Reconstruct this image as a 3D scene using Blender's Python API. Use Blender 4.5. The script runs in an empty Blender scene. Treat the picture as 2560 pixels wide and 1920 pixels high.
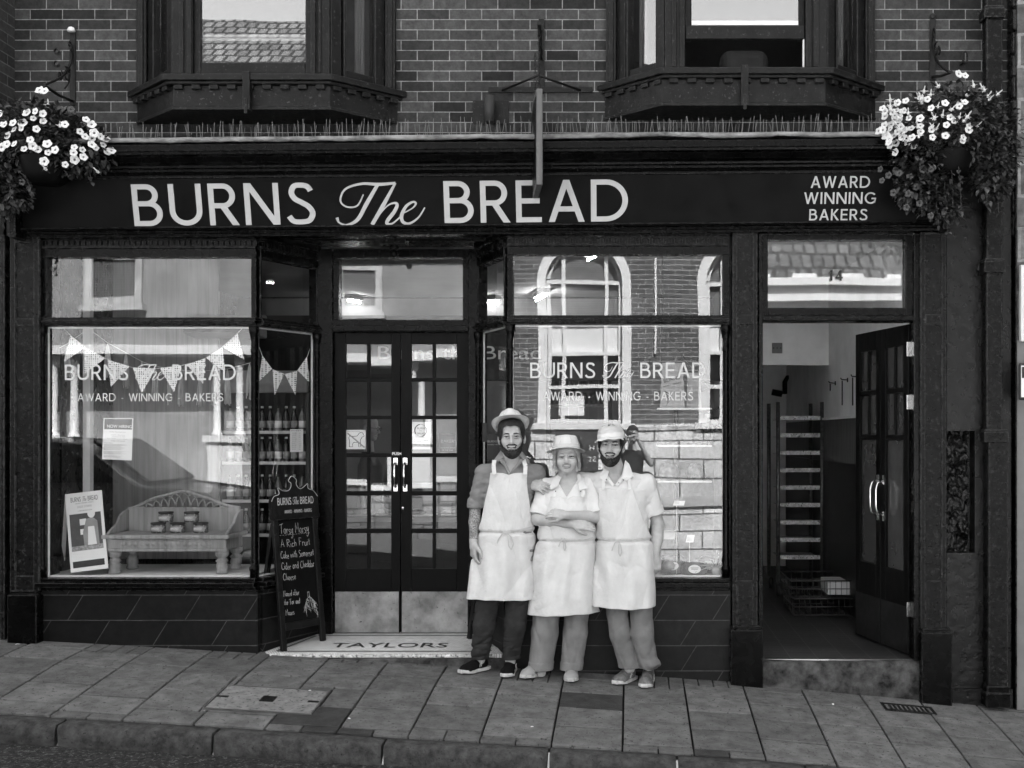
import bpy, bmesh, math, random
import numpy as np
from mathutils import Vector, Matrix, Euler
rad = math.radians
SC = bpy.context.scene
COL = SC.collection

# ------------------------------------------------------------------ camera, world, sun, exposure
CAM_D, CAM_Z = 8.5, 1.82          # metres from the shop front, lens height
FPX, PX0, PY0 = 2847.0, 1577.0, 1086.0   # focal length / foot of the lens axis, in photo pixels (2560 wide)
cam = bpy.data.cameras.new("camera")
cam.sensor_fit = 'HORIZONTAL'; cam.sensor_width = 36.0
cam.lens = FPX / 2560 * 36.0
cam.shift_x = -(PX0 - 1280) / 2560
cam.shift_y = (PY0 - 960) / 2560
cam.clip_start = 0.05; cam.clip_end = 500
camo = bpy.data.objects.new("camera", cam); COL.objects.link(camo)
camo.location = (0, -CAM_D, CAM_Z); camo.rotation_euler = (rad(90), 0, 0)
SC.camera = camo
SC.view_settings.view_transform = 'Standard'; SC.view_settings.look = 'None'
SC.view_settings.gamma = 1.0; SC.view_settings.exposure = 3.2
SUN_EL, SUN_AZ = 47.0, 14.0       # behind the shop, a little to one side
w = bpy.data.worlds.new("World"); SC.world = w; w.use_nodes = True
nt = w.node_tree; nt.nodes.clear()
sky = nt.nodes.new('ShaderNodeTexSky'); sky.sky_type = 'NISHITA'; sky.sun_disc = False
sky.sun_elevation = rad(SUN_EL); sky.sun_rotation = rad(SUN_AZ)
bw = nt.nodes.new('ShaderNodeRGBToBW')          # black and white film
bg = nt.nodes.new('ShaderNodeBackground'); bg.inputs[1].default_value = 0.15
out = nt.nodes.new('ShaderNodeOutputWorld')
nt.links.new(sky.outputs[0], bw.inputs[0]); nt.links.new(bw.outputs[0], bg.inputs[0]); nt.links.new(bg.outputs[0], out.inputs[0])
sun = bpy.data.lights.new("sun", 'SUN'); sun.energy = 3.6; sun.angle = rad(0.5); sun.color = (1, 1, 1)
suno = bpy.data.objects.new("sun", sun); COL.objects.link(suno)
# the sun stands over +Y (behind the shop), so light travels towards -Y
_d = Vector((math.sin(rad(SUN_AZ)) * math.cos(rad(SUN_EL)), math.cos(rad(SUN_AZ)) * math.cos(rad(SUN_EL)), math.sin(rad(SUN_EL))))
suno.rotation_euler = _d.to_track_quat('Z', 'Y').to_euler(); suno.location = _d * 60
try:
    SC.cycles.max_bounces = 8; SC.cycles.transparent_max_bounces = 12
    SC.cycles.use_denoising = True; SC.cycles.caustics_reflective = False; SC.cycles.caustics_refractive = False
    SC.cycles.sample_clamp_indirect = 6
except Exception: pass

# ------------------------------------------------------------------ measuring helpers
def S(Y): return FPX / (CAM_D + Y)
def X(px, Y=0.0): return (px - PX0) / S(Y)
def Z(py, Y=0.0): return CAM_Z - (py - PY0) / S(Y)
def P(px, py, Y=0.0): return Vector((X(px, Y), Y, Z(py, Y)))
def ground(x, y):
    """pavement height: falls to the right along the street and gently towards the kerb"""
    b = float(np.interp(x, (-7.2, -4.45, -2.79, -0.93, 0.737, 2.17, 5.5), (0.455, 0.295, 0.199, 0.089, -0.012, -0.150, -0.48)))
    y = min(0.0, max(y, -1.72))
    return b + 0.06 * max(y, -0.6) + 0.106 * min(0.0, y + 0.6)
def G(px, py):
    """point of the pavement seen at a pixel of the photo"""
    Y = -0.5
    for _ in range(60):
        x = X(px, Y); z = ground(x, Y)
        Y2 = FPX * (CAM_Z - z) / (py - PY0) - CAM_D
        Y = Y + 0.6 * (Y2 - Y)
    return Vector((X(px, Y), Y, ground(X(px, Y), Y)))

# ------------------------------------------------------------------ scene bookkeeping
def tag(o, label=None, cat=None, group=None, kind=None):
    if label: o['label'] = label
    if cat: o['category'] = cat
    if group: o['group'] = group
    if kind: o['kind'] = kind
    return o
def empty(name, loc=(0, 0, 0), label=None, cat=None, group=None, parent=None):
    o = bpy.data.objects.new(name, None); COL.objects.link(o); o.location = loc
    o.empty_display_size = 0.1
    if parent: o.parent = parent
    return tag(o, label, cat, group)
def link(name, me, parent=None):
    o = bpy.data.objects.new(name, me); COL.objects.link(o)
    if parent: o.parent = parent
    return o
def dup(o, loc=None, rot=None, parent=None, label=None):
    c = o.copy(); COL.objects.link(c)
    if parent is not None: c.parent = parent
    if loc is not None: c.location = loc
    if rot is not None: c.rotation_euler = rot
    if label: c['label'] = label
    for ch in list(o.children): dup(ch, parent=c)
    return c

class MB:
    """collects faces and links them as ONE mesh object"""
    def __init__(s): s.v, s.f, s.m, s.sm = [], [], [], []
    def add(s, vs, fs, mi=0, smooth=False):
        b = len(s.v); s.v += [tuple(p) for p in vs]
        for f in fs: s.f.append(tuple(i + b for i in f)); s.m.append(mi); s.sm.append(smooth)
        return s
    def box(s, x0, x1, y0, y1, z0, z1, mi=0):
        x0, x1 = sorted((x0, x1)); y0, y1 = sorted((y0, y1)); z0, z1 = sorted((z0, z1))
        v = [(x0,y0,z0),(x1,y0,z0),(x1,y1,z0),(x0,y1,z0),(x0,y0,z1),(x1,y0,z1),(x1,y1,z1),(x0,y1,z1)]
        return s.add(v, [(0,3,2,1),(4,5,6,7),(0,1,5,4),(1,2,6,5),(2,3,7,6),(3,0,4,7)], mi)
    def pbox(s, px0, px1, py0, py1, Y0, Y1, mi=0):
        """box whose front face (at Y0) covers the given photo rectangle"""
        return s.box(X(px0, Y0), X(px1, Y0), Y0, Y1, Z(py1, Y0), Z(py0, Y0), mi)
    def hexa(s, bot, top, mi=0):
        n = len(bot); v = list(bot) + list(top)
        f = [tuple(reversed(range(n))), tuple(range(n, 2 * n))] + [(i, (i + 1) % n, n + (i + 1) % n, n + i) for i in range(n)]
        return s.add(v, f, mi)
    def prism(s, poly, d, mi=0):
        """polygon of 3D points pushed along vector d"""
        d = Vector(d); return s.hexa([Vector(p) for p in poly], [Vector(p) + d for p in poly], mi)
    def xprofile(s, prof, x0, x1, mi=0, xz0=None):
        """(y,z) profile swept along X"""
        a = [(x0, y, z) for y, z in prof]; b = [(x1, y, z) for y, z in prof]
        n = len(prof); v = a + b
        f = [(i, (i + 1) % n, n + (i + 1) % n, n + i) for i in range(n)] + [tuple(reversed(range(n))), tuple(range(n, 2 * n))]
        return s.add(v, f, mi)
    def tube(s, pts, r, n=8, mi=0, cap=True, smooth=True):
        pts = [Vector(p) for p in pts]; R = r if hasattr(r, '__len__') else [r] * len(pts)
        vs, fs = [], []; up = None
        for i, p in enumerate(pts):
            t = (pts[min(i + 1, len(pts) - 1)] - pts[max(i - 1, 0)])
            t = t.normalized() if t.length > 1e-9 else Vector((0, 0, 1))
            if up is None: up = Vector((0, 0, 1)) if abs(t.z) < 0.9 else Vector((1, 0, 0))
            a = t.cross(up); a = a.normalized() if a.length > 1e-6 else t.orthogonal().normalized()
            b = a.cross(t).normalized(); up = b
            for k in range(n):
                an = 2 * math.pi * k / n
                vs.append(p + a * (math.cos(an) * R[i]) + b * (math.sin(an) * R[i]))
        for i in range(len(pts) - 1):
            for k in range(n):
                k2 = (k + 1) % n
                fs.append((i * n + k, i * n + k2, (i + 1) * n + k2, (i + 1) * n + k))
        s.add(vs, fs, mi, smooth)
        if cap:
            b0 = len(s.v) - len(vs)
            s.f.append(tuple(b0 + k for k in reversed(range(n)))); s.m.append(mi); s.sm.append(False)
            s.f.append(tuple(b0 + (len(pts) - 1) * n + k for k in range(n))); s.m.append(mi); s.sm.append(False)
        return s
    def lathe(s, prof, c=(0, 0, 0), n=24, mi=0, smooth=True, ax=None):
        """(r,z) profile turned about a vertical axis at c"""
        vs, fs = [], []
        for r, z in prof:
            for k in range(n):
                a = 2 * math.pi * k / n
                vs.append((c[0] + r * math.cos(a), c[1] + r * math.sin(a), c[2] + z))
        for i in range(len(prof) - 1):
            for k in range(n):
                k2 = (k + 1) % n; fs.append((i * n + k, i * n + k2, (i + 1) * n + k2, (i + 1) * n + k))
        s.add(vs, fs, mi, smooth)
        b0 = len(s.v) - len(vs)
        for i, rev in ((0, True), (len(prof) - 1, False)):
            if prof[i][0] > 1e-5:
                ids = [b0 + i * n + k for k in range(n)]
                s.f.append(tuple(reversed(ids) if rev else ids)); s.m.append(mi); s.sm.append(False)
        return s
    def xf(s, M, start=0):
        for i in range(start, len(s.v)): s.v[i] = tuple(M @ Vector(s.v[i]))
        return s
    def build(s, name, mats, parent=None, bevel=0.0, seg=1, shear=False, origin=None):
        if not isinstance(mats, (list, tuple)): mats = [mats]
        vs = s.v
        if shear:
            vs = [(x, y, z + (0.0105 if x < .25 else .003) * (x - .25)) for x, y, z in vs]   # the old beam sags to the left
        me = bpy.data.meshes.new(name)
        if origin is not None: vs = [(x - origin[0], y - origin[1], z - origin[2]) for x, y, z in vs]
        me.from_pydata(vs, [], s.f)
        for m in mats: me.materials.append(m)
        me.polygons.foreach_set('material_index', s.m); me.polygons.foreach_set('use_smooth', s.sm)
        me.update()
        o = link(name, me, parent)
        if origin is not None: o.location = origin
        if bevel:
            b = o.modifiers.new('bevel', 'BEVEL'); b.width = bevel; b.segments = seg; b.limit_method = 'ANGLE'; b.angle_limit = rad(40)
            b.harden_normals = False
        return o

# ------------------------------------------------------------------ materials (all greys: the photograph is black and white)
def g3(v): return (v, v, v, 1)
def _new(name):
    m = bpy.data.materials.new(name); m.use_nodes = True
    nt = m.node_tree; b = nt.nodes['Principled BSDF']; return m, nt, b
def N(nt, t, **kw):
    n = nt.nodes.new(t)
    for k, v in kw.items():
        if k.startswith('_'): setattr(n, k[1:], v)
        else: n.inputs[k.replace('__', ' ')].default_value = v
    return n
def ramp(nt, stops):
    r = nt.nodes.new('ShaderNodeValToRGB'); e = r.color_ramp.elements
    while len(e) < len(stops): e.new(0.5)
    for i, (p, v) in enumerate(stops): e[i].position = p; e[i].color = g3(v)
    return r
def mat(name, base, rough=0.6, var=0.25, vscale=6.0, bump=0.0, bscale=60.0, spec=0.5, metal=0.0, chips=0.0, chipv=0.12,
        stretch=(1, 1, 1), rvar=0.15, sheen=0.0, edge=0.0, edgev=0.07):
    """grey material: large-scale tone variation, fine grain, optional chips in the paint and bump"""
    m, nt, b = _new(name); L = nt.links
    tc = N(nt, 'ShaderNodeTexCoord'); mp = N(nt, 'ShaderNodeMapping', Scale=stretch)
    L.new(tc.outputs['Object'], mp.inputs[0])
    n1 = N(nt, 'ShaderNodeTexNoise', Scale=vscale, Detail=6.0, Roughness=0.62)
    L.new(mp.outputs[0], n1.inputs['Vector'])
    r1 = ramp(nt, [(0.34, base * (1 - var)), (0.66, base * (1 + var))]); L.new(n1.outputs[0], r1.inputs[0])
    col = r1.outputs[0]
    if chips:
        n2 = N(nt, 'ShaderNodeTexNoise', Scale=38.0, Detail=8.0, Roughness=0.75)
        L.new(mp.outputs[0], n2.inputs['Vector'])
        r2 = ramp(nt, [(0.655 - chips * 0.25, 0.0), (0.685 - chips * 0.25, 1.0)]); L.new(n2.outputs[0], r2.inputs[0])
        mx = N(nt, 'ShaderNodeMixRGB'); mx.inputs[2].default_value = g3(chipv)
        L.new(r2.outputs[0], mx.inputs[0]); L.new(col, mx.inputs[1]); col = mx.outputs[0]
    if edge:                                                        # paint rubbed thin along the arrises, paler still as painted-in moulding highlights
        bv = N(nt, 'ShaderNodeBevel', Radius=edge); bv.samples = 4; ge = N(nt, 'ShaderNodeNewGeometry'); dt = N(nt, 'ShaderNodeVectorMath', _operation='DOT_PRODUCT')
        L.new(bv.outputs[0], dt.inputs[0]); L.new(ge.outputs['Normal'], dt.inputs[1]); n5 = N(nt, 'ShaderNodeTexNoise', Scale=24.0, Detail=6.0, Roughness=0.7); L.new(mp.outputs[0], n5.inputs['Vector'])
        mr = N(nt, 'ShaderNodeMapRange'); mr.inputs[1].default_value = .995; mr.inputs[2].default_value = .90; L.new(dt.outputs['Value'], mr.inputs[0]); r5 = ramp(nt, [(.38, .05), (.62, 1.0)]); L.new(n5.outputs[0], r5.inputs[0])
        ml = N(nt, 'ShaderNodeMath', _operation='MULTIPLY'); L.new(mr.outputs[0], ml.inputs[0]); L.new(r5.outputs[0], ml.inputs[1]); mx = N(nt, 'ShaderNodeMixRGB'); mx.inputs[2].default_value = g3(edgev)
        L.new(ml.outputs[0], mx.inputs[0]); L.new(col, mx.inputs[1]); col = mx.outputs[0]
    L.new(col, b.inputs['Base Color'])
    rr = N(nt, 'ShaderNodeMapRange'); rr.inputs[3].default_value = max(0.03, rough - rvar); rr.inputs[4].default_value = min(1, rough + rvar)
    n3 = N(nt, 'ShaderNodeTexNoise', Scale=vscale * 3.1, Detail=4.0); L.new(mp.outputs[0], n3.inputs['Vector'])
    L.new(n3.outputs[0], rr.inputs[0]); L.new(rr.outputs[0], b.inputs['Roughness'])
    b.inputs['Specular IOR Level'].default_value = spec; b.inputs['Metallic'].default_value = metal
    if sheen: b.inputs['Sheen Weight'].default_value = sheen
    if bump:
        n4 = N(nt, 'ShaderNodeTexNoise', Scale=bscale, Detail=6.0, Roughness=0.65); L.new(mp.outputs[0], n4.inputs['Vector'])
        bp = N(nt, 'ShaderNodeBump', Strength=bump, Distance=0.01); L.new(n4.outputs[0], bp.inputs['Height']); L.new(bp.outputs[0], b.inputs['Normal'])
    return m
def mat_brick(name, c1, c2, mortar, bw_, bh, mw, axes='XZ', bump=0.6, shear=0.0, rough=0.85, off=(0, 0), offset=0.5, squash=1.0, sqf=2, nscale=30.0, dark=0.35):
    m, nt, b = _new(name); L = nt.links
    tc = N(nt, 'ShaderNodeTexCoord'); sp = N(nt, 'ShaderNodeSeparateXYZ'); L.new(tc.outputs['Object'], sp.inputs[0])
    cb = N(nt, 'ShaderNodeCombineXYZ')
    u = N(nt, 'ShaderNodeMath', _operation='MULTIPLY_ADD'); L.new(sp.outputs['XYZ'.index(axes[1])], u.inputs[0]); u.inputs[1].default_value = -shear
    L.new(sp.outputs['XYZ'.index(axes[0])], u.inputs[2])
    ua = N(nt, 'ShaderNodeMath', _operation='ADD'); L.new(u.outputs[0], ua.inputs[0]); ua.inputs[1].default_value = off[0]
    va = N(nt, 'ShaderNodeMath', _operation='ADD'); L.new(sp.outputs['XYZ'.index(axes[1])], va.inputs[0]); va.inputs[1].default_value = off[1]
    # slightly wandering joints
    nw = N(nt, 'ShaderNodeTexNoise', Scale=9.0, Detail=3.0); L.new(tc.outputs['Object'], nw.inputs['Vector'])
    wv = N(nt, 'ShaderNodeMath', _operation='MULTIPLY_ADD'); L.new(nw.outputs[0], wv.inputs[0]); wv.inputs[1].default_value = mw * 0.9; L.new(va.outputs[0], wv.inputs[2])
    L.new(ua.outputs[0], cb.inputs[0]); L.new(wv.outputs[0], cb.inputs[1])
    br = N(nt, 'ShaderNodeTexBrick', Scale=1.0); br.offset = offset; br.squash = squash; br.squash_frequency = sqf
    br.inputs['Color1'].default_value = g3(c1); br.inputs['Color2'].default_value = g3(c2); br.inputs['Mortar'].default_value = g3(mortar)
    br.inputs['Mortar Size'].default_value = mw; br.inputs['Mortar Smooth'].default_value = 0.25; br.inputs['Bias'].default_value = 0.0
    br.inputs['Brick Width'].default_value = bw_; br.inputs['Row Height'].default_value = bh
    L.new(cb.outputs[0], br.inputs['Vector'])
    n1 = N(nt, 'ShaderNodeTexNoise', Scale=nscale, Detail=7.0, Roughness=0.7); L.new(tc.outputs['Object'], n1.inputs['Vector'])
    r1 = ramp(nt, [(0.3, 1 - dark), (0.72, 1 + dark)]); L.new(n1.outputs[0], r1.inputs[0])
    n2 = N(nt, 'ShaderNodeTexNoise', Scale=1.3, Detail=5.0, Roughness=0.6); L.new(tc.outputs['Object'], n2.inputs['Vector'])
    r2 = ramp(nt, [(0.3, 0.7), (0.7, 1.25)]); L.new(n2.outputs[0], r2.inputs[0])
    m1 = N(nt, 'ShaderNodeMixRGB', Fac=1.0); m1.blend_type = 'MULTIPLY'; L.new(br.outputs[0], m1.inputs[1]); L.new(r1.outputs[0], m1.inputs[2])
    m2 = N(nt, 'ShaderNodeMixRGB', Fac=1.0); m2.blend_type = 'MULTIPLY'; L.new(m1.outputs[0], m2.inputs[1]); L.new(r2.outputs[0], m2.inputs[2])
    L.new(m2.outputs[0], b.inputs['Base Color']); b.inputs['Roughness'].default_value = rough; b.inputs['Specular IOR Level'].default_value = .18
    inv = N(nt, 'ShaderNodeMath', _operation='MULTIPLY_ADD'); L.new(br.outputs['Fac'], inv.inputs[0]); inv.inputs[1].default_value = -1.0
    mm = N(nt, 'ShaderNodeMath', _operation='MULTIPLY'); L.new(n1.outputs[0], mm.inputs[0]); mm.inputs[1].default_value = 0.5; L.new(mm.outputs[0], inv.inputs[2])
    bp = N(nt, 'ShaderNodeBump', Strength=bump, Distance=0.006); L.new(inv.outputs[0], bp.inputs['Height']); L.new(bp.outputs[0], b.inputs['Normal'])
    return m
def mat_glass(name, ior=1.75, tint=0.93, rough=0.0, wob=0.0, wscale=1.2):
    """window glass: clear from both sides, Fresnel reflection; old panes are slightly wavy"""
    m = bpy.data.materials.new(name); m.use_nodes = True; nt = m.node_tree; nt.nodes.clear(); L = nt.links
    o = N(nt, 'ShaderNodeOutputMaterial'); mx = N(nt, 'ShaderNodeMixShader'); t = N(nt, 'ShaderNodeBsdfTransparent'); t.inputs[0].default_value = g3(tint)
    gl = N(nt, 'ShaderNodeBsdfGlossy', Roughness=rough); f0 = ((ior - 1) / (ior + 1)) ** 2
    ge = N(nt, 'ShaderNodeNewGeometry'); dt = N(nt, 'ShaderNodeVectorMath', _operation='DOT_PRODUCT'); L.new(ge.outputs['Incoming'], dt.inputs[0]); L.new(ge.outputs['Normal'], dt.inputs[1])
    ab = N(nt, 'ShaderNodeMath', _operation='ABSOLUTE'); L.new(dt.outputs['Value'], ab.inputs[0]); om = N(nt, 'ShaderNodeMath', _operation='SUBTRACT'); om.inputs[0].default_value = 1; L.new(ab.outputs[0], om.inputs[1])
    pw = N(nt, 'ShaderNodeMath', _operation='POWER'); L.new(om.outputs[0], pw.inputs[0]); pw.inputs[1].default_value = 5
    fr = N(nt, 'ShaderNodeMath', _operation='MULTIPLY_ADD'); L.new(pw.outputs[0], fr.inputs[0]); fr.inputs[1].default_value = 1 - f0; fr.inputs[2].default_value = f0   # Schlick, the same from both sides
    if wob:
        tc = N(nt, 'ShaderNodeTexCoord'); n1 = N(nt, 'ShaderNodeTexNoise', Scale=wscale, Detail=1.0); L.new(tc.outputs['Object'], n1.inputs['Vector'])
        bp = N(nt, 'ShaderNodeBump', Strength=1.0, Distance=wob); L.new(n1.outputs[0], bp.inputs['Height']); L.new(bp.outputs[0], gl.inputs['Normal'])
    L.new(fr.outputs[0], mx.inputs[0]); L.new(t.outputs[0], mx.inputs[1]); L.new(gl.outputs[0], mx.inputs[2]); L.new(mx.outputs[0], o.inputs[0])
    return m
def mat_emit(name, v, s):
    m, nt, b = _new(name); b.inputs['Base Color'].default_value = g3(v); b.inputs['Emission Color'].default_value = g3(1); b.inputs['Emission Strength'].default_value = s
    return m
def mat_dots(name, base, d1, d2, scale):
    """paper printed with rows of round dots of several greys"""
    m, nt, b = _new(name); L = nt.links
    tc = N(nt, 'ShaderNodeTexCoord'); sp = N(nt, 'ShaderNodeSeparateXYZ'); L.new(tc.outputs['Object'], sp.inputs[0])
    cb = N(nt, 'ShaderNodeCombineXYZ'); L.new(sp.outputs[0], cb.inputs[0]); L.new(sp.outputs[2], cb.inputs[1])
    v = N(nt, 'ShaderNodeTexVoronoi', Scale=scale, Randomness=0.0); v.voronoi_dimensions = '2D'; L.new(cb.outputs[0], v.inputs['Vector'])
    lt = N(nt, 'ShaderNodeMath', _operation='LESS_THAN'); lt.inputs[1].default_value = 0.33; L.new(v.outputs['Distance'], lt.inputs[0])
    r = ramp(nt, [(0.2, d1), (0.8, d2)]); L.new(v.outputs['Color'], r.inputs[0])
    mx = N(nt, 'ShaderNodeMixRGB'); mx.inputs[1].default_value = g3(base); L.new(lt.outputs[0], mx.inputs[0]); L.new(r.outputs[0], mx.inputs[2]); L.new(mx.outputs[0], b.inputs['Base Color'])
    b.inputs['Roughness'].default_value = 0.8
    return m

M = {}
M['paint'] = mat('black gloss paint', 0.0022, 0.26, 0.5, 5.0, 0.12, 70, 0.10, chips=0.10, chipv=0.02, edge=.007, edgev=.075)
M['paintworn'] = mat('worn black paint', 0.0028, 0.30, 0.6, 9.0, 0.6, 40, 0.14, chips=0.34, chipv=0.03, edge=.010, edgev=.10)
M['paintbay'] = mat('dark grey bay paint', 0.0085, 0.42, 0.4, 7.0, 0.3, 50, 0.16, chips=0.24, chipv=0.06, edge=.008, edgev=.05)
M['fascia'] = mat('dark fascia board', 0.0042, 0.5, 0.35, 3.0, 0.10, 40, 0.06, chips=.05, chipv=.02)
M['door'] = mat('dark door paint', 0.0042, 0.45, 0.3, 6.0, 0.14, 60, 0.08, stretch=(1, 1, 0.3), edge=.004, edgev=.03)
M['enamel'] = mat('white enamel lettering', .5, .5); M['letter'] = mat('cream vinyl lettering', 0.45, 0.5, 0.04, 4.0)
M['vinyl'] = mat('white vinyl on glass', 0.55, 0.6, 0.04, 4.0)
M['lead'] = mat('weathered lead', 0.16, 0.6, 0.65, 14.0, 0.6, 30, 0.4, stretch=(0.5, 1, 1))
M['brick'] = mat_brick('dark red brick wall', 0.016, 0.064, 0.22, 0.2435, 0.0776, 0.0038, bump=1.0, off=(0.03, 0.012), dark=0.42, nscale=26.)
M['brickp'] = mat_brick('dark brick pier', 0.028, 0.055, 0.10, 0.2435, 0.0776, 0.005, bump=0.8, axes='YZ')
M['tile'] = mat_brick('slate stall riser tiles', 0.0050, 0.0095, 0.055, 0.436, 0.188, 0.0036, bump=0.35, shear=0.62, rough=0.42, off=(0.1, 0.125), offset=0.28, nscale=16.0, dark=0.55)
M['tiley'] = mat_brick('slate return tiles', 0.0050, 0.0095, 0.055, 0.436, 0.188, 0.0036, bump=0.35, shear=0.62, rough=0.42, off=(0.1, 0.125), axes='YZ', nscale=16.0, dark=0.55)
M['render'] = mat('black painted render', 0.0035, 0.30, 0.7, 5.0, 1.0, 12, 0.22, chips=0.1, chipv=0.05)
M['rubble'] = mat('painted rubble stone', 0.007, 0.28, 0.8, 10.0, 1.0, 18, 0.3, chips=0.2, chipv=0.06)
M['iron'] = mat('black iron', 0.007, 0.45, 0.4, 20.0, 0.3, 80, 0.25)
M['steel'] = mat('brushed steel plate', 0.24, 0.42, 0.45, 5.0, 0.15, 90, 0.4, metal=0.8, rvar=0.2, chips=0.16, chipv=0.05)
M['chrome'] = mat('polished handle', 0.75, 0.12, 0.1, 5.0, metal=1.0, rvar=0.05)
M['glass'] = mat_glass('shop glass', 2.0, 0.95, wob=0.0018, wscale=1.0)
M['glassold'] = mat_glass('old sash glass', 2.2, 0.85, wob=0.0009, wscale=1.5)
M['white'] = mat('white paint', 0.72, 0.5, 0.08, 4.0, 0.1, 40)
M['paper'] = mat('white paper', 0.78, 0.7, 0.03, 5.0)
M['ink'] = mat('black ink', 0.02, 0.7, 0.1)
M['inkgrey'] = mat('grey print', 0.28, 0.7, 0.2)
M['slab0'] = mat('paving slab light', .140, 0.82, 0.30, 9.0, 0.9, 110, 0.2, chips=0.30, chipv=0.04)
M['slab1'] = mat('paving slab mid', .122, 0.82, 0.30, 9.0, 0.9, 110, 0.2, chips=0.30, chipv=0.04)
M['slab2'] = mat('paving slab dull', .104, 0.82, 0.30, 9.0, 0.9, 110, 0.2, chips=0.30, chipv=0.04)
M['slab3'] = mat('dark patch slab', 0.034, 0.8, 0.3, 9.0, 0.6, 160, 0.3)
M['joint'] = mat('joint grit', 0.006, 0.95, 0.5, 30.0, 0.8, 120, 0.2)
M['kerb'] = mat('worn kerb stone', 0.046, 0.8, 0.5, 16.0, 1.0, 40, 0.2, chips=0.26, chipv=0.02)
M['road'] = mat('asphalt', 0.022, 0.85, 0.7, 25.0, 1.0, 110, 0.2, chips=0.40, chipv=0.11)
M['stonestep'] = mat('worn stone step', 0.05, 0.8, 0.9, 9.0, 1.0, 26, 0.3)
M['mortarw'] = mat('pale mortar fillet', 0.2, 0.9, 0.4, 20.0, 0.8, 60)
# ------------------------------------------------------------------ ground
rng = random.Random(5)
def plate(mb, x0, x1, y0, y1, lift, mi=0, th=0.05, jit=0.0):
    c = [(x0, y0), (x1, y0), (x1, y1), (x0, y1)]
    j = [rng.uniform(-jit, jit) for _ in c]
    top = [(x, y, ground(x, y) + lift + q) for (x, y), q in zip(c, j)]
    bot = [(x, y, ground(x, y) - th) for x, y in c]
    mb.hexa(bot, top, mi)
base = MB(); gx = np.linspace(-7, 5.5, 60); gy = (-1.60, -.6, .0, .3)
base.add([(x, y, ground(x, y) - .022) for y in gy for x in gx], [(j * 60 + i, j * 60 + i + 1, j * 60 + 61 + i, j * 60 + 60 + i) for j in range(3) for i in range(59)])
tag(base.build('pavement_bed', M['joint']), kind='structure')
pav = MB(); PW = 0.437
man_c = [G(860/1.728, 1550+378/1.728), G(1000/1.728, 1550+275/1.728), G(1445/1.728, 1550+315/1.728), G(1325/1.728, 1550+415/1.728)]
mx0, mx1 = min(p.x for p in man_c) + .03, max(p.x for p in man_c) - .03
mx0 = (man_c[0].x + man_c[1].x) / 2; mx1 = (man_c[2].x + man_c[3].x) / 2
my0 = (man_c[0].y + man_c[3].y) / 2; my1 = (man_c[1].y + man_c[2].y) / 2
dk = [(G(839, 1773).x, G(839, 1773).y), (G(1478, 1766).x, G(1478, 1766).y)]
gr_c = G(1280 + 1712/1.728, 1550 + 383/1.728)
for k in range(-16, 13):
    x0 = -0.05 + PW * k; x1 = x0 + PW
    y = -1.555; first = True
    lens = []
    cut = rng.choice([0.09, 0.16, 0.0, 0.0, 0.22])
    if cut: lens.append(cut)
    while y + sum(lens) < 0.06: lens.append(rng.choice([0.30, 0.335, 0.335, 0.36, 0.42]))
    for i, l in enumerate(lens):
        y1 = min(y + l, 0.28)
        g = 0.0065
        mi = rng.choice([0, 0, 1, 1, 2])
        for dx, dy in dk:
            if x0 < dx < x1 and y < dy < y1: mi = 3
        if mi == 3: plate(pav, x0 + g, x1 - g, y + g, y1 - g, 0, 3, jit=.001)
        elif (l < 0.17 and i == 0) or (y1 > -0.02 and rng.random() < .5 and y1 - y < .36):      # rows of small setts fill the ends
            for q in range(4):
                if y1 - y > .17:
                    plate(pav, x0 + PW * q / 4 + .004, x0 + PW * (q + 1) / 4 - .004, y + g, y1 - g, -.001, 2, jit=.001)
                elif q < 2: plate(pav, x0 + PW * q / 2 + .004, x0 + PW * (q + 1) / 2 - .004, y + g, y1 - g, -.001, rng.choice([2, 3, 2]), jit=.001)
        elif x1 > mx0 + .03 and x0 < mx1 - .03 and y1 > my0 and y < my1:      # leave the cover's hole
            for (a, b_, c, d) in ((x0, min(x1, mx0), y, y1), (max(x0, mx1), x1, y, y1), (max(x0, mx0), min(x1, mx1), y, my0), (max(x0, mx0), min(x1, mx1), my1, y1)):
                if b_ - a > .03 and d - c > .03: plate(pav, a + g, b_ - g, c + g, d - g, 0, mi, jit=.0012)
        else:
            plate(pav, x0 + g, x1 - g, y + g * 1.9, y1 - g * 1.9, 0, mi, jit=.0022)
        y = y1
tag(pav.build('pavement', [M['slab0'], M['slab1'], M['slab2'], M['slab3']], bevel=.004), kind='structure')
# inspection cover with slab infill
ic = empty('manhole_cover', ((mx0 + mx1) / 2, (my0 + my1) / 2, ground((mx0 + mx1) / 2, (my0 + my1) / 2)), 'large pale inset access cover let into the pavement in front of the entrance', 'manhole cover')
def rel(mb, o): mb.v = [(x - o.location.x, y - o.location.y, z - o.location.z) for x, y, z in mb.v]; return mb
mb = MB(); plate(mb, mx0 + .016, mx1 - .016, my0 + .016, my1 - .016, .004, 0)
rel(mb, ic).build('slab_infill', mat('tray infill', 0.19, .8, .25, 12., .6, 150, .2, chips=.36, chipv=.05), ic, bevel=.003)
mb = MB()
for a, b_, c, d in ((mx0 + .004, mx1 - .004, my0 + .004, my0 + .013), (mx0 + .004, mx1 - .004, my1 - .013, my1 - .004), (mx0 + .004, mx0 + .013, my0 + .014, my1 - .014), (mx1 - .013, mx1 - .004, my0 + .014, my1 - .014)):
    plate(mb, a, b_, c, d, .006)
rel(mb, ic).build('tray_rim', mat('steel rim', .11, .5, .3, metal=.5), ic)
mxc, myc = (mx0 + mx1) / 2, (my0 + my1) / 2
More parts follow.
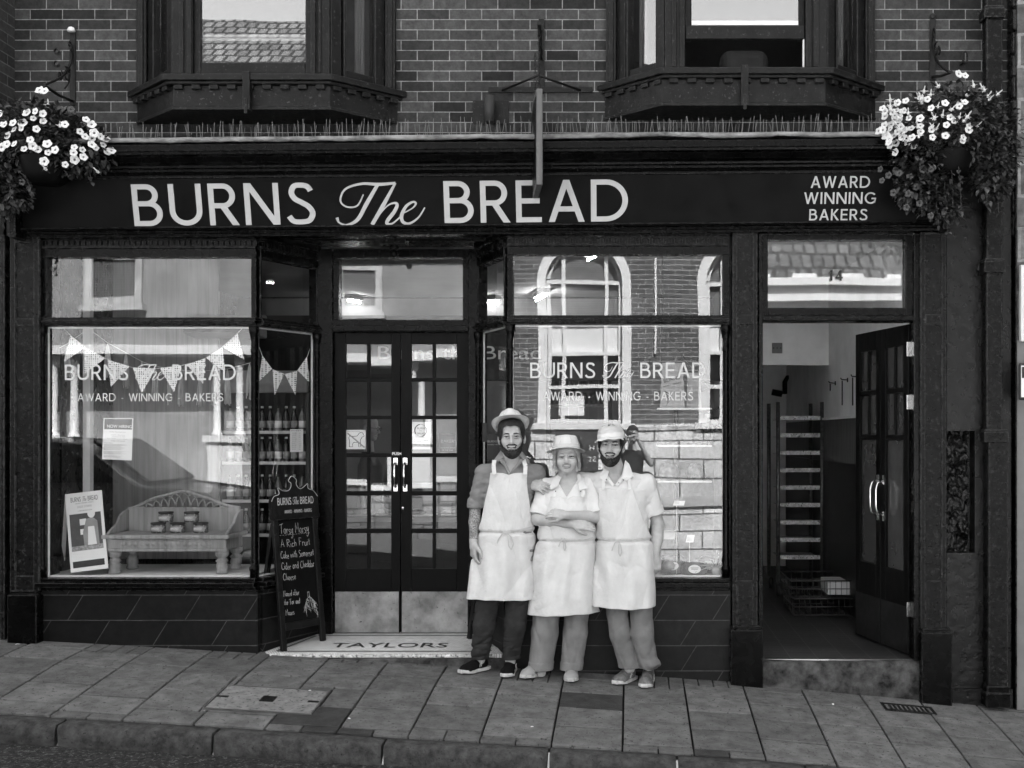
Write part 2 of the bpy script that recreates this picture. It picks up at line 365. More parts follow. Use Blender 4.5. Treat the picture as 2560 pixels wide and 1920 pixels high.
for dx, dy, sx, sy in ((0, 0, .045, .05), (-.42 * (mx1 - mx0), .0, .035, .012), (.42 * (mx1 - mx0), 0.0, .035, .012)):
    mb = MB(); plate(mb, mxc + dx - sx, mxc + dx + sx, myc + dy - sy, myc + dy + sy, .0075)
    rel(mb, ic).build('lifting_slot', M['iron'], ic)
# drain grate
dg = empty('drain_grate', (gr_c.x, gr_c.y, ground(gr_c.x, gr_c.y)), 'small black iron drain grating set in the paving by the side doorstep', 'drain grate')
mb = MB(); q = .115
for a, b_, c, d in ((-q - .07, q + .07, -.085, -.066), (-q - .07, q + .07, .066, .085), (-q - .07, -q - .05, -.065, .065), (q + .05, q + .07, -.065, .065)):
    plate(mb, gr_c.x + a, gr_c.x + b_, gr_c.y + c, gr_c.y + d, .006)
rel(mb, dg).build('frame', M['iron'], dg)
mb = MB()
for i in range(9): plate(mb, gr_c.x - .135 + i * .0325, gr_c.x - .119 + i * .0325, gr_c.y - .062, gr_c.y + .062, .004)
rel(mb, dg).build('bars', M['iron'], dg)
# kerb stones, road
kb = MB()
jts = [-2.2 * 1.0 + 0] ; jx = sorted([X(v, -1.7) for v in (-420, -120, 139, 530, 955, 1370, 1694, 2020, 2380)] + [-6.6, 4.6, 5.5])
from mathutils import noise as MN
for a, b_ in zip(jx[:-1], jx[1:]):
    n = max(3, int((b_ - a) / .045)); gap = .008
    prof = [(-1.56, -.02), (-1.56, .0), (-1.60, .004), (-1.68, .0), (-1.705, -.018), (-1.71, -.10), (-1.705, -.16)]
    dz = rng.uniform(-.006, .006); rows = []
    for i in range(n + 1):
        x = a + gap + (b_ - a - 2 * gap) * i / n; row = []
        e = min(i, n - i); er = .010 if e == 0 else 0.0
        for j, (yy, zz) in enumerate(prof):
            nv = MN.noise(Vector((x * 6, yy * 14, zz * 14 + a * 3)))
            k2 = MN.noise(Vector((x * 21, yy * 25, zz * 25)))
            oy = (nv * .014 + k2 * .006) if j >= 4 else 0.0
            oz = (nv * .006 + k2 * .003 - er) if 2 <= j <= 4 else 0
            row.append((x, yy + oy + (er if j >= 4 else 0), ground(x, -1.56) - .013 + zz + oz + dz))
        rows.append(row)
    m_ = len(prof); vs = [p for r in rows for p in r]; fs = []
    for i in range(n):
        for j in range(m_ - 1): fs.append((i * m_ + j, i * m_ + j + 1, (i + 1) * m_ + j + 1, (i + 1) * m_ + j))
    fs.append(tuple(range(m_))); fs.append(tuple(n * m_ + j for j in reversed(range(m_))))
    kb.add(vs, fs[:-2], 0, True); kb.add([vs[i] for i in fs[-2]], [tuple(range(m_))]); kb.add([vs[i] for i in fs[-1]], [tuple(range(m_))])
ko = kb.build('kerb', M['kerb']); tag(ko, kind='structure')
rd = MB(); xs = np.linspace(-40, 40, 81); ys = [-1.69, -2.2, -3.0, -5, -7.2]
vs = [(x, y, ground(x, -1.7) - .125 - (0.02 * (-1.7 - y) if y > -3.1 else .03)) for y in ys for x in xs]
fs = [(j * 81 + i, j * 81 + i + 1, (j + 1) * 81 + i + 1, (j + 1) * 81 + i) for j in range(len(ys) - 1) for i in range(80)]
rd.add(vs, fs, 0, True); tag(rd.build('road', M['road']), kind='structure')
fp = MB(); vs = [(x, y, -.0677 * x - .17 + dz) for y, dz in ((-7.2, -.12), (-7.2, .0), (-9.6, .03)) for x in xs]
fs = [(j * 81 + i, j * 81 + i + 1, (j + 1) * 81 + i + 1, (j + 1) * 81 + i) for j in range(2) for i in range(80)]
fp.add(vs, fs, 0, False); tag(fp.build('far_pavement', M['slab0']), kind='structure')
gd = MB(); gd.add([(-60, -60, -3.2), (60, -60, -3.2), (60, 60, -3.2), (-60, 60, -3.2)], [(0, 1, 2, 3)])
tag(gd.build('ground', M['joint']), kind='structure')
# scraps of litter on the slabs
for i, (px, py, lb) in enumerate(((43, 1613, 'pale leaf lying on the slabs near the left pilaster'), (775, 1729, 'crumpled white scrap beside the corner of the access cover'),
                              (1330, 1820, 'torn white scrap near the kerb below the three bakers'), (2082, 1763, 'white chewing gum spot on the slabs before the side doorstep'), (874, 1799, 'tiny white scrap on the dark patch slab by the kerb'))):
    p = G(px, py); mb = MB(); r = .011 if i != 0 else .018
    pts = [(p.x + r * math.cos(a) * rng.uniform(.5, 1.2), p.y + r * 1.4 * math.sin(a) * rng.uniform(.5, 1.2), p.z + .004 + rng.uniform(0, .007)) for a in np.linspace(0, 6.28, 8)[:-1]]
    mb.add(pts + [(p.x, p.y, p.z + .012)], [(k, (k + 1) % 7, 7) for k in range(7)])
    tag(mb.build('litter_scrap' if i else 'fallen_leaf', M['paper']), lb, 'litter')
# ------------------------------------------------------------------ lettering
def arc(cx, cy, rx, ry, a0, a1, n=12):
    return [(cx + rx * math.cos(rad(a0 + (a1 - a0) * i / n)), cy + ry * math.sin(rad(a0 + (a1 - a0) * i / n))) for i in range(n + 1)]
def spline(pts, n=8):
    o = []
    P_ = [pts[0]] + list(pts) + [pts[-1]]
    for i in range(1, len(P_) - 2):
        a, b_, c, d = (np.array(q, float) for q in P_[i - 1:i + 3])
        for k in range(n):
            t = k / n
            o.append(tuple(.5 * ((2 * b_) + (-a + c) * t + (2 * a - 5 * b_ + 4 * c - d) * t * t + (-a + 3 * b_ - 3 * c + d) * t ** 3)))
    o.append(tuple(np.array(P_[-2], float))); return o
def ribbon(pts, wd):
    """flat ribbon along a 2D path; wd = one width or one per point. Returns (left, right) outlines"""
    n = len(pts); W = wd if hasattr(wd, '__len__') else [wd] * n; l, r = [], []
    for i in range(n):
        p = np.array(pts[i], float)
        d0 = np.array(pts[i], float) - np.array(pts[max(i - 1, 0)], float); d1 = np.array(pts[min(i + 1, n - 1)], float) - np.array(pts[i], float)
        d0 = d0 / (np.linalg.norm(d0) or 1); d1 = d1 / (np.linalg.norm(d1) or 1)
        if i == 0: d0 = d1
        if i == n - 1: d1 = d0
        t = d0 + d1; t = t / (np.linalg.norm(t) or 1); nrm = np.array((-t[1], t[0])); c = max(.45, float(nrm @ np.array((-d0[1], d0[0]))))
        l.append(p + nrm * W[i] / 2 / c); r.append(p - nrm * W[i] / 2 / c)
    return l, r
def slant(x0, y0, x1, y1, th):
    return ('poly', [(x0 - th / 2, y0), (x0 + th / 2, y0), (x1 + th / 2, y1), (x1 - th / 2, y1)])
def glyph(ch, t):
    """monoline capitals, cap height 1, stroke t: (strokes, advance width)"""
    h = t / 2; u = 1 - h
    def st(x): return ('poly', [(x - h, 0), (x + h, 0), (x + h, 1), (x - h, 1)])
    def bar(x0, x1, y): return ('poly', [(x0, y - h), (x1, y - h), (x1, y + h), (x0, y + h)])
    A_ = lambda *p, **k: ('path', arc(*p, **k))
    if ch == 'I': return [st(h)], t
    if ch == 'L': return [st(h), bar(t, .5, h)], .5
    if ch == 'T': return [st(.33), bar(0, .66, u)], .66
    if ch == 'E': return [st(h), bar(t, .56, h), bar(t, .52, .51), bar(t, .55, u)], .57
    if ch == 'B':
        m = .535
        return [st(h), ('path', [(t * .9, u)] + arc(.31, (u + m) / 2, .20, (u - m) / 2, 90, -90, 14) + [(t * .9, m)]),
                ('path', [(t * .9, m)] + arc(.35, (m + h) / 2, .235, (m - h) / 2, 90, -90, 14) + [(t * .9, h)])], .655
    if ch == 'R':
        m = .47
        return [st(h), ('path', [(t * .9, u)] + arc(.32, (u + m) / 2, .21, (u - m) / 2, 90, -90, 14) + [(t * .9, m)]), slant(.575, 0, .30, .47, t * 1.25)], .64
    if ch == 'D': return [st(h), ('path', [(t * .9, u)] + arc(.33, .5, .42, u - .5, 90, -90, 22) + [(t * .9, h)])], .82
    if ch == 'U': return [('path', [(h, 1), (h, .36)] + arc(.36, .36, .36 - h, .36 - h, 180, 360, 18)[1:] + [(.72 - h, 1)])], .72
    if ch == 'N': return [st(h), st(.76 - h), slant(.76 - t * .62, 0, t * .62, 1, t * 1.24)], .76
    if ch == 'S': return [('path', spline([(.555, .80), (.49, .905), (.35, u), (.20, .915), (.135, .77), (.20, .62), (.36, .52), (.50, .42), (.575, .27), (.50, .10), (.32, h), (.15, .08), (.055, .20)], 6))], .63
    if ch == 'A': return [slant(t * .56, 0, .395, 1, t * 1.1), slant(.79 - t * .56, 0, .395, 1, t * 1.1), bar(.20, .59, .31)], .79
    if ch == 'W':
        q = t * 1.0
        return [slant(.30, 0, q / 2, 1, q), slant(.30, 0, .545, 1, q), slant(.79, 0, .545, 1, q), slant(.79, 0, 1.09 - q / 2, 1, q)], 1.09
    if ch == 'K': return [st(h), slant(t * 1.1, .47, .52, 1, t * 1.25), slant(.57, 0, t * 1.7, .52, t * 1.3)], .63
    if ch == 'G': return [('path', arc(.46, .5, .46 - h, .5 - h, 42, 335, 26) + [(.80, .18), (.80, .46)]), bar(.52, .80 + h, .46)], .87
    if ch == 'O': return [('path', arc(.47, .5, .47 - h, .5 - h, 0, 360, 34))], .94
    if ch == 'H': return [st(h), st(.70 - h), bar(t, .70 - t, .52)], .70
    if ch == 'P':
        m = .45
        return [st(h), ('path', [(t * .9, u)] + arc(.32, (u + m) / 2, .22, (u - m) / 2, 90, -90, 14) + [(t * .9, m)])], .6
    if ch == 'C': return [('path', arc(.46, .5, .46 - h, .5 - h, 42, 318, 26))], .80
    if ch == 'F': return [st(h), bar(t, .50, .50), bar(t, .53, u)], .54
    if ch == 'Y': return [('poly', [(.33 - h, 0), (.33 + h, 0), (.33 + h, .46), (.33 - h, .46)]), slant(.33, .44, t * .5, 1, t * 1.15), slant(.33, .44, .66 - t * .5, 1, t * 1.15)], .66
    if ch == 'M': return [st(h), st(.9 - h), slant(.45, .1, t * .6, 1, t * 1.1), slant(.45, .1, .9 - t * .6, 1, t * 1.1)], .9
    if ch == '-': return [bar(.06, .30, .36)], .36
    if ch == "!": return [('poly', [(.05, .3), (.05 + t, .3), (.05 + t, 1), (.05, 1)]), ('poly', [(.05, 0), (.05 + t, 0), (.05 + t, t), (.05, t)])], .1 + t
    if ch == '1': return [st(.2), slant(.06, .78, .2, .98, t)], .34
    if ch == '4': return [st(.48), bar(.04, .66, .28), slant(.06, .28, .46, 1, t)], .68
    return [], .32
def letters(mb, text, x0, x1, z0, z1, t=.13, y=0.0, depth=.0012, track=.13, lean=0.0, mi=0, widths=None):
    """capitals in the X-Z plane filling the given box; every stroke 0.15 mm behind the last so no faces coincide"""
    adv = []; tot = 0
    for ch in text:
        a = glyph(ch, t)[1]; adv.append(a); tot += a + track
    tot -= track; H = z1 - z0; sx = (x1 - x0) / tot; cx = 0; n = 0
    for ch, a in zip(text, adv):
        for kind, p in glyph(ch, t)[0]:
            n += 1; off = y - depth - .00012 * n
            def m(q): return (x0 + (cx + q[0]) * sx + lean * (q[1] - .5) * H, off, z0 + q[1] * H)
            if kind == 'poly': mb.prism([m(q) for q in p], (0, depth, 0), mi)
            else:
                l, r = ribbon(p, t)
                for i in range(len(p) - 1):
                    mb.prism([m(r[i]), m(r[i + 1]), m(l[i + 1]), m(l[i])], (0, depth, 0), mi)
        cx += a + track
    return mb
# the script word, traced in units of the sign: x 0..1245 over the whole line, z 0..105 (cap height)
_TS = [
 ([(910,486),(893,514),(866,516),(852,500),(866,472),(907,459),(950,461),(991,458)], [3,4,4,4,5,6,8,6]),
 ([(946,463),(917,509),(893,548),(866,562),(846,556),(841,543)], [8,10,9,5,4,8]),
 ([(991,458),(958,514),(928,562)], [5,10,9]),
 ([(938,548),(966,517),(985,508),(993,513),(985,530),(968,551),(966,560),(980,559),(1003,540)], [3,3,5,8,9,9,7,4,3]),
 ([(1003,536),(1030,522),(1040,510),(1032,506),(1015,517),(1003,540),(1006,556),(1022,560),(1045,545),(1062,520)], [3,3,5,5,7,9,8,6,4,3])]
def logo(mb, x0, x1, zb, zt, y=0.0, depth=.0012, mi=0, mi2=None, lean=(0, 0, 0), bold=.13):
    """BURNS The BREAD between x0 and x1, capitals from zb to zt"""
    W = x1 - x0; H = zt - zb; f = lambda u: x0 + W * (u - 326) / 1245.0
    letters(mb, 'BURNS', f(326), f(787), zb, zt, bold, y, depth, .15, lean[0], mi)
    letters(mb, 'BREAD', f(1108), f(1571), zb, zt, bold, y, depth, .14, lean[2], mi)
    for k, (pts, wd) in enumerate(_TS):
        sp = spline(pts, 6); ww = []
        for i in range(len(wd) - 1): ww += [wd[i] + (wd[i + 1] - wd[i]) * q / 6 for q in range(6)]
        ww.append(wd[-1]); l, r = ribbon(sp, ww); off = y - depth - .003 * H - .0003 * (k + 1)
        m = lambda q: (f(q[0]), off, zb + H * (563 - q[1]) / 105.0)
        for i in range(len(sp) - 1):
            mb.prism([m(l[i]), m(l[i + 1]), m(r[i + 1]), m(r[i])], (0, depth, 0), mi if mi2 is None else mi2)
    return mb
def font_text(name, s, size, m, parent=None, loc=(0, 0, 0), rot=(90, 0, 0), extrude=.0006, align='LEFT', sx=1.0, shear=0.0, bold=0.0, space=1.0):
    c = bpy.data.curves.new('text', 'FONT'); c.body = s; c.size = size; c.extrude = extrude; c.align_x = align; c.shear = shear; c.offset = bold; c.space_line = space; c.resolution_u = 3
    o = bpy.data.objects.new('text', c); COL.objects.link(o)
    dg = bpy.context.evaluated_depsgraph_get(); me = bpy.data.meshes.new_from_object(o.evaluated_get(dg)); 
    bpy.data.objects.remove(o); me.materials.clear(); me.materials.append(m); me.name = name
    r = link(name, me, parent); r.location = loc; r.rotation_euler = tuple(rad(a) for a in rot); r.scale = (sx, 1, 1)
    return r
# ------------------------------------------------------------------ the bakery building
B = empty('bakery_building', (0, 0, 0), 'dark painted bakery shopfront under a brick upper storey with two bay windows', 'shop')
YB = 0.10
def frame4(mb, x0, x1, z0, z1, t, Y0, Y1, mi=0, tb=None, tt=None):
    tb = t if tb is None else tb; tt = t if tt is None else tt
    mb.box(x0, x0 + t, Y0, Y1, z0, z1, mi); mb.box(x1 - t, x1, Y0, Y1, z0, z1, mi)
    mb.box(x0 + t, x1 - t, Y0, Y1, z0, z0 + tb, mi); mb.box(x0 + t, x1 - t, Y0, Y1, z1 - tt, z1, mi)
def ax(o, d):
    d = Vector((d[0], d[1], 0)).normalized(); n = Vector((-d.y, d.x, 0))
    return Matrix(((d.x, n.x, 0, o[0]), (d.y, n.y, 0, o[1]), (0, 0, 1, o[2]), (0, 0, 0, 1)))
XL, XR = X(35, YB), X(2524, YB)
# --- brick upper wall, with openings behind the two bays
BW = {'a': (X(343, YB), X(995, YB)), 'b': (X(1511, YB), X(2189, YB))}
mb = MB(); zb0, zb1, zt = 3.80, 4.20, 8.2
(xa0, xa1), (xb0, xb1) = BW['a'], BW['b']; e = .09
for a, b_ in ((XL, xa0 + e), (xa1 - e, xb0 + e), (xb1 - e, XR)): mb.box(a, b_, YB, YB + .3, zb0, zt)
for a, b_ in ((xa0 + e, xa1 - e), (xb0 + e, xb1 - e)):
    mb.box(a, b_, YB, YB + .3, zb0, zb1); mb.box(a, b_, YB, YB + .3, 6.9, zt)
mb.build('brick_wall', M['brick'], B)
mb = MB(); mb.box(XL, XR, YB + .31, 8.0, zt, zt + .2); mb.build('roof', mat('roof slate', .05, .8), B)
mb = MB(); mb.box(XL, XR, 7.7, 8.0, -.5, zt - .01); mb.build('rear_wall', M['brick'], B)
mb = MB(); mb.box(XL + .01, XL + .2, YB + .32, 7.69, -.5, zt - .01); mb.box(XR - .2, XR - .01, YB + .32, 7.69, -.5, zt - .01); mb.build('side_wall', M['render'], B)
# --- bay windows
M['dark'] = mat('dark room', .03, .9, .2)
M['curtain'] = mat('white curtain', .30, .9, .2, 3., .5, 12, stretch=(6, 6, .4), sheen=.1)
M['dentil'] = M['paintbay']
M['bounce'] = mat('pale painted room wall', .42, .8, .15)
def bay(name, front, back, ztop_px, zbot_px, spec):
    Yf = YB - .44
    bw = empty(name, parent=B)
    xf0, xf1 = X(front[0], Yf), X(front[1], Yf); bx0, bx1 = X(front[2], Yf), X(front[3], Yf)
    xk0, xk1 = X(back[0], YB), X(back[1], YB); bk0, bk1 = X(back[2], YB), X(back[3], YB)
    zt_, zs = Z(ztop_px, Yf), Z(ztop_px + 16, Yf); zbm = Z(zbot_px, Yf)
    o = MB()                                                        # sill slab
    poly = [(xk0, YB - .005), (xf0, Yf), (xf1, Yf), (xk1, YB - .005)]
    o.hexa([(x, y, zs) for x, y in poly], [(x, y, zt_) for x, y in poly])
    p2 = [(xk0 + .03, YB - .004), (xf0 + .02, Yf + .025), (xf1 - .02, Yf + .025), (xk1 - .03, YB - .004)]
    o.hexa([(x, y, zs - .022) for x, y in p2], [(x, y, zs - .0005) for x, y in p2])
    o.build('sill', M['paintbay'], bw, bevel=.005)
    pts = [Vector((xk0 + .05, YB - .01, 0)), Vector((xf0 + .03, Yf + .05, 0)), Vector((xf1 - .03, Yf + .05, 0)), Vector((xk1 - .05, YB - .01, 0))]
    for a, b_, n in ((pts[0], pts[1], 5), (pts[1], pts[2], 9), (pts[2], pts[3], 5)):            # dentils
        L_ = (b_ - a).length; Mx = ax((a.x, a.y, 0), (b_ - a))
        for i in range(n):
            c = L_ * (i + .5) / n; d = MB(); d.box(c - .032, c + .032, -.018, .03, zs - .056, zs - .0235); d.xf(Mx); d.build('dentil', M['dentil'], bw, bevel=.004)
    c = MB()                                                        # boxed base
    pb = [(bk0, YB - .003), (bx0, Yf + .06), (bx1, Yf + .06), (bk1, YB - .003)]
    c.hexa([(x, y, zbm + .008) for x, y in pb], [(x, y, zs - .024) for x, y in pb])
    pb2 = [(bk0 - .008, YB - .002), (bx0 - .006, Yf + .048), (bx1 + .006, Yf + .048), (bk1 + .008, YB - .002)]
    c.hexa([(x, y, zbm - .015) for x, y in pb2], [(x, y, zbm + .0075) for x, y in pb2])
    c.build('base_box', M['paintbay'], bw, bevel=.004)
    xm = X(spec['strap'], Yf); s_ = MB()
    s_.box(xm - .026, xm + .026, Yf - .012, Yf + .045, zbm - .03, zt_ + .012); s_.box(xm - .012, xm + .012, Yf - .02, Yf - .0125, zbm - .06, zbm + .05)
    s_.build('strap', M['paintbay'], bw, bevel=.003)
    # posts and sashes
    zh = 6.75; fy = Yf + .10
    fx0, fx1 = xf0 + .035, xf1 - .035; kx0, kx1 = bk0 + .10, bk1 - .10
    w0, w1 = X(spec['glass'][0], fy), X(spec['glass'][1], fy)
    pst = MB()
    for a, b_ in ((fx0, w0 - .05), (w1 + .05, fx1)):
        pst.box(a, b_, fy - .02, fy + .10, zt_ + .001, zh)
        pst.box(a + .05, b_ - .06, fy - .035, fy - .0205, zt_ + .02, zh)      # raised fillet
        pst.box(b_ - .035 if a == fx0 else a, b_ if a == fx0 else a + .035, fy - .045, fy - .0205, zt_ + .015, zh)
    for k, (xa, xb) in enumerate(((kx0, fx0), (fx1, kx1))):       # splayed sides: frame posts at each end
        A_, B_ = (Vector((xa, YB - .02, 0)), Vector((xb, fy, 0))) if k == 0 else (Vector((xa, fy, 0)), Vector((xb, YB - .02, 0)))
        Mx = ax((A_.x, A_.y, 0), B_ - A_); L_ = (B_ - A_).length; st = len(pst.v)
        pst.box(0.0, .085, -.01, .08, zt_ + .0012, zh); pst.box(L_ - .085, L_ - .003, -.01, .08, zt_ + .0012, zh)
        pst.box(.1, .12, -.02, .06, zt_ + .0014, zh)
        pst.box(.121, L_ - .086, .0, .07, zt_ + .0014, zt_ + .085)
        pst.xf(Mx, st)
        g = MB(); g.box(.125, L_ - .09, .03, .034, zt_ + .086, zh); g.xf(Mx); g.build('pane', M['glassold'], bw)
        cu = MB()
        for q in range(3):
            xx = (.14 + q * .025) if k == 0 else (L_ - .17 + q * .025); cu.tube([(xx, .11 + .008 * (q % 2), zt_ + .09), (xx + .002, .11 + .008 * (q % 2), zh)], .015, 6)
        cu.xf(Mx); cu.build('curtain', M['curtain'], bw)
        jb = MB(); x_ = bk0 if k == 0 else bk1 - .10
        jb.box(x_ + .012, x_ + .088, YB - .05, YB - .003, zt_ + .0016, zh); jb.box(x_ + .03, x_ + .07, YB - .065, YB - .0505, zt_ + .01, zh)
        jb.build('jamb', M['paintbay'], bw, bevel=.005)
    pst.build('posts', M['paintbay'], bw, bevel=.005)
    hd = MB(); pb = [(bk0, YB - .003), (xf0, Yf + .02), (xf1, Yf + .02), (bk1, YB - .003)]
    hd.hexa([(x, y, zh + .001) for x, y in pb], [(x, y, zh + .3) for x, y in pb]); hd.build('head', M['paintbay'], bw)
    spec['fn'](bw, w0, w1, fy, zt_, zh)
    rm = MB(); r0, r1 = bk0 + .1, bk1 - .1                         # the room behind
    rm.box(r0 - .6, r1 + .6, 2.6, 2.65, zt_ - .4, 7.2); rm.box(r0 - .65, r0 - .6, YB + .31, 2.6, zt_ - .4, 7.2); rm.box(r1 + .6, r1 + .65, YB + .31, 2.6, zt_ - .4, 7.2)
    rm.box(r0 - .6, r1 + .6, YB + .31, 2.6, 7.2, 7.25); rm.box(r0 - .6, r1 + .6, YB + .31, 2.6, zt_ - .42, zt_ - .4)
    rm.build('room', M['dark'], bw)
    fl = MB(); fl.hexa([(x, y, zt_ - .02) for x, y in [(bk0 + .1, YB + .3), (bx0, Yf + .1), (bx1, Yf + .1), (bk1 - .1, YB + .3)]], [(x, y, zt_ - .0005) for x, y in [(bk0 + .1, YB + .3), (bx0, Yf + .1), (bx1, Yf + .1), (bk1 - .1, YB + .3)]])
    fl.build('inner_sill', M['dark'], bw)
    return bw
def sash_a(bw, w0, w1, fy, z0, zh):
    s = MB(); za = Z(155, fy)
    s.box(w0 - .048, w0, fy + .0, fy + .05, z0 + .002, zh); s.box(w1, w1 + .048, fy, fy + .05, z0 + .002, zh)
    s.box(w0 + .0005, w1 - .0005, fy + .005, fy + .05, z0 + .002, za); s.build('sash', M['paintbay'], bw, bevel=.006)
    g = MB(); g.box(w0, w1, fy + .02, fy + .024, za + .001, zh); g.build('pane', M['glassold'], bw)
    wr = MB(); zz = Z(103, fy + .08); wr.box(w0 - .03, w1 + .03, fy + .07, fy + .10, zz, zz + .022); wr.box(w0 - .03, w1 + .03, fy + .07, fy + .10, zz + .028, zz + .045); wr.build('white_rail', M['white'], bw)
def sash_b(bw, w0, w1, fy, z0, zh):
    s = MB(); za, zc, zd = Z(98, fy), Z(63, fy), Z(51, fy)
    o0, o1 = w0 - .045, w1 + .045
    s.box(w0 - .048, w0 - .001, fy + .03, fy + .07, za, zh); s.box(w1 + .001, w1 + .048, fy + .03, fy + .07, za, zh)
    s.box(o0, o1, fy - .005, fy + .029, za, zc); s.build('sash', M['paintbay'], bw, bevel=.006)
    r = MB(); r.box(w0, w1, fy + .0, fy + .028, zc + .001, zc + .018); r.box(w0, w1, fy + .004, fy + .028, zc + .0185, zd); r.build('white_rail', M['white'], bw, bevel=.002)
    g = MB(); g.box(w0, w1, fy + .012, fy + .016, zd + .001, zh); g.build('pane', M['glassold'], bw)
    e = MB(); e.box(o0 + .002, o1 - .002, fy + .0, fy + .03, z0 + .002, z0 + .012); e.box(o1 - .012, o1 - .002, fy + .0, fy + .03, z0 + .013, za - .001); e.build('white_bead', M['white'], bw)
    a = MB(); a.box(w0 + .25, w1 - .15, fy + .5, fy + .75, z0 + .02, z0 + .34); a.build('chair_back', M['dark'], bw, bevel=.08, seg=4)
bay('bay_window', (407, 829, 425, 819), (318, 1019, 343, 995), 183, 264, dict(strap=616, glass=(501, 763), fn=sash_a))
bay('bay_window', (1651, 2085, 1656, 2067), (1492, 2213, 1511, 2189), 167, 254, dict(strap=1862, glass=(1729, 1996), fn=sash_b))
# --- cornice, lead, fascia
x0, x1 = X(30, -.2), X(2372, -.2)
mb = MB(); mb.xprofile([(YB, 3.93), (-.395, 3.925), (-.395, 3.878), (-.385, 3.870), (-.38, 3.856), (-.345, 3.848), (-.335, 3.838), (-.31, 3.815), (-.275, 3.800), (-.27, 3.785), (-.245, 3.780), (-.24, 3.766), (-.225, 3.755), (-.212, 3.740), (-.212, 3.725), (YB, 3.725)], x0, x1)
mb.build('cornice', M['paint'], B, shear=True, bevel=.003)
mb = MB(); n = 150; vs = []                                      # beaten lead flashing with a rough edge
for i in range(n + 1):
    x = x0 + (x1 - x0) * i / n; k = MN.noise(Vector((x * 2.3, 1, 0))) * .012 + MN.noise(Vector((x * 9, 5, 0))) * .006
    seam = .006 if (i // 19) % 2 else 0
    vs += [(x, YB, 4.02), (x, -.385 - seam, 3.972 + k * .5), (x, -.41 - seam, 3.962 + k * .6), (x, -.414 - seam, 3.935 + k * 1.3), (x, -.40 - seam, 3.932 + k * 1.3)]
mb.add(vs, [(i * 5 + j, i * 5 + j + 1, i * 5 + 6 + j, i * 5 + 5 + j) for i in range(n) for j in range(4)], 0, True)
mb.build('lead_flashing', M['lead'], B, shear=True)
fz0, fz1, fy0, fy1 = 3.383, 3.724, -.12, -.20
mb = MB(); mb.xprofile([(fy0, fz0), (fy1, fz1), (YB, fz1), (YB, fz0)], X(35, -.15), X(2369, -.15)); fas = mb.build('fascia', M['fascia'], B, shear=True)
mb = MB(); mb.xprofile([(.0, 3.382), (-.165, 3.382), (-.17, 3.372), (-.158, 3.360), (-.135, 3.352), (-.13, 3.340), (-.115, 3.332), (-.11, 3.318), (.0, 3.318)], X(35, -.15), X(2372, -.15)); mb.build('fascia_moulding', M['paint'], B, shear=True)
mb = MB()                                                        # end brackets of the fascia
for px in (34, 2362): mb.box(X(px, -.2) - .02, X(px, -.2) + .03, -.235, YB - .002, 3.30, 3.722)
mb.build('fascia_bracket', M['paintworn'], B, shear=True, bevel=.006)
ang = math.atan2(fy0 - fy1, fz1 - fz0)                           # the board leans out at the top
def on_fascia(mb, nm, xp):
    """lettering drawn upright at local z = height along the board, then tipped onto it"""
    v = []
    for x, y, z in mb.v:
        v.append((x, fy0 - z * math.sin(ang) + y * math.cos(ang) - .0015, fz0 + z * math.cos(ang) + y * math.sin(ang)))
    mb.v = v; return mb.build(nm, M['letter'], fas, shear=True)
def FZ(px, py):
    """distance up the board of a photo point"""
    lo, hi = 0., .4
    x = 0
    for _ in range(40):
        m_ = (lo + hi) / 2; yy = fy0 - m_ * math.sin(ang); x = X(px, yy); zz = fz0 + m_ * math.cos(ang) + (0.0105 if x < .25 else .003) * (x - .25)
        if PY0 - (zz - CAM_Z) * S(yy) > py: lo = m_
        else: hi = m_
    return (lo + hi) / 2, fy0 - lo * math.sin(ang)
def xat(px, py): h, yy = FZ(px, py); return X(px, yy)
zb_, zt_ = FZ(950, 559)[0], FZ(950, 454.5)[0]
on_fascia(letters(MB(), 'BURNS', xat(332, 510), xat(787, 510), zb_, zt_, .122, 0, .004, .15), 'lettering', 0)
zb_, zt_ = FZ(1340, 555.5)[0], FZ(1340, 450.5)[0]
on_fascia(letters(MB(), 'BREAD', xat(1110, 505), xat(1571, 505), zb_, zt_, .122, 0, .004, .14), 'lettering', 0)
zb_ = FZ(950, 563)[0]; zt_ = FZ(950, 458)[0]
sc = MB()
for k, (pts, wd) in enumerate(_TS):
    sp = spline(pts, 7); ww = []
    for i in range(len(wd) - 1): ww += [wd[i] + (wd[i + 1] - wd[i]) * q / 7 for q in range(7)]
    ww.append(wd[-1]); l, r = ribbon(sp, ww)
    q_ = lambda q: (xat(950, 510) + (q[0] - 950) / 341.0, -.004 - .0004 * k, zb_ + (zt_ - zb_) * (563 - q[1]) / 105)
    for i in range(len(sp) - 1): sc.prism([q_(l[i]), q_(l[i + 1]), q_(r[i + 1]), q_(r[i])], (0, .004, 0))
on_fascia(sc, 'script_lettering', 0)
for tx, a, b_, c, d in (('AWARD', 2027, 2175, 440.6, 470), ('WINNING', 2010, 2190, 481, 510), ('BAKERS', 2023, 2168, 523, 551)):
    on_fascia(letters(MB(), tx, xat(a, (c + d) / 2), xat(b_, (c + d) / 2), FZ(a, d)[0], FZ(a, c)[0], .13, 0, .003, .16), 'lettering', 0)
mb = MB(); hx0, hx1 = X(872, -.35), X(1015, -.35)                # small cast plate on the cornice
mb.box(hx0 + .03, hx1 - .03, -.305, -.27, 3.802, 3.846)
mb.build('maker_plate', M['paintworn'], B, shear=True, bevel=.015, seg=3)
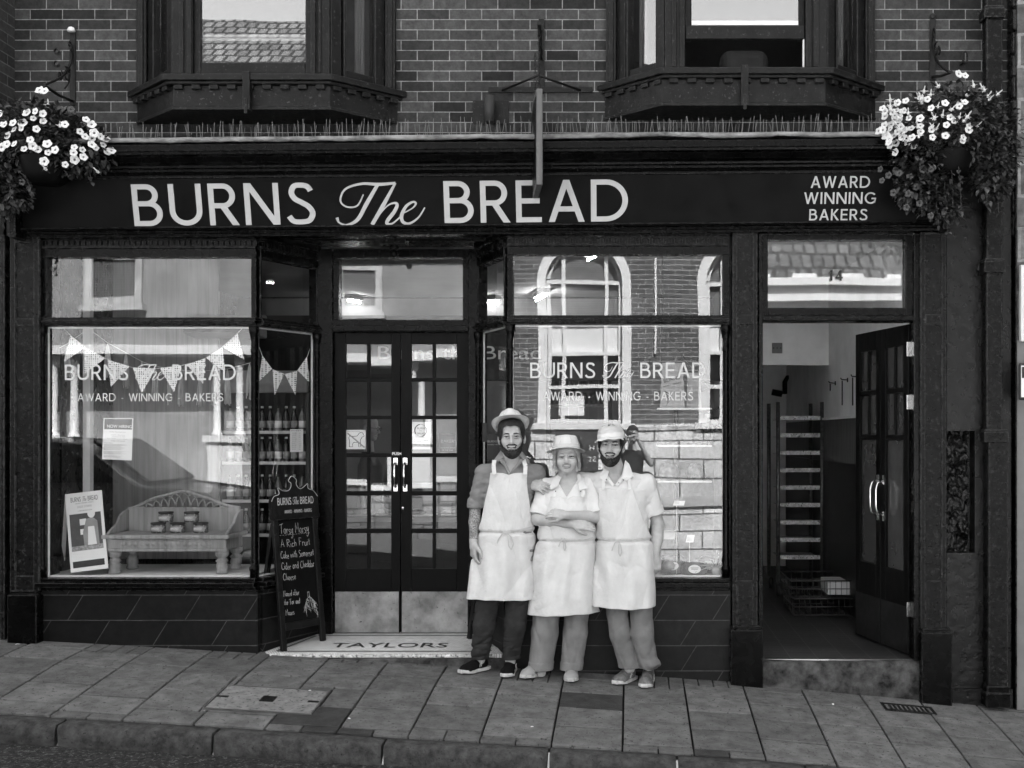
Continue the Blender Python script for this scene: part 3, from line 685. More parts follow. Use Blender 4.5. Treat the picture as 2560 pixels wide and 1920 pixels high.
# --- pilasters
def pilaster(px0, px1, ptop, pbot, plinth, panels, Y0=-.075, mid=None):
    p = empty('pilaster', parent=B); a, b_ = X(px0, Y0), X(px1, Y0)
    m = MB(); zt_, zb_ = Z(ptop, Y0), Z(plinth[0], Y0)
    m.box(a, b_, Y0 + .012, .05, zb_, zt_)
    lev = sorted([zb_] + [Z(v, Y0) for q in panels for v in q] + [zt_]); w_ = (b_ - a) * .19
    m.box(a, a + w_, Y0 - .004, Y0 + .0115, zb_, zt_); m.box(b_ - w_, b_, Y0 - .004, Y0 + .0115, zb_, zt_)
    for i in range(0, len(lev), 2):
        if lev[i + 1] - lev[i] > .005: m.box(a + w_ + .0005, b_ - w_ - .0005, Y0 - .004, Y0 + .0115, lev[i], lev[i + 1])
    m.build('shaft', M['paintworn'], p, bevel=.004)
    q = MB(); Yp = Y0 - .055; a2, b2 = X(plinth[1], Yp), X(plinth[2], Yp); zz = Z(plinth[0], Yp) - .0
    gz = ground((a2 + b2) / 2, -.1)
    q.box(a2, b2, Yp, .05, gz - .08, zz - .03); q.box(a2 + .012, b2 - .012, Yp + .015, .05, zz - .0295, zz)
    q.build('plinth', M['paint'], p, bevel=.006)
    return p
pilaster(25, 98, 590, 0, (1477, 17, 91), [(1440, 814), (796, 607)])
pilaster(1831, 1894, 575, 0, (1565, 1827, 1908), [(1452, 812), (786, 590)])
pilaster(2301, 2366, 580, 0, (1572, 2304, 2381), [(1452, 812), (786, 586)])
# --- shop windows
def panel(root, Mx, L_, zo, cols=(True, True), end=0.03, vent=True, glassn='pane', g0=0.05, g1=0.05, sillx=(0, 0), deep=0.0):
    """one glazed plane of the shop window, built along local x"""
    z = dict(f1=3.277 + zo, f0=3.202 + zo, u1=3.139 + zo, u0=2.689 + zo * .9, b0=2.626 + zo * .7, l0=.752, s0=.659)
    fr = MB()
    fr.box(0, L_, -.03, .06, z['f0'] - .001, z['u1']); fr.box(-.0, L_, -.045, .05, z['f0'] + .0, z['f0'] + .012)
    fr.box(0, L_, -.05, .06, z['f1'] + .001, z['f1'] + .045)
    fr.box(0, g0 - .001, -.025, .055, z['u0'] + .001, z['u1'] - .001); fr.box(L_ - g1 + .001, L_, -.025, .055, z['u0'] + .001, z['u1'] - .001)
    fr.box(0, L_, -.045, .06, z['b0'] + .012, z['u0']); fr.box(0, L_, -.06, .06, z['b0'] + .022, z['b0'] + .042); fr.box(0, L_, -.03, .05, z['b0'], z['b0'] + .0115)
    fr.box(0, g0 - .012, -.012, .055, z['l0'] + .001, z['b0'] - .001); fr.box(L_ - g1 + .012, L_, -.012, .055, z['l0'] + .001, z['b0'] - .001)
    fr.xf(Mx); fr.build('window_frame', M['paint'], root, bevel=.0035)
    fz = MB(); n = int(L_ / .043); e_ = .05; c0 = (L_ - 2 * e_) / n     # slotted frieze
    fz.box(0, L_, -.012, .05, z['f0'] + .013, z['f1'])
    fz.box(0, L_, -.03, -.0125, z['f1'] - .014, z['f1'] - .0005); fz.box(0, L_, -.03, -.0125, z['f0'] + .0135, z['f0'] + .022)
    for i in range(n + 1):
        xx = e_ + c0 * i; fz.box(xx - c0 * .31, xx + c0 * .31, -.03, -.0125, z['f0'] + .0225, z['f1'] - .0145)
    fz.xf(Mx); fz.build('slotted_frieze', M['paint'], root)
    sl = MB()
    sl.box(-sillx[0], L_ + sillx[1], -.055, .06, z['l0'] - .03, z['l0']); sl.box(-sillx[0], L_ + sillx[1], -.085, .06, z['l0'] - .066, z['l0'] - .0305); sl.box(-sillx[0], L_ + sillx[1], -.05, .06, z['s0'], z['l0'] - .0665)
    sl.xf(Mx); sl.build('sill', M['paint'], root, bevel=.006, seg=2)
    for a, b_ in ((z['u0'] + .001, z['u1'] - .001), (z['l0'] + .001, z['b0'] - .001)):
        ga, gb = (g0, L_ - g1) if a > 2 else (g0 - .013, L_ - g1 + .013)
        g = MB(); v = [(ga, .02, a), (gb, .02, a), (gb, .02, b_), (ga, .02, b_)]; g.add([Mx @ Vector(q) for q in v], [(0, 1, 2, 3)]); g.build(glassn, M['glass'], root)
    bd = MB(); frame4(bd, g0 - .013, L_ - g1 + .013, z['l0'] + .002, z['b0'] - .002, .011, .021, .034); bd.xf(Mx); bd.build('glazing_bead', M['white'], root)
    return z
def column(root, x, y, z0, z1):
    c = MB(); k = 1
    c.lathe([(.030, z0), (.030, z0 + .05), (.034, z0 + .055), (.034, z0 + .075), (.024, z0 + .09), (.028, z0 + .12), (.0225, z0 + .16), (.0215, z1 - .20), (.025, z1 - .19), (.025, z1 - .17), (.0215, z1 - .16), (.0225, z1 - .11), (.030, z1 - .06), (.035, z1 - .045), (.037, z1 - .02), (.037, z1)], (x, y, 0), 16)
    c.build('column', M['paint'], root)
WL = empty('shop_window', parent=B); WR = empty('shop_window', parent=B)
cL, cR = (X(643), 0.0), (X(1269), 0.0)              # lobby corners at the front
kL, kR = (X(797, .62), .62), (X(1197, .62), .62)    # and at the door plane
I4 = Matrix.Identity(4)
zL = panel(WL, Matrix.Translation((X(99), 0, 0)), cL[0] - X(99), 0.0, g0=X(120) - X(99), g1=X(643) - X(630))
zR = panel(WR, Matrix.Translation((cR[0], 0, 0)), X(1822) - cR[0], 0.018, g0=X(1284) - X(1269), g1=X(1822) - X(1806))
dl = Vector((kL[0] - cL[0], kL[1])); dr = Vector((cR[0] - kR[0], -kR[1]))
SLm = ax((cL[0], 0, 0), dl); SRm = ax((kR[0], kR[1], 0), dr)
panel(WL, SLm @ Matrix.Translation((.004, 0, 0)), dl.length - .03, 0.0, g0=.02, g1=.03)
panel(WR, SRm @ Matrix.Translation((.026, 0, 0)), dr.length - .03, 0.018, g0=.03, g1=.02)
for wn, x, y, zz in ((WL, cL[0] - .02, -.012, zL), (WL, X(108), -.012, zL), (WR, cR[0] + .02, -.012, zR), (WR, X(1814), -.012, zR)):
    column(wn, x, y, zz['l0'] + .001, zz['b0'] - .001)
pL = SLm @ Vector((dl.length - .045, -.02, 0)); pR = SRm @ Vector((.045, -.02, 0))
column(WL, pL.x, pL.y, zL['l0'] + .001, zL['b0'] - .001); column(WR, pR.x, pR.y, zR['l0'] + .001, zR['b0'] - .001)
# --- tiled stall risers
def riser(root, a, b_, y0, m, Mx=None, L_=None):
    s = MB()
    if Mx is None: s.box(a, b_, y0, .06, ground(b_, 0) - .12, .658)
    else: s.box(.012, L_ - .001, -.02, .05, .02, .658); s.xf(Mx)
    return s.build('stall_riser', m, root)
riser(B, X(92, -.03), cL[0] + .012, -.03, M['tile']); riser(B, cR[0] - .012, X(1826, -.03), -.03, M['tile'])
riser(B, 0, 0, 0, M['tiley'], SLm @ Matrix.Translation((.024, 0, 0)), dl.length - .03); riser(B, 0, 0, 0, M['tiley'], SRm @ Matrix.Translation((-.006, 0, 0)), dr.length - .02)
# --- vinyl lettering on the window glass
def vinyl(root, a, b_, zb, zt, a2, b2, zb2, zt2):
    m = MB(); logo(m, X(a), X(b_), Z(zb), Z(zt), .0185, .0006, bold=.12); m.build('vinyl_lettering', M['vinyl'], root)
    m = MB(); letters(m, 'AWARD - WINNING - BAKERS', X(a2), X(b2), Z(zb2), Z(zt2), .115, .0185, .0006, .16); m.build('vinyl_lettering', M['vinyl'], root)
vinyl(WL, 159, 588, 950, 911, 191, 557, 1003, 983)
vinyl(WR, 1325, 1764, 945, 906, 1357, 1733, 1001, 979)
# --- entrance lobby: floor, ceiling, door frame, doors
YD = .62; E = empty('entrance', parent=B)
xa, xb = X(795, YD), X(1197, YD)
fl = MB(); fl.hexa([(cL[0], -.03, .10), (cR[0], -.03, .10), (kR[0] + .02, YD + .05, .10), (kL[0] - .02, YD + .05, .10)], [(cL[0] + .03, -.028, .188), (cR[0] - .03, -.028, .188), (kR[0] + .02, YD + .05, .2345), (kL[0] - .02, YD + .05, .2345)])
M['mosaic'] = mat_brick('mosaic floor', .70, .88, .22, .019, .019, .0022, axes='XY', bump=.2, rough=.5, nscale=40., dark=.25)
fl.build('mosaic_floor', M['mosaic'], E)
def mz(y): return .188 + (.2345 - .188) * (y + .028) / (YD + .078)
bd = MB()
def strip(mb, pts, w_, lift=.003):
    for (xa_, ya_), (xb_, yb_) in zip(pts[:-1], pts[1:]):
        d = Vector((xb_ - xa_, yb_ - ya_, 0)).normalized(); n = Vector((-d.y, d.x, 0)) * w_ / 2
        q = [Vector((xa_, ya_, 0)) - n, Vector((xb_, yb_, 0)) - n, Vector((xb_, yb_, 0)) + n, Vector((xa_, ya_, 0)) + n]
        mb.add([(p.x, p.y, mz(p.y) + lift) for p in q], [(0, 1, 2, 3)])
strip(bd, [(cL[0] + .14, .035), (cR[0] - .14, .035)], .018); strip(bd, [(kL[0] + .02, YD - .1), (kR[0] - .02, YD - .1)], .018); strip(bd, [(kL[0] + .02, YD - .02), (kR[0] - .02, YD - .02)], .014)
strip(bd, [(cL[0] + .13, .045), (kL[0] + .01, YD - .11)], .018); strip(bd, [(cR[0] - .13, .045), (kR[0] - .01, YD - .11)], .018)
bd.build('mosaic_border', M['ink'], E)
nose = MB(); nose.box(cL[0] + .10, cR[0] - .10, -.055, -.0285, .163, .186); nose.build('white_nosing', mat('worn white nosing', .55, .6, .5, 20., .4, 60, chips=.5, chipv=.08), E, bevel=.004)
stp = MB(); stp.box(cL[0] - .0, cR[0] + .03, -.065, -.029, -.02, .160); stp.build('step', M['stonestep'], E, bevel=.008)
t_ = font_text('mosaic_letters', 'TAYLORS', .19, M['ink'], E, (X(824, .16), .15, mz(.15) + .0032), (math.degrees(math.atan2(.0465, .67)), 0, 0), .0004, bold=.001)
_w = max(v.co.x for v in t_.data.vertices) - min(v.co.x for v in t_.data.vertices); t_.scale = ((X(1115, .2) - X(824, .2)) / _w, 1, 1)
cl = MB(); cl.box(cL[0] - .1, cR[0] + .1, .0, YD + .1, 3.335, 3.37); cl.box(cL[0] - .05, cR[0] + .05, .30, .315, 3.315, 3.334); cl.build('lobby_ceiling', M['paint'], E)
lp = MB(); xl = X(985, .35); lp.box(xl - .10, xl + .10, .28, .42, 3.29, 3.334); lp.lathe([(.035, .0), (.04, -.02), (.03, -.035)], (xl, .35, 3.289), 14); lp.lathe([(.016, .0), (.026, -.022), (.026, -.04), (.012, -.06), (.001, -.063)], (xl, .35, 3.253), 14)
lp.build('lobby_lamp', M['paintworn'], E)
df = MB()
for a, b_ in ((X(797, YD), X(835, YD)), (X(1173, YD), X(1197, YD))): df.box(a, b_, YD - .05, YD + .08, .22, 3.30)
df.box(X(835, YD) + .0005, X(1173, YD) - .0005, YD - .03, YD + .08, Z(645, YD), 3.30)
df.box(X(835, YD) + .0005, X(1173, YD) - .0005, YD - .045, YD + .08, Z(831, YD), Z(801, YD)); df.box(X(835, YD) + .001, X(1173, YD) - .001, YD - .065, YD - .046, Z(829, YD), Z(815, YD))
df.box(X(835, YD) + .0005, X(849, YD), YD - .03, YD + .07, Z(800.5, YD), Z(645.5, YD)); df.box(X(1158, YD), X(1173, YD) - .0005, YD - .03, YD + .07, Z(800.5, YD), Z(645.5, YD))
df.build('door_frame', M['paint'], E, bevel=.005)
g = MB(); g.add([P(849, 800, YD + .03), P(1158, 800, YD + .03), P(1158, 645, YD + .03), P(849, 645, YD + .03)], [(0, 1, 2, 3)]); g.build('fanlight_pane', M['glass'], E)
rows = [(860, 945), (954, 1039), (1048, 1133), (1143, 1228), (1239, 1322), (1333, 1422)]
def entrance_door(x0, x1, cols, hx):
    d = empty('entrance_door', parent=B); Yd = YD + .0
    m = MB(); zt_, zb_ = Z(832, Yd), Z(1582, Yd)
    c0, c1 = X(cols[0][0], Yd), X(cols[-1][1], Yd)
    m.box(X(x0, Yd), c0, Yd, Yd + .045, zb_, zt_); m.box(c1, X(x1, Yd), Yd, Yd + .045, zb_, zt_)
    m.box(c0 + .0004, c1 - .0004, Yd, Yd + .045, Z(rows[0][0], Yd), zt_); m.box(c0 + .0004, c1 - .0004, Yd, Yd + .045, zb_, Z(rows[-1][1], Yd))
    for (a, b_), (c, e_) in zip(rows[:-1], rows[1:]): m.box(c0 + .0004, c1 - .0004, Yd + .006, Yd + .04, Z(c, Yd), Z(b_, Yd))
    for r in rows: m.box(X(cols[0][1], Yd), X(cols[1][0], Yd), Yd + .006, Yd + .04, Z(r[1], Yd) + .0004, Z(r[0], Yd) - .0004)
    m.build('leaf', M['door'], d, bevel=.003)
    for r in rows:
        for c in cols:
            q = MB(); tl = rng.uniform(-.0012, .0012); tl2 = rng.uniform(-.0012, .0012)
            q.add([P(c[0], r[1], Yd + .022), P(c[1], r[1], Yd + .022 + tl), P(c[1], r[0], Yd + .022 + tl + tl2), P(c[0], r[0], Yd + .022 + tl2)], [(0, 1, 2, 3)]); q.build('pane', M['glass'], d)
    k = MB(); k.box(X(x0 + 2, Yd), X(x1 - 3, Yd), Yd - .004, Yd - .0005, Z(1581, Yd), Z(1479, Yd)); k.build('kick_plate', M['steel'], d)
    h = MB(); hxx = X(hx, Yd); za, zc = Z(1228, Yd), Z(1145, Yd)
    h.box(hxx - .016, hxx + .016, Yd - .004, Yd - .0003, zc - .055, zc); h.box(hxx - .016, hxx + .016, Yd - .004, Yd - .0003, za, za + .055)
    h.tube([(hxx, Yd - .002, zc - .03), (hxx, Yd - .035, zc - .045), (hxx, Yd - .052, zc - .08), (hxx, Yd - .056, (za + zc) / 2), (hxx, Yd - .052, za + .08), (hxx, Yd - .035, za + .045), (hxx, Yd - .002, za + .03)], [.009, .009, .0075, .0105, .0075, .009, .009], 10)
    h.build('pull_handle', M['chrome'], d)
    return d
D1 = entrance_door(836, 1000, [(864, 917), (925, 978)], 989)
D2 = entrance_door(1003, 1172, [(1028, 1081), (1089, 1142)], 1013)
ps = MB(); ps.pbox(979, 998, 1129, 1139, YD - .003, YD - .0003); po = ps.build('push_plate', M['ink'], D1)
font_text('push_lettering', 'PUSH', .031, M['paper'], po, (X(980.5, YD), YD - .0035, Z(1137.5, YD)), extrude=.0003, bold=.0006)
kh = MB(); kh.lathe([(.001, 0), (.012, .0), (.012, .004), (.001, .004)], (0, 0, 0), 14); kh.xf(Matrix.Translation((X(1007, YD), YD - .001, Z(1270, YD))) @ Matrix.Rotation(rad(90), 4, 'X')); kh.build('keyhole', M['chrome'], D2)
# --- side doorway
Pz = Z(1647); SD = empty('side_doorway', parent=B)
st = MB()
vs = []; nx, nzp = 40, [(-.005, .145), (-.05, .140), (-.062, .128), (-.064, .05), (-.066, -.02), (-.067, -.08), (-.068, -.20)]
for i in range(nx + 1):
    x = X(1893) + (X(2300) - X(1893)) * i / nx; t = i / nx; w_ = .012 * math.sin(math.pi * t) + .004 * MN.noise(Vector((x * 7, 0, 0)))
    for (y, z) in nzp: vs.append((x, y + .010 * MN.noise(Vector((x * 8, z * 14, 1))) * (z < .14), z - (w_ if z > .12 else 0)))
st.add(vs, [(i * 7 + j, i * 7 + j + 1, i * 7 + 8 + j, i * 7 + 7 + j) for i in range(nx) for j in range(6)], 0, True)
st.build('doorstep', M['stonestep'], SD)
fr = MB(); fr.box(X(1895), X(1905), -.06, .10, Pz - .05, 3.31); fr.box(X(2281), X(2301), -.05, .10, Pz - .05, 3.31)
fr.box(X(1905) + .0005, X(2281) - .0005, -.055, .10, Z(578), 3.31)
fr.box(X(1905) + .0005, X(1919), -.02, .08, Z(790), Z(578.5)); fr.box(X(2262), X(2281) - .0005, -.02, .08, Z(790), Z(578.5))
fr.box(X(1919) + .0004, X(2262) - .0004, -.02, .08, Z(600), Z(578.5)); fr.box(X(1919) + .0004, X(2262) - .0004, -.02, .08, Z(789), Z(770))
fr.box(X(1905) + .0005, X(2281) - .0005, -.06, .10, Z(805), Z(790.5)); fr.box(X(1905) + .001, X(2281) - .001, -.075, -.0605, Z(803), Z(794))
fr.build('door_frame', M['paint'], SD, bevel=.005)
g = MB(); tilt = .054; ga = Z(770) + .001; gb = Z(600) - .001
g.add([(X(1919), .04, ga), (X(2262), .04, ga), (X(2262), .04 + (gb - ga) * tilt, gb), (X(1919), .04 + (gb - ga) * tilt, gb)], [(0, 1, 2, 3)]); go = g.build('fanlight_pane', M['glass'], SD)
letters(MB(), '14', X(2074, .02), X(2108, .02), Z(701, .02), Z(675, .02), .17, .030, .002, .25).build('house_number', M['ink'], go)
hg = MB()
for y in (873, 1005, 1524):
    hg.pbox(2267, 2281, y - 18, y + 18, -.004 + .06, .066)
# side door: two tall leaves folded open into the passage
def side_leaf(M0, L_, h0, h1, panes_top, zlong, right):
    d = empty('side_door', parent=B); m = MB(); s_ = .085; r0 = h0 + .98 * .62
    za, zb2, zc = h0 + .62, h0 + 1.46, h0 + 2.34
    m.box(0, s_, 0, .04, h0, h1); m.box(L_ - s_, L_, 0, .04, h0, h1)
    m.box(s_ + .0004, L_ - s_ - .0004, 0, .04, h0, za); m.box(s_ + .0004, L_ - s_ - .0004, 0, .04, zc, h1)
    zz = [za, h0 + 1.62, h0 + 1.66, h0 + 1.98, h0 + 2.02, zc]
    for i in (1, 3): m.box(s_ + .0004, L_ - s_ - .0004, .004, .036, zz[i], zz[i + 1])
    for i in (2, 4): m.box(L_ / 2 - .014, L_ / 2 + .014, .004, .036, zz[i] + .0004, zz[i + 1] - .0004)
    m.xf(M0); m.build('leaf', M['door'], d, bevel=.003)
    for i in (0, 2, 4):
        g = MB(); g.add([M0 @ Vector(q) for q in ((s_, .02, zz[i]), (L_ - s_, .02, zz[i]), (L_ - s_, .02, zz[i + 1]), (s_, .02, zz[i + 1]))], [(0, 1, 2, 3)]); g.build('pane', M['obscure'], d)
    k = MB(); k.box(.012, L_ - .012, -.004, -.0005, h0 + .01, h0 + .36); k.xf(M0); k.build('kick_plate', mat('dull dark plate', .02, .45, .4, 6., metal=.5), d)
    h = MB(); hx = (L_ - .05) if right else .05; z0_, z1_ = h0 + 1.02, h0 + 1.30
    h.box(hx - .014, hx + .014, -.004, -.0003, z0_ - .04, z0_ + .03); h.box(hx - .014, hx + .014, -.004, -.0003, z1_ - .03, z1_ + .04)
    h.tube([(hx, -.002, z1_), (hx, -.05, z1_ - .02), (hx, -.065, z1_ - .07), (hx, -.065, z0_ + .07), (hx, -.05, z0_ + .02), (hx, -.002, z0_)], .009, 8); h.xf(M0); h.build('pull_handle', M['chrome'], d)
    return d
M['obscure'] = mat('obscured door glass', .045, .12, .3, 2.0)
hA = Vector((X(2277), .07, 0)); hB = Vector((1.873, .99, 0)); dv = (hA - hB); L2 = dv.length / 2
Mx = ax(hB, dv); side_leaf(Mx, L2 - .003, Pz + .012, 2.65, 0, 0, True)
Mx = ax(hB + dv / 2, dv); sd2 = side_leaf(Mx, L2 - .003, Pz + .012, 2.65, 0, 0, False)
hg.build('hinge', M['chrome'], sd2)
# --- rendered wall, drainpipe corner
rw = MB(); a, b_ = X(2367), X(2528); r0, r1, z0, z1 = X(2368), X(2437), Z(1382), Z(1077); gz = ground(2.3, 0) - .15
rw.box(a, b_, .0, .3, gz, z0); rw.box(a, b_, .0, .3, z1, 3.80); rw.box(r1, b_, .0, .3, z0 + .0003, z1 - .0003); rw.box(a, r1 - .0003, .13, .3, z0 + .0003, z1 - .0003, 1)
rw.box(a, b_, -.035, -.0005, gz, Z(1720) - .0)
rw.build('rendered_wall', [M['render'], M['rubble']], B)
rk = MB(); nu, nv = 26, 100; vs = []
for j in range(nv + 1):
    for i in range(nu + 1):
        x = r0 + .001 + (r1 - .03 - r0) * i / nu; z = z0 + .001 + (z1 - z0 - .002) * j / nv
        vs.append((x, .075 + .05 * MN.noise(Vector((x * 9, z * 7, 3))) + .03 * MN.noise(Vector((x * 24, z * 19, 9))) + .012 * MN.noise(Vector((x * 60, z * 50, 2))), z))
rk.add(vs, [(j * (nu + 1) + i, j * (nu + 1) + i + 1, (j + 1) * (nu + 1) + i + 1, (j + 1) * (nu + 1) + i) for j in range(nv) for i in range(nu)], 0, True)
rk.build('rubble_infill', M['rubble'], B)
# fill above fascia moulding beside pipe, behind frames
bk = MB(); bk.box(XL, X(99), .0, .3, -.3, 3.80); bk.box(X(1822), X(1905), .052, .3, -.3, 3.80); bk.box(X(2301), X(2367), .052, .3, -.3, 3.80); bk.box(X(99), X(2367), .07, .3, 3.38, 3.80)
bk.build('backing_wall', M['render'], B)
dp = empty('drainpipe', (X(2487, -.1), -.06, ground(X(2487), 0)), 'square black cast iron drainpipe with collars at the right end of the shopfront', 'drainpipe')
def relo(mb, o): mb.v = [(x - o.location.x, y - o.location.y, z - o.location.z) for x, y, z in mb.v]; return mb
m = MB(); m.pbox(2466, 2507, -60, 1092, -.12, -.02); relo(m, dp).build('upper_pipe', M['paintworn'], dp, bevel=.008)
m = MB(); m.pbox(2471, 2521, 1093, 1765, -.13, -.001); relo(m, dp).build('lower_pipe', M['paintworn'], dp, bevel=.008)
for y0, y1 in ((18, 43), (651, 681), (1079, 1106)):
    m = MB(); m.pbox(2461, 2514 if y0 < 1000 else 2522, y0, y1, -.145, -.01); m.pbox(2445, 2460, y0 + 7, y1 - 4, -.02, -.001); m.pbox(2463, 2511 if y0 < 1000 else 2519, y0 - 6, y0 - .5, -.135, -.012); relo(m, dp).build('collar', M['paintworn'], dp, bevel=.005)
m = MB(); m.pbox(2468, 2526, 1716, 1733, -.145, -.0015); m.pbox(2466, 2528, 1733.5, 1770, -.16, -.0015); relo(m, dp).build('foot', M['paint'], dp, bevel=.006)
# ------------------------------------------------------------------ neighbours on this side
M['limestone'] = mat_brick('rough pale stone', .10, .18, .24, .52, .24, .014, bump=1.0, dark=.5, nscale=14.)
M['palewall'] = mat('smooth painted wall', .17, .7, .12, 3., .1, 30)
NB = empty('stone_neighbour', (X(2545), 0, 0), 'pale stone neighbouring building with a white framed window beside the drainpipe', 'building')
def relp(mb, o): mb.v = [(x - o.location.x, y - o.location.y, z - o.location.z) for x, y, z in mb.v]; return mb
m = MB(); m.box(X(2540), 22, -.03, 8, Z(850), 8.5); relp(m, NB).build('upper_wall', M['limestone'], NB)
m = MB(); m.box(X(2537), 22, -.05, 8, -2.2, Z(851)); relp(m, NB).build('lower_wall', M['palewall'], NB)
m = MB(); m.box(X(2541), X(2551), -.10, -.0515, Z(856), Z(667)); m.box(X(2552), X(2600), -.09, -.0515, Z(856), Z(675)); relp(m, NB).build('window_surround', M['white'], NB, bevel=.004)
m = MB(); m.box(X(2533), X(2536.5), -.06, .2, -.6, 4.2); relp(m, NB).build('corner_strip', M['paintworn'], NB, bevel=.004)
m = MB(); 
for i in range(26): 
    z = 3.3 + i * .17; m.box(X(2527), X(2538) + .02 * (i % 2), -.02 + .02 * MN.noise(Vector((i * 3.1, 0, 0))), .09, z, z + .165)
relp(m, NB).build('quoin_edge', M['rubble'], NB, bevel=.012)
sg = empty('projecting_sign_box', (X(2556, -.2), -.2, Z(955, -.2)), 'white rounded sign with a black rim cut off by the right edge of the photo', 'sign')
m = MB(); m.pbox(2548, 2620, 907, 1000, -.2, -.17); relp(m, sg).build('rim', M['ink'], sg, bevel=.02, seg=3)
m = MB(); m.pbox(2553, 2616, 914, 993, -.203, -.2005); relp(m, sg).build('panel', M['paper'], sg)
m = MB(); m.pbox(2555, 2600, 917, 945, -.206, -.2035); relp(m, sg).build('lettering_band', M['ink'], sg)
m = MB(); m.box(X(2575), X(2585), -.17, -.05, Z(960), Z(950)); relp(m, sg).build('bracket', M['iron'], sg)
NL = empty('brick_neighbour', (X(0), 0, 0), 'dark brick neighbouring building whose pier closes the left edge of the shop', 'building')
m = MB(); m.box(-20, X(37, YB), -.32, 8, 3.6, 8.4); relp(m, NL).build('pier', M['brickp'], NL); m = MB(); m.box(-20, X(37, YB) - .001, -.326, -.3205, 3.6, 8.4); relp(m, NL).build('front_brickwork', M['brick'], NL)
m = MB(); m.box(-20, X(12), -.02, 8, -.4, 3.59); relp(m, NL).build('lower_wall', M['paintworn'], NL)
m = MB(); m.box(X(13), X(24), -.07, .1, .2, 3.3); relp(m, NL).build('corner_post', M['paintworn'], NL, bevel=.006)
# ------------------------------------------------------------------ across the street (seen in the window glass)
YO = -9.55
def OX(px): return (px - PX0) / 160.0
def OZ(py): return CAM_Z - (py - PY0) / 160.0
M['obrick'] = mat_brick('sunlit brick', .07, .13, .40, .235, .0765, .006, bump=.5, dark=.3)
M['oblock'] = mat_brick('rusticated stone base', .62, .85, .14, .76, .285, .014, bump=1.0, dark=.55, nscale=22.)
M['ostone'] = mat('pale dressed stone', .5, .8, .3, 3., .5, 25)
M['ocream'] = mat('cream render', .27, .8, .2, 2., .2, 20)
M['owhite'] = mat('white joinery', .8, .5, .05)
M['odark'] = mat('dark panes', .02, .1, .2)
M['oblind'] = mat_brick('slatted blind', .18, .24, .06, 9., .035, .008, bump=.2)
M['otile'] = mat_brick('clay roof tiles', .09, .15, .03, .2, .28, .03, axes='XY', bump=1., dark=.5)
H_ = empty('brick_hall', (0, YO, 0), 'sunlit brick hall with arched white windows across the street, reflected in the shop glass', 'building')
def relh(mb, o=None): o = o or H_; mb.v = [(x - o.location.x, y - o.location.y, z - o.location.z) for x, y, z in mb.v]; return mb
hx0 = OX(1270); top = 5.02
aw = [(OX(1364), OX(1555)), (OX(1769), OX(1960))]
m = MB(); edges = [hx0] + [v for a in aw for v in a] + [9.0]
for i in range(0, len(edges), 2): m.box(edges[i], edges[i + 1], YO - .4, YO, 1.98, top)
for a, b_ in aw: m.box(a, b_, YO - .4, YO, 1.98, OZ(1058))
relh(m).build('brick_wall', M['obrick'], H_)
for a, b_ in aw:
    w_ = empty('arched_window', parent=H_); r = (b_ - a) / 2; cx = (a + b_) / 2; za = OZ(700); n = 20
    arcp = [(cx + r * math.cos(t), za + r * math.sin(t)) for t in np.linspace(0, math.pi, n + 1)]
    m = MB()
    for (x0_, z0_), (x1_, z1_) in zip(arcp[:-1], arcp[1:]): m.prism([(x0_, YO - .4, z0_), (x1_, YO - .4, z1_), (x1_, YO - .4, top), (x0_, YO - .4, top)], (0, .4, 0))
    relh(m).build('spandrel', M['obrick'], w_)
    m = MB()
    for rr, d in ((r + .14, .14), (r, .06)):
        pts = [(cx + rr * math.cos(t), za + rr * math.sin(t)) for t in np.linspace(0, math.pi, n + 1)]; p2 = [(cx + (rr - d) * math.cos(t), za + (rr - d) * math.sin(t)) for t in np.linspace(0, math.pi, n + 1)]
        yy = YO + .03 if rr > r else YO - .1
        for i in range(n): m.prism([(pts[i][0], yy, pts[i][1]), (pts[i + 1][0], yy, pts[i + 1][1]), (p2[i + 1][0], yy, p2[i + 1][1]), (p2[i][0], yy, p2[i][1])], (0, -.08, 0))
    m.box(a - .14, a, YO + .001, YO + .03, OZ(1058), za); m.box(b_, b_ + .14, YO + .001, YO + .03, OZ(1058), za)
    for x in (a + .03, a + .26, b_ - .26, b_ - .03): m.box(x - .03, x + .03, YO - .16, YO - .10, OZ(1055), za + (.05 if x in (a + .03, b_ - .03) else r * .75))
    for z in (za, OZ(877), OZ(965), OZ(1054)): m.box(a, b_, YO - .165, YO - .095, z - .03, z + .03)
    relh(m).build('frame', M['owhite'], w_)
    m = MB(); m.box(a, b_, YO - .2, YO - .17, OZ(877), OZ(812)); relh(m).build('blind', M['owhite'], w_)
    m = MB(); m.box(a, b_, YO - .21, YO - .175, OZ(812) + .001, za + r); relh(m).build('slatted_blind', M['oblind'], w_)
    m = MB(); m.box(a, b_, YO - .22, YO - .18, OZ(1058), OZ(877) - .001); relh(m).build('glazing', M['odark'], w_)
    m = MB(); m.box(a - .2, b_ + .2, YO + .0, YO + .12, OZ(1058) - .1, OZ(1058)); relh(m).build('sill', M['owhite'], w_)
m = MB(); m.box(hx0, 9.0, YO - .5, YO + .05, -1.2, 1.975); relh(m).build('stone_base', M['oblock'], H_)
m = MB(); m.box(hx0, 9, YO - .4, YO + .08, OZ(1066), OZ(1058) - .11); m.box(hx0, 9.0, YO + .051, YO + .10, .70, .86); relh(m).build('string_course', M['ostone'], H_)
m = MB(); m.box(hx0, 9, YO - .4, YO + .10, top + .001, top + .22); m.box(hx0, 9, YO - .4, YO + .2, top + .2205, top + .34)
for i in range(16): m.box(hx0 + i * .75, hx0 + i * .75 + .4, YO - .3, YO + .12, top + .341, top + .42)
relh(m).build('parapet', M['owhite'], H_)
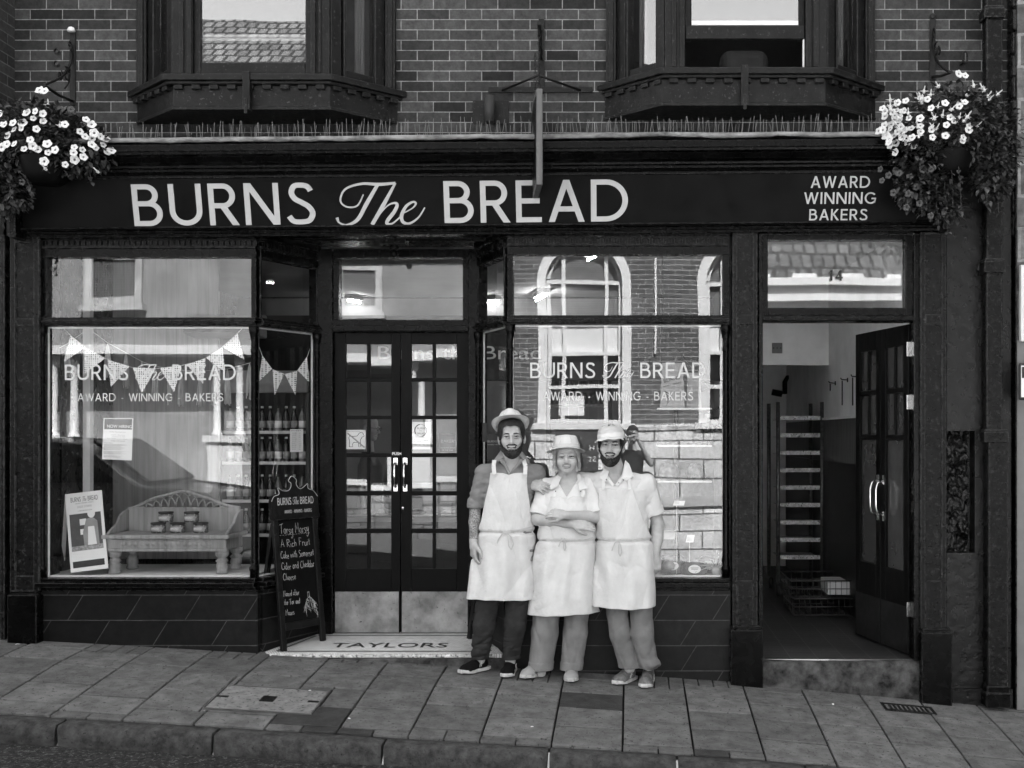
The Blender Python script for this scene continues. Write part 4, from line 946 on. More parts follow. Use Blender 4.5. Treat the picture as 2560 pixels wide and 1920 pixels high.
m = MB(); m.box(OX(1390), OX(1497), YO + .0505, YO + .09, .9, OZ(1076)); bo = relh(m).build('notice_board', mat('dark boarded panel', .05, .6), H_)
for s_, py in (('H', 1128), ('ST', 1157)): font_text('board_lettering', s_, .12, M['owhite'], bo, (OX(1487 if s_ == 'H' else 1492) , .092, OZ(py)), (90, 0, 180), .002)
m = MB(); m.box(OX(1637), OX(1642), YO + .001, YO + .05, OZ(880), OZ(640)); relh(m).build('downpipe', M['owhite'], H_)
m = MB(); m.box(OX(1395), OX(1460), YO - .17, YO - .165, OZ(1040), OZ(990)); relh(m).build('window_notice', M['paper'], H_)
m = MB(); m.hexa([(hx0, YO - .4, top), (9, YO - .4, top), (9, YO - 6, top), (hx0, YO - 6, top)], [(hx0, YO - .45, top + .3), (9, YO - .45, top + .3), (9, YO - 4.2, top + 4.6), (hx0, YO - 4.2, top + 4.6)]); relh(m).build('roof', M['otile'], H_)
# pale stone house with a raised loggia and tiled roof
T_ = empty('stone_house', (hx0 - 3, YO, 0), 'pale stone house with white columns across the street, reflected in the left window', 'building')
m = MB(); m.box(-16, hx0 - .01, YO - 6, YO - .9, -1, 6.2); relh(m, T_).build('rear_wall', M['ocream'], T_)
m = MB(); m.box(-16, hx0 - .01, YO - .899, YO - .2, 3.1, 6.2); relh(m, T_).build('upper_wall', M['ocream'], T_)
m = MB(); m.box(-16, hx0 - .01, YO - .85, YO - .1, -1, .95); relh(m, T_).build('rubble_plinth', mat_brick('rubble plinth', .16, .26, .06, .5, .24, .014, bump=1., dark=.5), T_)
m = MB(); m.box(-16, hx0 - .01, YO - .19, YO - .08, 3.1, 3.25); m.box(-16, hx0 - .01, YO - .85, YO - .05, .951, 1.02); m.box(-16, hx0, YO - .6, YO + .25, 6.201, 6.32); relh(m, T_).build('string_course', M['owhite'], T_)
for a, b_ in ((-6.75, -6.2), (-9.4, -8.9), (-4.0, -3.5), (-12, -11.5)):
    m = MB(); m.box(a, b_, YO - .5, YO - .07, 1.021, 1.68); m.box(a - .06, b_ + .06, YO - .55, YO - .02, 1.681, 1.78); relh(m, T_).build('white_pier', M['owhite'], T_)
    for c in (a + .08, b_ - .1):
        m = MB(); m.lathe([(.085, 1.781), (.085, 1.82), (.06, 1.86), (.055, 2.9), (.08, 2.96), (.085, 3.09)], (c, YO - .3, 0), 16); relh(m, T_).build('column', M['owhite'], T_)
m = MB(); m.box(-6.1, -4.1, YO - .88, YO - .82, 1.03, 3.0); relh(m, T_).build('dark_doorway', M['odark'], T_)
for a, b_ in ((OX(190), OX(310)), (OX(785), OX(880))):
    w_ = empty('window', parent=T_)
    m = MB(); frame4(m, a - .1, b_ + .1, 3.9, 4.75, .12, YO - .19, YO - .12); m.box(a - .16, b_ + .16, YO - .19, YO - .02, 3.8, 3.899); relh(m, T_).build('frame', M['ostone'], w_)
    m = MB(); m.box(a + .03, b_ - .03, YO - .19, YO - .16, 4.02, 4.63); relh(m, T_).build('lattice_pane', mat_brick('lattice', .05, .06, .25, .04, .04, .007, offset=0, shear=.0), w_)
m = MB(); m.hexa([(-16, YO + .3, 6.33), (hx0, YO + .3, 6.33), (hx0, YO - 5, 6.33), (-16, YO - 5, 6.33)], [(-16, YO + .25, 6.38), (hx0, YO + .25, 6.38), (hx0, YO - 4.6, 9.9), (-16, YO - 4.6, 9.9)]); relh(m, T_).build('roof', M['otile'], T_)
for a, b_, lb in ((9.02, 26, 'tall dark brick terrace beyond the arched hall across the street'), (-34, -16.02, 'tall dark brick terrace beyond the stone house across the street')):
    t = empty('brick_terrace', ((a + b_) / 2, YO, 0), lb, 'building'); m = MB(); m.box(a, b_, YO - 6, YO - .05, -2, 12.5); relh(m, t).build('wall', mat('dim terrace brick', .06, .9, .3, 2.), t)
    for i in range(int((b_ - a) / 2.4)):
        for z in (2.2, 5.4, 8.6): m = MB(); m.box(a + .8 + i * 2.4, a + 1.9 + i * 2.4, YO - .049, YO, z, z + 1.8); relh(m, t).build('window', M['odark'], t)
t = empty('brick_terrace', (22, -5, 0), 'tall dark brick terrace closing the far end of the street to the right', 'building'); t['label'] = 'tall dark brick terrace closing the street beyond the stone neighbour'; m = MB(); m.box(18, 26, -9.4, -.1, -3, 15); m.v = [(x - 22, y + 5, z) for x, y, z in m.v]; m.build('wall', mat('dim end brick', .05, .9, .3, 2.), t)
for i in range(3):
    for z in (2, 5.5, 9): m = MB(); m.box(-4.05, -4.001, -3.6 + i * 2.8, -2.4 + i * 2.8, z, z + 1.9); m.build('window', M['odark'], t)
# ------------------------------------------------------------------ things fixed to or hanging from the front
def relo2(mb, o): mb.v = [(x - o.location.x, y - o.location.y, z - o.location.z) for x, y, z in mb.v]; return mb
def spiral(c, r0, turns, a0, n=26, d=1, shrink=.12):
    """scroll in the Y-Z plane"""
    return [(c[0], c[1] + r0 * (1 - (1 - shrink) * i / n) * math.cos(rad(a0 + d * 360 * turns * i / n)), c[2] + r0 * (1 - (1 - shrink) * i / n) * math.sin(rad(a0 + d * 360 * turns * i / n))) for i in range(n + 1)]
def basket_bracket(px, ptop, pbot, ptip, reach, label, split=False):
    x = X(px, YB); zt_, zb_ = Z(ptop, YB), Z(pbot, YB); b = empty('basket_bracket', (x, YB, zt_), label, 'bracket', 'scrolled iron basket brackets')
    tip = (x + .012, YB - reach, Z(ptip, YB - reach))
    m = MB(); m.box(x - .022, x + .022, YB - .012, YB - .001, zb_, zt_)
    m.lathe([(.001, -.006), (.02, -.004), (.024, .0), (.02, .004), (.001, .006)], (0, 0, 0), 12); n0 = len(m.v) - 60
    m.v[n0:] = [(x + p[0], YB - .012 + p[2], zt_ - .005 + p[1]) for p in m.v[n0:]]
    relo2(m, b).build('wall_bar', M['iron'], b, bevel=.002)
    m = MB(); m.tube([(x, YB - .01, zb_ + .03), (x, YB - reach * .5, (zb_ + tip[2]) / 2 + .005), tip], .011, 8); relo2(m, b).build('strut', M['iron'], b)
    m = MB(); c0 = (x, YB - .015, zt_ - .16); P0 = Vector(c0); 
    arcp = [(x, YB - .02 - (reach - .02) * (t ** 1.5), zt_ - .17 + (tip[2] - zt_ + .17) * (t ** .72)) for t in np.linspace(0, 1, 14)]
    m.tube(arcp, .0095, 8); m.tube(spiral((x, YB - .055, zt_ - .135), .036, 1.1, -60), .006, 6)
    relo2(m, b).build('arm', M['iron'], b)
    m = MB(); m.tube(spiral((x, YB - .10, zb_ + .20), .06, 1.2, 120, d=-1), .0065, 6); m.tube(spiral((x, YB - .20, zb_ + .17), .045, 1.2, 60, d=-1), .006, 6)
    m.tube([(x, YB - .05, zb_ + .26), (x, YB - .07, zb_ + .15), (x, YB - .13, zb_ + .09)], .006, 6); relo2(m, b).build('scroll', M['iron'], b)
    return Vector(tip)
tipL = basket_bracket(183, 74, 264, 213, .45, 'rusting scrolled iron bracket with a white capped top carrying the basket nearest the left bay')
tipR = basket_bracket(2331, 40, 203, 180, .47, 'scrolled iron bracket carrying the basket beside the drainpipe')
wc = MB(); wc.lathe([(.001, .03), (.02, .022), (.03, .0), (.024, -.01), (.001, -.01)], (X(183, YB), YB - .03, Z(80, YB)), 10); 
o = wc.build('white_cap', M['white'], None); o.parent = bpy.data.objects['basket_bracket']; o.location = [-v for v in bpy.data.objects['basket_bracket'].location]
# petunias, fuchsias and trailing leaves
M['petal'] = mat('white petal', .60, .6, .05, 30.); M['petaldark'] = mat('dark petal', .035, .5, .3, 30.)
M['throat'] = mat('petunia throat', .26, .6, .2)
M['leafd'] = mat('dark leaf', .022, .5, .5, 20., .2, 60, .35); M['leafm'] = mat('mid leaf', .045, .5, .5, 20., .2, 60, .35); M['leafl'] = mat('light leaf', .09, .5, .5, 20., .2, 60, .3); M['stem'] = mat('stem', .05, .6); M['bowl'] = mat('black plastic bowl', .004, .6, spec=.1)
def flower_mesh(mats, r):
    m = MB(); n = 25; rings = []
    for rr, z in ((.10, -.55), (.14, -.05), (.26, .06), (.75, .16), (1.0, .12)):
        q = []
        for k in range(n):
            a = 2 * math.pi * k / n; lob = 1 - (.16 * abs(math.sin(2.5 * a)) ** 3 if rr > .5 else 0); q.append((rr * r * lob * math.cos(a), rr * r * lob * math.sin(a), z * r + (.06 * r * math.cos(5 * a) if rr > .5 else 0)))
        rings.append(q)
    for i in range(4):
        m.add(rings[i] + rings[i + 1], [(k, (k + 1) % n, n + (k + 1) % n, n + k) for k in range(n)], 1 if i < 2 else 0, True)
    m.add(rings[0] + [(0, 0, -.6 * r)], [(k, (k + 1) % n, n) for k in range(n)], 2)
    me = bpy.data.meshes.new('flower'); me.from_pydata(m.v, [], m.f)
    for q in mats: me.materials.append(q)
    me.polygons.foreach_set('material_index', m.m); me.polygons.foreach_set('use_smooth', m.sm); me.update(); return me
FW = flower_mesh([M['petal'], M['throat'], M['stem']], .031); FD = flower_mesh([M['petaldark'], M['ink'], M['stem']], .026)
def fuchsia_mesh():
    m = MB()
    for k in range(4):
        a = k * 1.57; c, s_ = math.cos(a), math.sin(a); m.add([(0, 0, 0), (.012 * c - .006 * s_, .012 * s_ + .006 * c, -.012), (.032 * c, .032 * s_, -.008), (.012 * c + .006 * s_, .012 * s_ - .006 * c, -.012)], [(0, 1, 2, 3)], 0)
    m.lathe([(.001, .03), (.005, .02), (.004, .0), (.010, -.014), (.008, -.026), (.001, -.028)], (0, 0, 0), 8); m.tube([(0, 0, -.02), (0, 0, -.055)], .0012, 4, 1)
    me = bpy.data.meshes.new('fuchsia'); me.from_pydata(m.v, [], m.f); me.materials.append(M['petal']); me.materials.append(M['stem']); me.polygons.foreach_set('material_index', m.m); me.update(); return me
FF = fuchsia_mesh()
def leaf(mb, p, d, up, L, w_, mi):
    d = d.normalized(); s_ = d.cross(up); s_ = s_.normalized() if s_.length > .01 else d.orthogonal().normalized(); n = s_.cross(d)
    pts = [p, p + d * L * .3 + s_ * w_ + n * w_ * .25, p + d * L * .68 + s_ * w_ * .8 + n * w_ * .2 - n * L * .05, p + d * L - n * L * .18, p + d * L * .68 - s_ * w_ * .8 + n * w_ * .2 - n * L * .05, p + d * L * .3 - s_ * w_ + n * w_ * .25, p + d * L * .35]
    mb.add(pts, [(0, 1, 6), (1, 2, 3, 6), (6, 3, 4, 5), (0, 6, 5)], mi, True)
def basket(c, name_label, blobs, trails, flowers, darkf, nleaf, seed, fuch=()):
    R_ = random.Random(seed); b = empty('hanging_basket', c, name_label, 'hanging basket', 'flower baskets hanging from the front')
    ob = Vector(c); m = MB()
    m.lathe([(.001, -.17), (.10, -.165), (.15, -.11), (.175, .0), (.178, .012), (.165, .012), (.16, 0)], (0, 0, 0), 24); m.build('bowl', M['bowl'], b)
    ch = MB()
    for a in (0.5, 2.6, 4.7): ch.tube([(0, 0, .30), (.17 * math.cos(a), .17 * math.sin(a), .01)], .003, 4)
    ch.build('chain', M['iron'], b)
    f = MB()
    for i in range(nleaf):
        bl = R_.choices(blobs, [q[6] for q in blobs])[0]
        while True:
            u = Vector((R_.uniform(-1, 1), R_.uniform(-1, 1), R_.uniform(-1, 1)))
            if .45 < u.length < 1: break
        p = Vector((bl[0] + u.x * bl[3], bl[1] + u.y * bl[4], bl[2] + u.z * bl[5]))
        d = (u + Vector((R_.uniform(-.9, .9), R_.uniform(-.9, .9) - .2, R_.uniform(-.9, .7)))); L = R_.uniform(.025, .06)
        leaf(f, p, d, Vector((R_.uniform(-.3, .3), R_.uniform(-.5, 0), 1)), L, L * R_.uniform(.22, .36), R_.choices((0, 1, 2), (6, 3, 1))[0])
    for (x, y, z, dx, dz, n_) in trails:                                  # hanging strands
        p = Vector((x, y, z)); pts = [p.copy()]; d = Vector((dx, -.25, .15))
        for k in range(n_):
            d = d * .72 + Vector((dx * .25 + R_.uniform(-.25, .25), R_.uniform(-.2, .2), -dz)); p = p + d.normalized() * .042; pts.append(p.copy())
            for q in (0, 1): leaf(f, p, Vector((R_.uniform(-1, 1), R_.uniform(-1, .2), R_.uniform(-1, .3))), Vector((0, -.3, 1)), R_.uniform(.025, .055), R_.uniform(.009, .017), R_.choices((0, 1, 2), (5, 4, 1))[0])
        f.tube(pts, .0022, 4, 3)
    f.build('foliage', [M['leafd'], M['leafm'], M['leafl'], M['stem']], b)
    for me, nm, lst in ((FW, 'petunia', flowers), (FD, 'dark_petunia', darkf), (FF, 'fuchsia', fuch)):
        for (px, py, Y, s_) in lst:
            p = P(px, py, Y) - ob; o = link(nm, me, b); o.location = p
            out_ = Vector((p.x * 1.2, -.55 + min(0, p.y) , p.z * .5 + .12)).normalized() + Vector((R_.uniform(-.35, .35), R_.uniform(-.2, .2), R_.uniform(-.3, .3)))
            if me is FF: out_ = Vector((R_.uniform(-1.2, 1.2), -.7 + R_.uniform(-.4, .3), 1))
            o.rotation_euler = out_.to_track_quat('Z', 'Y').to_euler(); o.scale = (s_,) * 3
    return b
cL_ = Vector((tipL.x + .02, tipL.y, Z(402, tipL.y))); cR_ = Vector((tipR.x - .02, tipR.y, Z(388, tipR.y)))
k_ = 330 / 1304.0
fl_l = [(350,310),(425,335),(330,380),(428,408),(0,335),(45,440),(130,425),(225,425),(140,490),(213,472),(360,485),(80,548),(300,592),(15,665),(68,635),(143,632),(240,682),(325,655),(375,688),(468,633),(545,692),(475,718),(437,805),(645,835),(735,665),(728,718),(738,788),(815,690),(825,762),(850,392),(905,440),(790,510),(840,560),(930,525),(908,580),(992,560),(908,640),(945,670),(1018,640),(1062,710),(1040,580),(265,325),(0,440),(-70,520),(-60,640),(-110,580),(-120,420),(-40,700),(1100,700),(390,100),(440,110),(640,440)]
flL = [(x * k_, 200 + y * k_, cL_.y - .19 - .04 * math.cos((x - 450) / 350) + rng.uniform(-.03, .03), rng.uniform(.72, 1.12)) for x, y in fl_l]
for i, (x, y) in enumerate(fl_l):
    if x > 1000 or x < -40: flL[i] = (flL[i][0], flL[i][1], cL_.y - .08, flL[i][3])
basket(cL_, 'overflowing hanging basket with dozens of open white petunias and leaves trailing at the left edge',
       [(0, 0, .14, .42, .22, .22, 6), (-.12, -.03, .26, .34, .2, .16, 3), (.22, -.05, .06, .28, .16, .18, 4), (-.30, -.02, -.18, .20, .16, .22, 3), (.05, .05, .24, .3, .16, .1, 2)],
       [(-.35, -.08, -.05, -.12, .9, 11), (-.28, -.1, -.05, .02, 1, 10), (-.42, -.05, -.02, -.1, .9, 13), (-.2, -.12, -.08, .15, .7, 6), (-.15, -.1, -.1, .55, .55, 6), (.33, -.08, -.02, .2, .8, 4), (-.33, -.1, -.1, -.0, 1, 14), (-.25, 0, -.1, .35, .7, 7), (-.48, -.05, -.05, 0, 1, 12)],
       flL, [(30, 480, cL_.y - .1, 1), (15, 495, cL_.y - .12, 1), (700 * k_, 200 + 290 * k_, cL_.y - .12, 1), (600 * k_, 200 + 290 * k_, cL_.y - .1, 1), (55, 455, cL_.y - .1, 1)], 4000, 3, [(240, 425, cL_.y - .1, 1), (110, 418, cL_.y - .18, 1), (120, 258, cL_.y - .1, 1.1), (100, 225, cL_.y, 1.1), (150, 310, cL_.y - .2, 1)])
k_ = 900 / 2212.0
fl_r = [(1435,632),(1427,680),(1358,715),(1418,710),(1320,805),(1396,765),(1355,770),(1360,835),(1413,835),(1380,870),(1425,880),(1422,935),(1642,665),(1577,810),(1736,768),(1760,722),(1835,865),(1875,775),(1872,800),(1385,845),(1345,800),(1455,780),(1850,465),(1810,455),(1390,890),(1440,735)]
FR2 = [(1400 + rng.uniform(-60, 150), 640 + rng.uniform(-20, 260), -.12 - rng.uniform(0, .06)) for _ in range(20)] + [(rng.uniform(1500, 1880), 600 + rng.uniform(-20, 250), -.20 - rng.uniform(0, .03)) for _ in range(12)]
flR = [(1660 + x * k_, y * k_, cR_.y - (.22 if 1450 < x < 1900 else .10) + rng.uniform(-.03, .03), rng.uniform(.8, 1.05)) for x, y in fl_r] + [(1660 + x * k_, y * k_, cR_.y + d, rng.uniform(.75, 1.0)) for x, y, d in FR2]
R2 = random.Random(8); fu = []
for i in range(30):
    x = R2.uniform(1380, 1900); y = R2.uniform(560, 860); fu.append((1660 + x * k_, y * k_, cR_.y - .2 + R2.uniform(-.05, .05), R2.uniform(.8, 1.25)))
for x, y in ((1900, 515), (1950, 530), (2060, 570), (2000, 580), (1960, 545), (1600, 550), (1680, 520), (1560, 590), (1863, 575), (1935, 765), (1640, 570), (2010, 600)): fu.append((1660 + x * k_, y * k_, cR_.y - .14, 1.0))
dkf = [(1660 + x * k_, y * k_, cR_.y - .16, R2.uniform(.9, 1.15)) for x, y in ((1690, 660), (1905, 685), (1780, 540), (1930, 610), (2030, 690), (1380, 1078), (1445, 1065), (1330, 1040), (1510, 1085), (1590, 1040), (1410, 1185), (1550, 1150), (1490, 1275), (1570, 1250), (1640, 1325), (1640, 1040), (2060, 660), (2100, 720), (1960, 720), (1850, 655), (1500, 1190), (1340, 1110))]
basket(cR_, 'broad hanging basket of white petunias and fuchsias over dark trailing flowers by the drainpipe',
       [(0, 0, .22, .40, .22, .29, 8), (.18, -.02, .18, .34, .2, .27, 5), (-.22, -.05, -.02, .22, .16, .16, 3), (-.20, -.05, -.24, .20, .14, .18, 5), (-.05, -.04, -.36, .14, .12, .14, 2), (.30, -.02, -.12, .16, .14, .22, 4), (.34, 0, .0, .16, .15, .2, 2)],
       [(-.22, -.1, -.12, -.1, .9, 8), (-.12, -.1, -.15, .1, 1, 9), (-.02, -.12, -.12, .05, 1, 8), (.03, -.14, -.1, -.1, 1, 9), (.32, -.08, -.1, .15, .9, 8), (.38, -.05, -.05, .2, .9, 8), (.25, -.1, -.1, .0, 1, 7), (-.28, -.05, -.1, -.2, .9, 6), (-.06, -.12, -.2, -.05, 1, 9)],
       flR, dkf, 5200, 4, fu)
# pigeon spikes and cables along the cornice
sp = MB(); xs = X(255, -.2); 
while xs < X(2200, -.2):
    zz = 3.985 + (0.0105 if xs < .25 else .003) * (xs - .25); y = rng.choice([-.32, -.25, -.18]); h_ = rng.uniform(.10, .135)
    sp.tube([(xs, y, zz), (xs + rng.uniform(-.018, .018), y + rng.uniform(-.03, .03), zz + h_)], .0016, 3, cap=False, smooth=False); xs += rng.uniform(.012, .034)
tag(sp.build('pigeon_spikes', mat('clear spikes', .13, .4), None), 'long row of thin pigeon spikes along the top of the cornice', 'spikes')
cb = MB()
for z0, r, sd in ((4.03, .008, 1), (4.06, .006, 2), (4.045, .010, 3), (4.08, .005, 4)):
    cb.tube([(x, YB - .03 - .02 * MN.noise(Vector((x * 2, sd, 0))), z0 + .0105 * (x - .25) * (x < .25) + .05 * MN.noise(Vector((x * 1.6, sd * 3.3, 0))) + .012 * MN.noise(Vector((x * 7, sd, 1)))) for x in np.linspace(X(240, YB), X(2230, YB), 90)], r, 5)
tag(cb.build('cables', M['ink'], None), 'bundle of slack black cables running behind the pigeon spikes', 'cables')
# up-light tube on its plate
ul = empty('uplight', (X(1224, YB), YB, Z(290, YB)), 'open black tube uplight on a square plate between the bay windows', 'uplight')
m = MB(); m.pbox(1182, 1272, 250, 310, YB - .012, YB - .001); relo2(m, ul).build('back_plate', M['paintbay'], ul, bevel=.003)
yc = YB - .10; xc = X(1224, yc); m = MB(); z0, z1 = Z(306, yc), Z(241, yc)
m.lathe([(.040, z0), (.040, z1), (.034, z1), (.034, z0 + .02), (.001, z0 + .02)], (xc, yc, 0), 24); m.tube([(xc, yc + .03, z0 + .05), (xc, YB - .01, z0 + .05)], .015, 8); relo2(m, ul).build('tube', M['ink'], ul)
# ring on the wall, odd fixings
ir = empty('iron_ring', (X(2413, YB), YB, Z(138, YB)), 'small iron ring fixed to the brickwork under the right bay side', 'ring')
ir['label'] = 'small iron ring fixed to the brickwork beside the drainpipe'
m = MB(); cx, cz = X(2413, YB - .05), Z(143, YB - .05); m.tube([(cx + .018 * math.cos(a), YB - .05, cz + .042 * math.sin(a)) for a in np.linspace(0, 6.283, 25)], .008, 8); m.tube([(cx - .02, YB - .001, cz - .04), (cx - .005, YB - .05, cz - .035)], .009, 8); relo2(m, ir).build('ring', M['iron'], ir)
for px, py, lb in ((145, 130, 'rusty pipe stub in the brickwork left of the left basket bracket'), (144, 161, 'second rusty stub just below the pipe stub beside the left basket bracket')):
    f = empty('wall_fixing', P(px, py, YB), lb, 'wall fixing'); m = MB(); m.tube([(0, 0, 0), (0, -.03, 0)], [.022, .018], 10, cap=False); m.tube([(0, -.002, 0), (0, -.012, 0)], .014, 10); m.build('stub', mat('rust', .06, .9, .6, 40.), f)
# projecting sign
ps_ = empty('projecting_sign', (X(1354, YB), YB, Z(200, YB)), 'wooden projecting sign hanging edge on from an iron bracket above the lettering', 'hanging sign')
ya, yb_ = -.62, -.02; xa_, xb_ = X(1349, ya), X(1336, yb_)
d = Vector((xb_ - xa_, yb_ - ya, 0)); L_ = d.length; Ms = ax((xa_, ya, 0), d); zt_, zb_ = Z(214, ya), Z(462, ya)
m = MB(); t = .021; prof = [(0, zb_), (L_, zb_), (L_, zt_ - .02)] + [(L_ - (L_) * i / 10, zt_ - .02 + .03 * math.sin(math.pi * i / 10)) for i in range(1, 10)] + [(0, zt_ - .02)]
m.prism([(x, -t, z) for x, z in prof], (0, 2 * t, 0)); m.xf(Ms); relo2(m, ps_).build('board', mat('weathered sign edge', .10, .6, .3, 14., .4, 50, chips=.15, chipv=.25, stretch=(1, 1, .2)), ps_, bevel=.004)
m = MB(); m.prism([(x * .9 + L_ * .05, -t - .003, zb_ + .04 + (z - zb_) * .88) for x, z in prof], (0, .0025, 0)); m.prism([(x * .9 + L_ * .05, t + .0005, zb_ + .04 + (z - zb_) * .88) for x, z in prof], (0, .0025, 0)); m.xf(Ms); relo2(m, ps_).build('painted_face', M['paintworn'], ps_)
xs_ = X(1354, YB); m = MB(); m.box(xs_ - .022, xs_ + .022, YB - .014, YB - .001, Z(235, YB), Z(48, YB)); m.box(X(1222, YB), X(1482, YB), YB - .0275, YB - .0145, Z(233, YB), Z(219, YB)); relo2(m, ps_).build('wall_plate', M['paintbay'], ps_, bevel=.002)
m = MB(); za = Z(103, -.3); m.tube([(xs_, YB - .01, za), (xa_ - .0, -.66, za)], .014, 8); m.tube([(xs_ - .002, YB - .01, Z(75, YB)), (xa_, -.64, za + .01)], .009, 8); relo2(m, ps_).build('arm', M['iron'], ps_)
for sx, px in ((-1, 1256), (1, 1452)):
    m = MB(); m.tube([(X(px, YB), YB - .02, Z(228, YB)), (X(1346, -.35), -.35, Z(188, -.35))], .009, 6); relo2(m, ps_).build('stay', M['iron'], ps_)
for yy in (ya + .05, -.1):
    m = MB(); z = za - .01; xx = xa_ + d.x * (yy - ya) / d.y; k = 0
    while z > zt_ + .0: m.tube([(xx + (.009 * math.cos(a) if k % 2 else 0), yy + (0 if k % 2 else .009 * math.cos(a)), z - .018 + .018 * math.sin(a)) for a in np.linspace(0, 6.283, 11)], .003, 5); z -= .029; k += 1
    relo2(m, ps_).build('chain', M['iron'], ps_)
# ------------------------------------------------------------------ organic shapes: distance fields turned into one continuous surface
F32 = np.float32
def V3(*a): return np.array(a, F32)
def rc(p, a, b, ra, rb):
    a = np.asarray(a, F32); b = np.asarray(b, F32); ba = b - a; l = float(ba @ ba) + 1e-9
    t = np.clip(((p - a) @ ba) / l, 0, 1); return np.linalg.norm(p - a - t[:, None] * ba, axis=1) - (ra + (rb - ra) * t)
def chain(p, pts, rs, k=.01):
    d = None
    for i in range(len(pts) - 1):
        e = rc(p, pts[i], pts[i + 1], rs[i], rs[i + 1]); d = e if d is None else smin(d, e, k)
    return d
def ell(p, c, r, R=None):
    q = p - np.asarray(c, F32)
    if R is not None: q = q @ R
    r = np.asarray(r, F32); k0 = np.linalg.norm(q / r, axis=1); k1 = np.linalg.norm(q / (r * r), axis=1) + 1e-9
    return k0 * (k0 - 1) / k1
def rbox(p, c, hs, r, R=None):
    q = p - np.asarray(c, F32)
    if R is not None: q = q @ R
    q = np.abs(q) - np.asarray(hs, F32) + r
    return np.linalg.norm(np.maximum(q, 0), axis=1) + np.minimum(q.max(axis=1), 0) - r
def smin(a, b, k):
    h = np.clip(.5 + .5 * (b - a) / k, 0, 1); return b * (1 - h) + a * h - k * h * (1 - h)
def smax(a, b, k): return -smin(-a, -b, k)
def stack(p, st):
    """body of elliptical sections: rows (z, cx, cy, half width, half depth)"""
    st = np.array(sorted(st), F32); z = p[:, 2]
    def I(c): return np.interp(z, st[:, 0], st[:, c]).astype(F32)
    cx, cy, a, b = I(1), I(2), I(3), I(4)
    d = (np.sqrt(((p[:, 0] - cx) / a) ** 2 + ((p[:, 1] - cy) / b) ** 2) - 1) * np.minimum(a, b)
    return np.maximum(d, np.maximum(st[0, 0] - z, z - st[-1, 0]))
_nr = np.random.RandomState(11)
_nd = _nr.randn(24, 3).astype(F32); _nd /= np.linalg.norm(_nd, axis=1)[:, None]; _np = _nr.rand(24).astype(F32) * 6.28
def wrk(p, f, seed=0, n=5, sc=(1, 1, 1)):
    """crease-like noise in about -1..1"""
    q = p * np.asarray(sc, F32); o = 0
    for i in range(n):
        j = (i + seed) % 24; j2 = (i * 5 + seed + 3) % 24
        ph = q @ _nd[j] * f * (1 + .45 * i) + _np[j] + 2.3 * np.sin(q @ _nd[j2] * f * .5 + _np[j2]) + .8 * np.sin(q @ _nd[(j2 + 7) % 24] * f * 1.3)
        o = o + (1 - 2 * np.abs(np.sin(ph * .5)) ** .7) / (1 + .5 * i)
    return o / 2.4
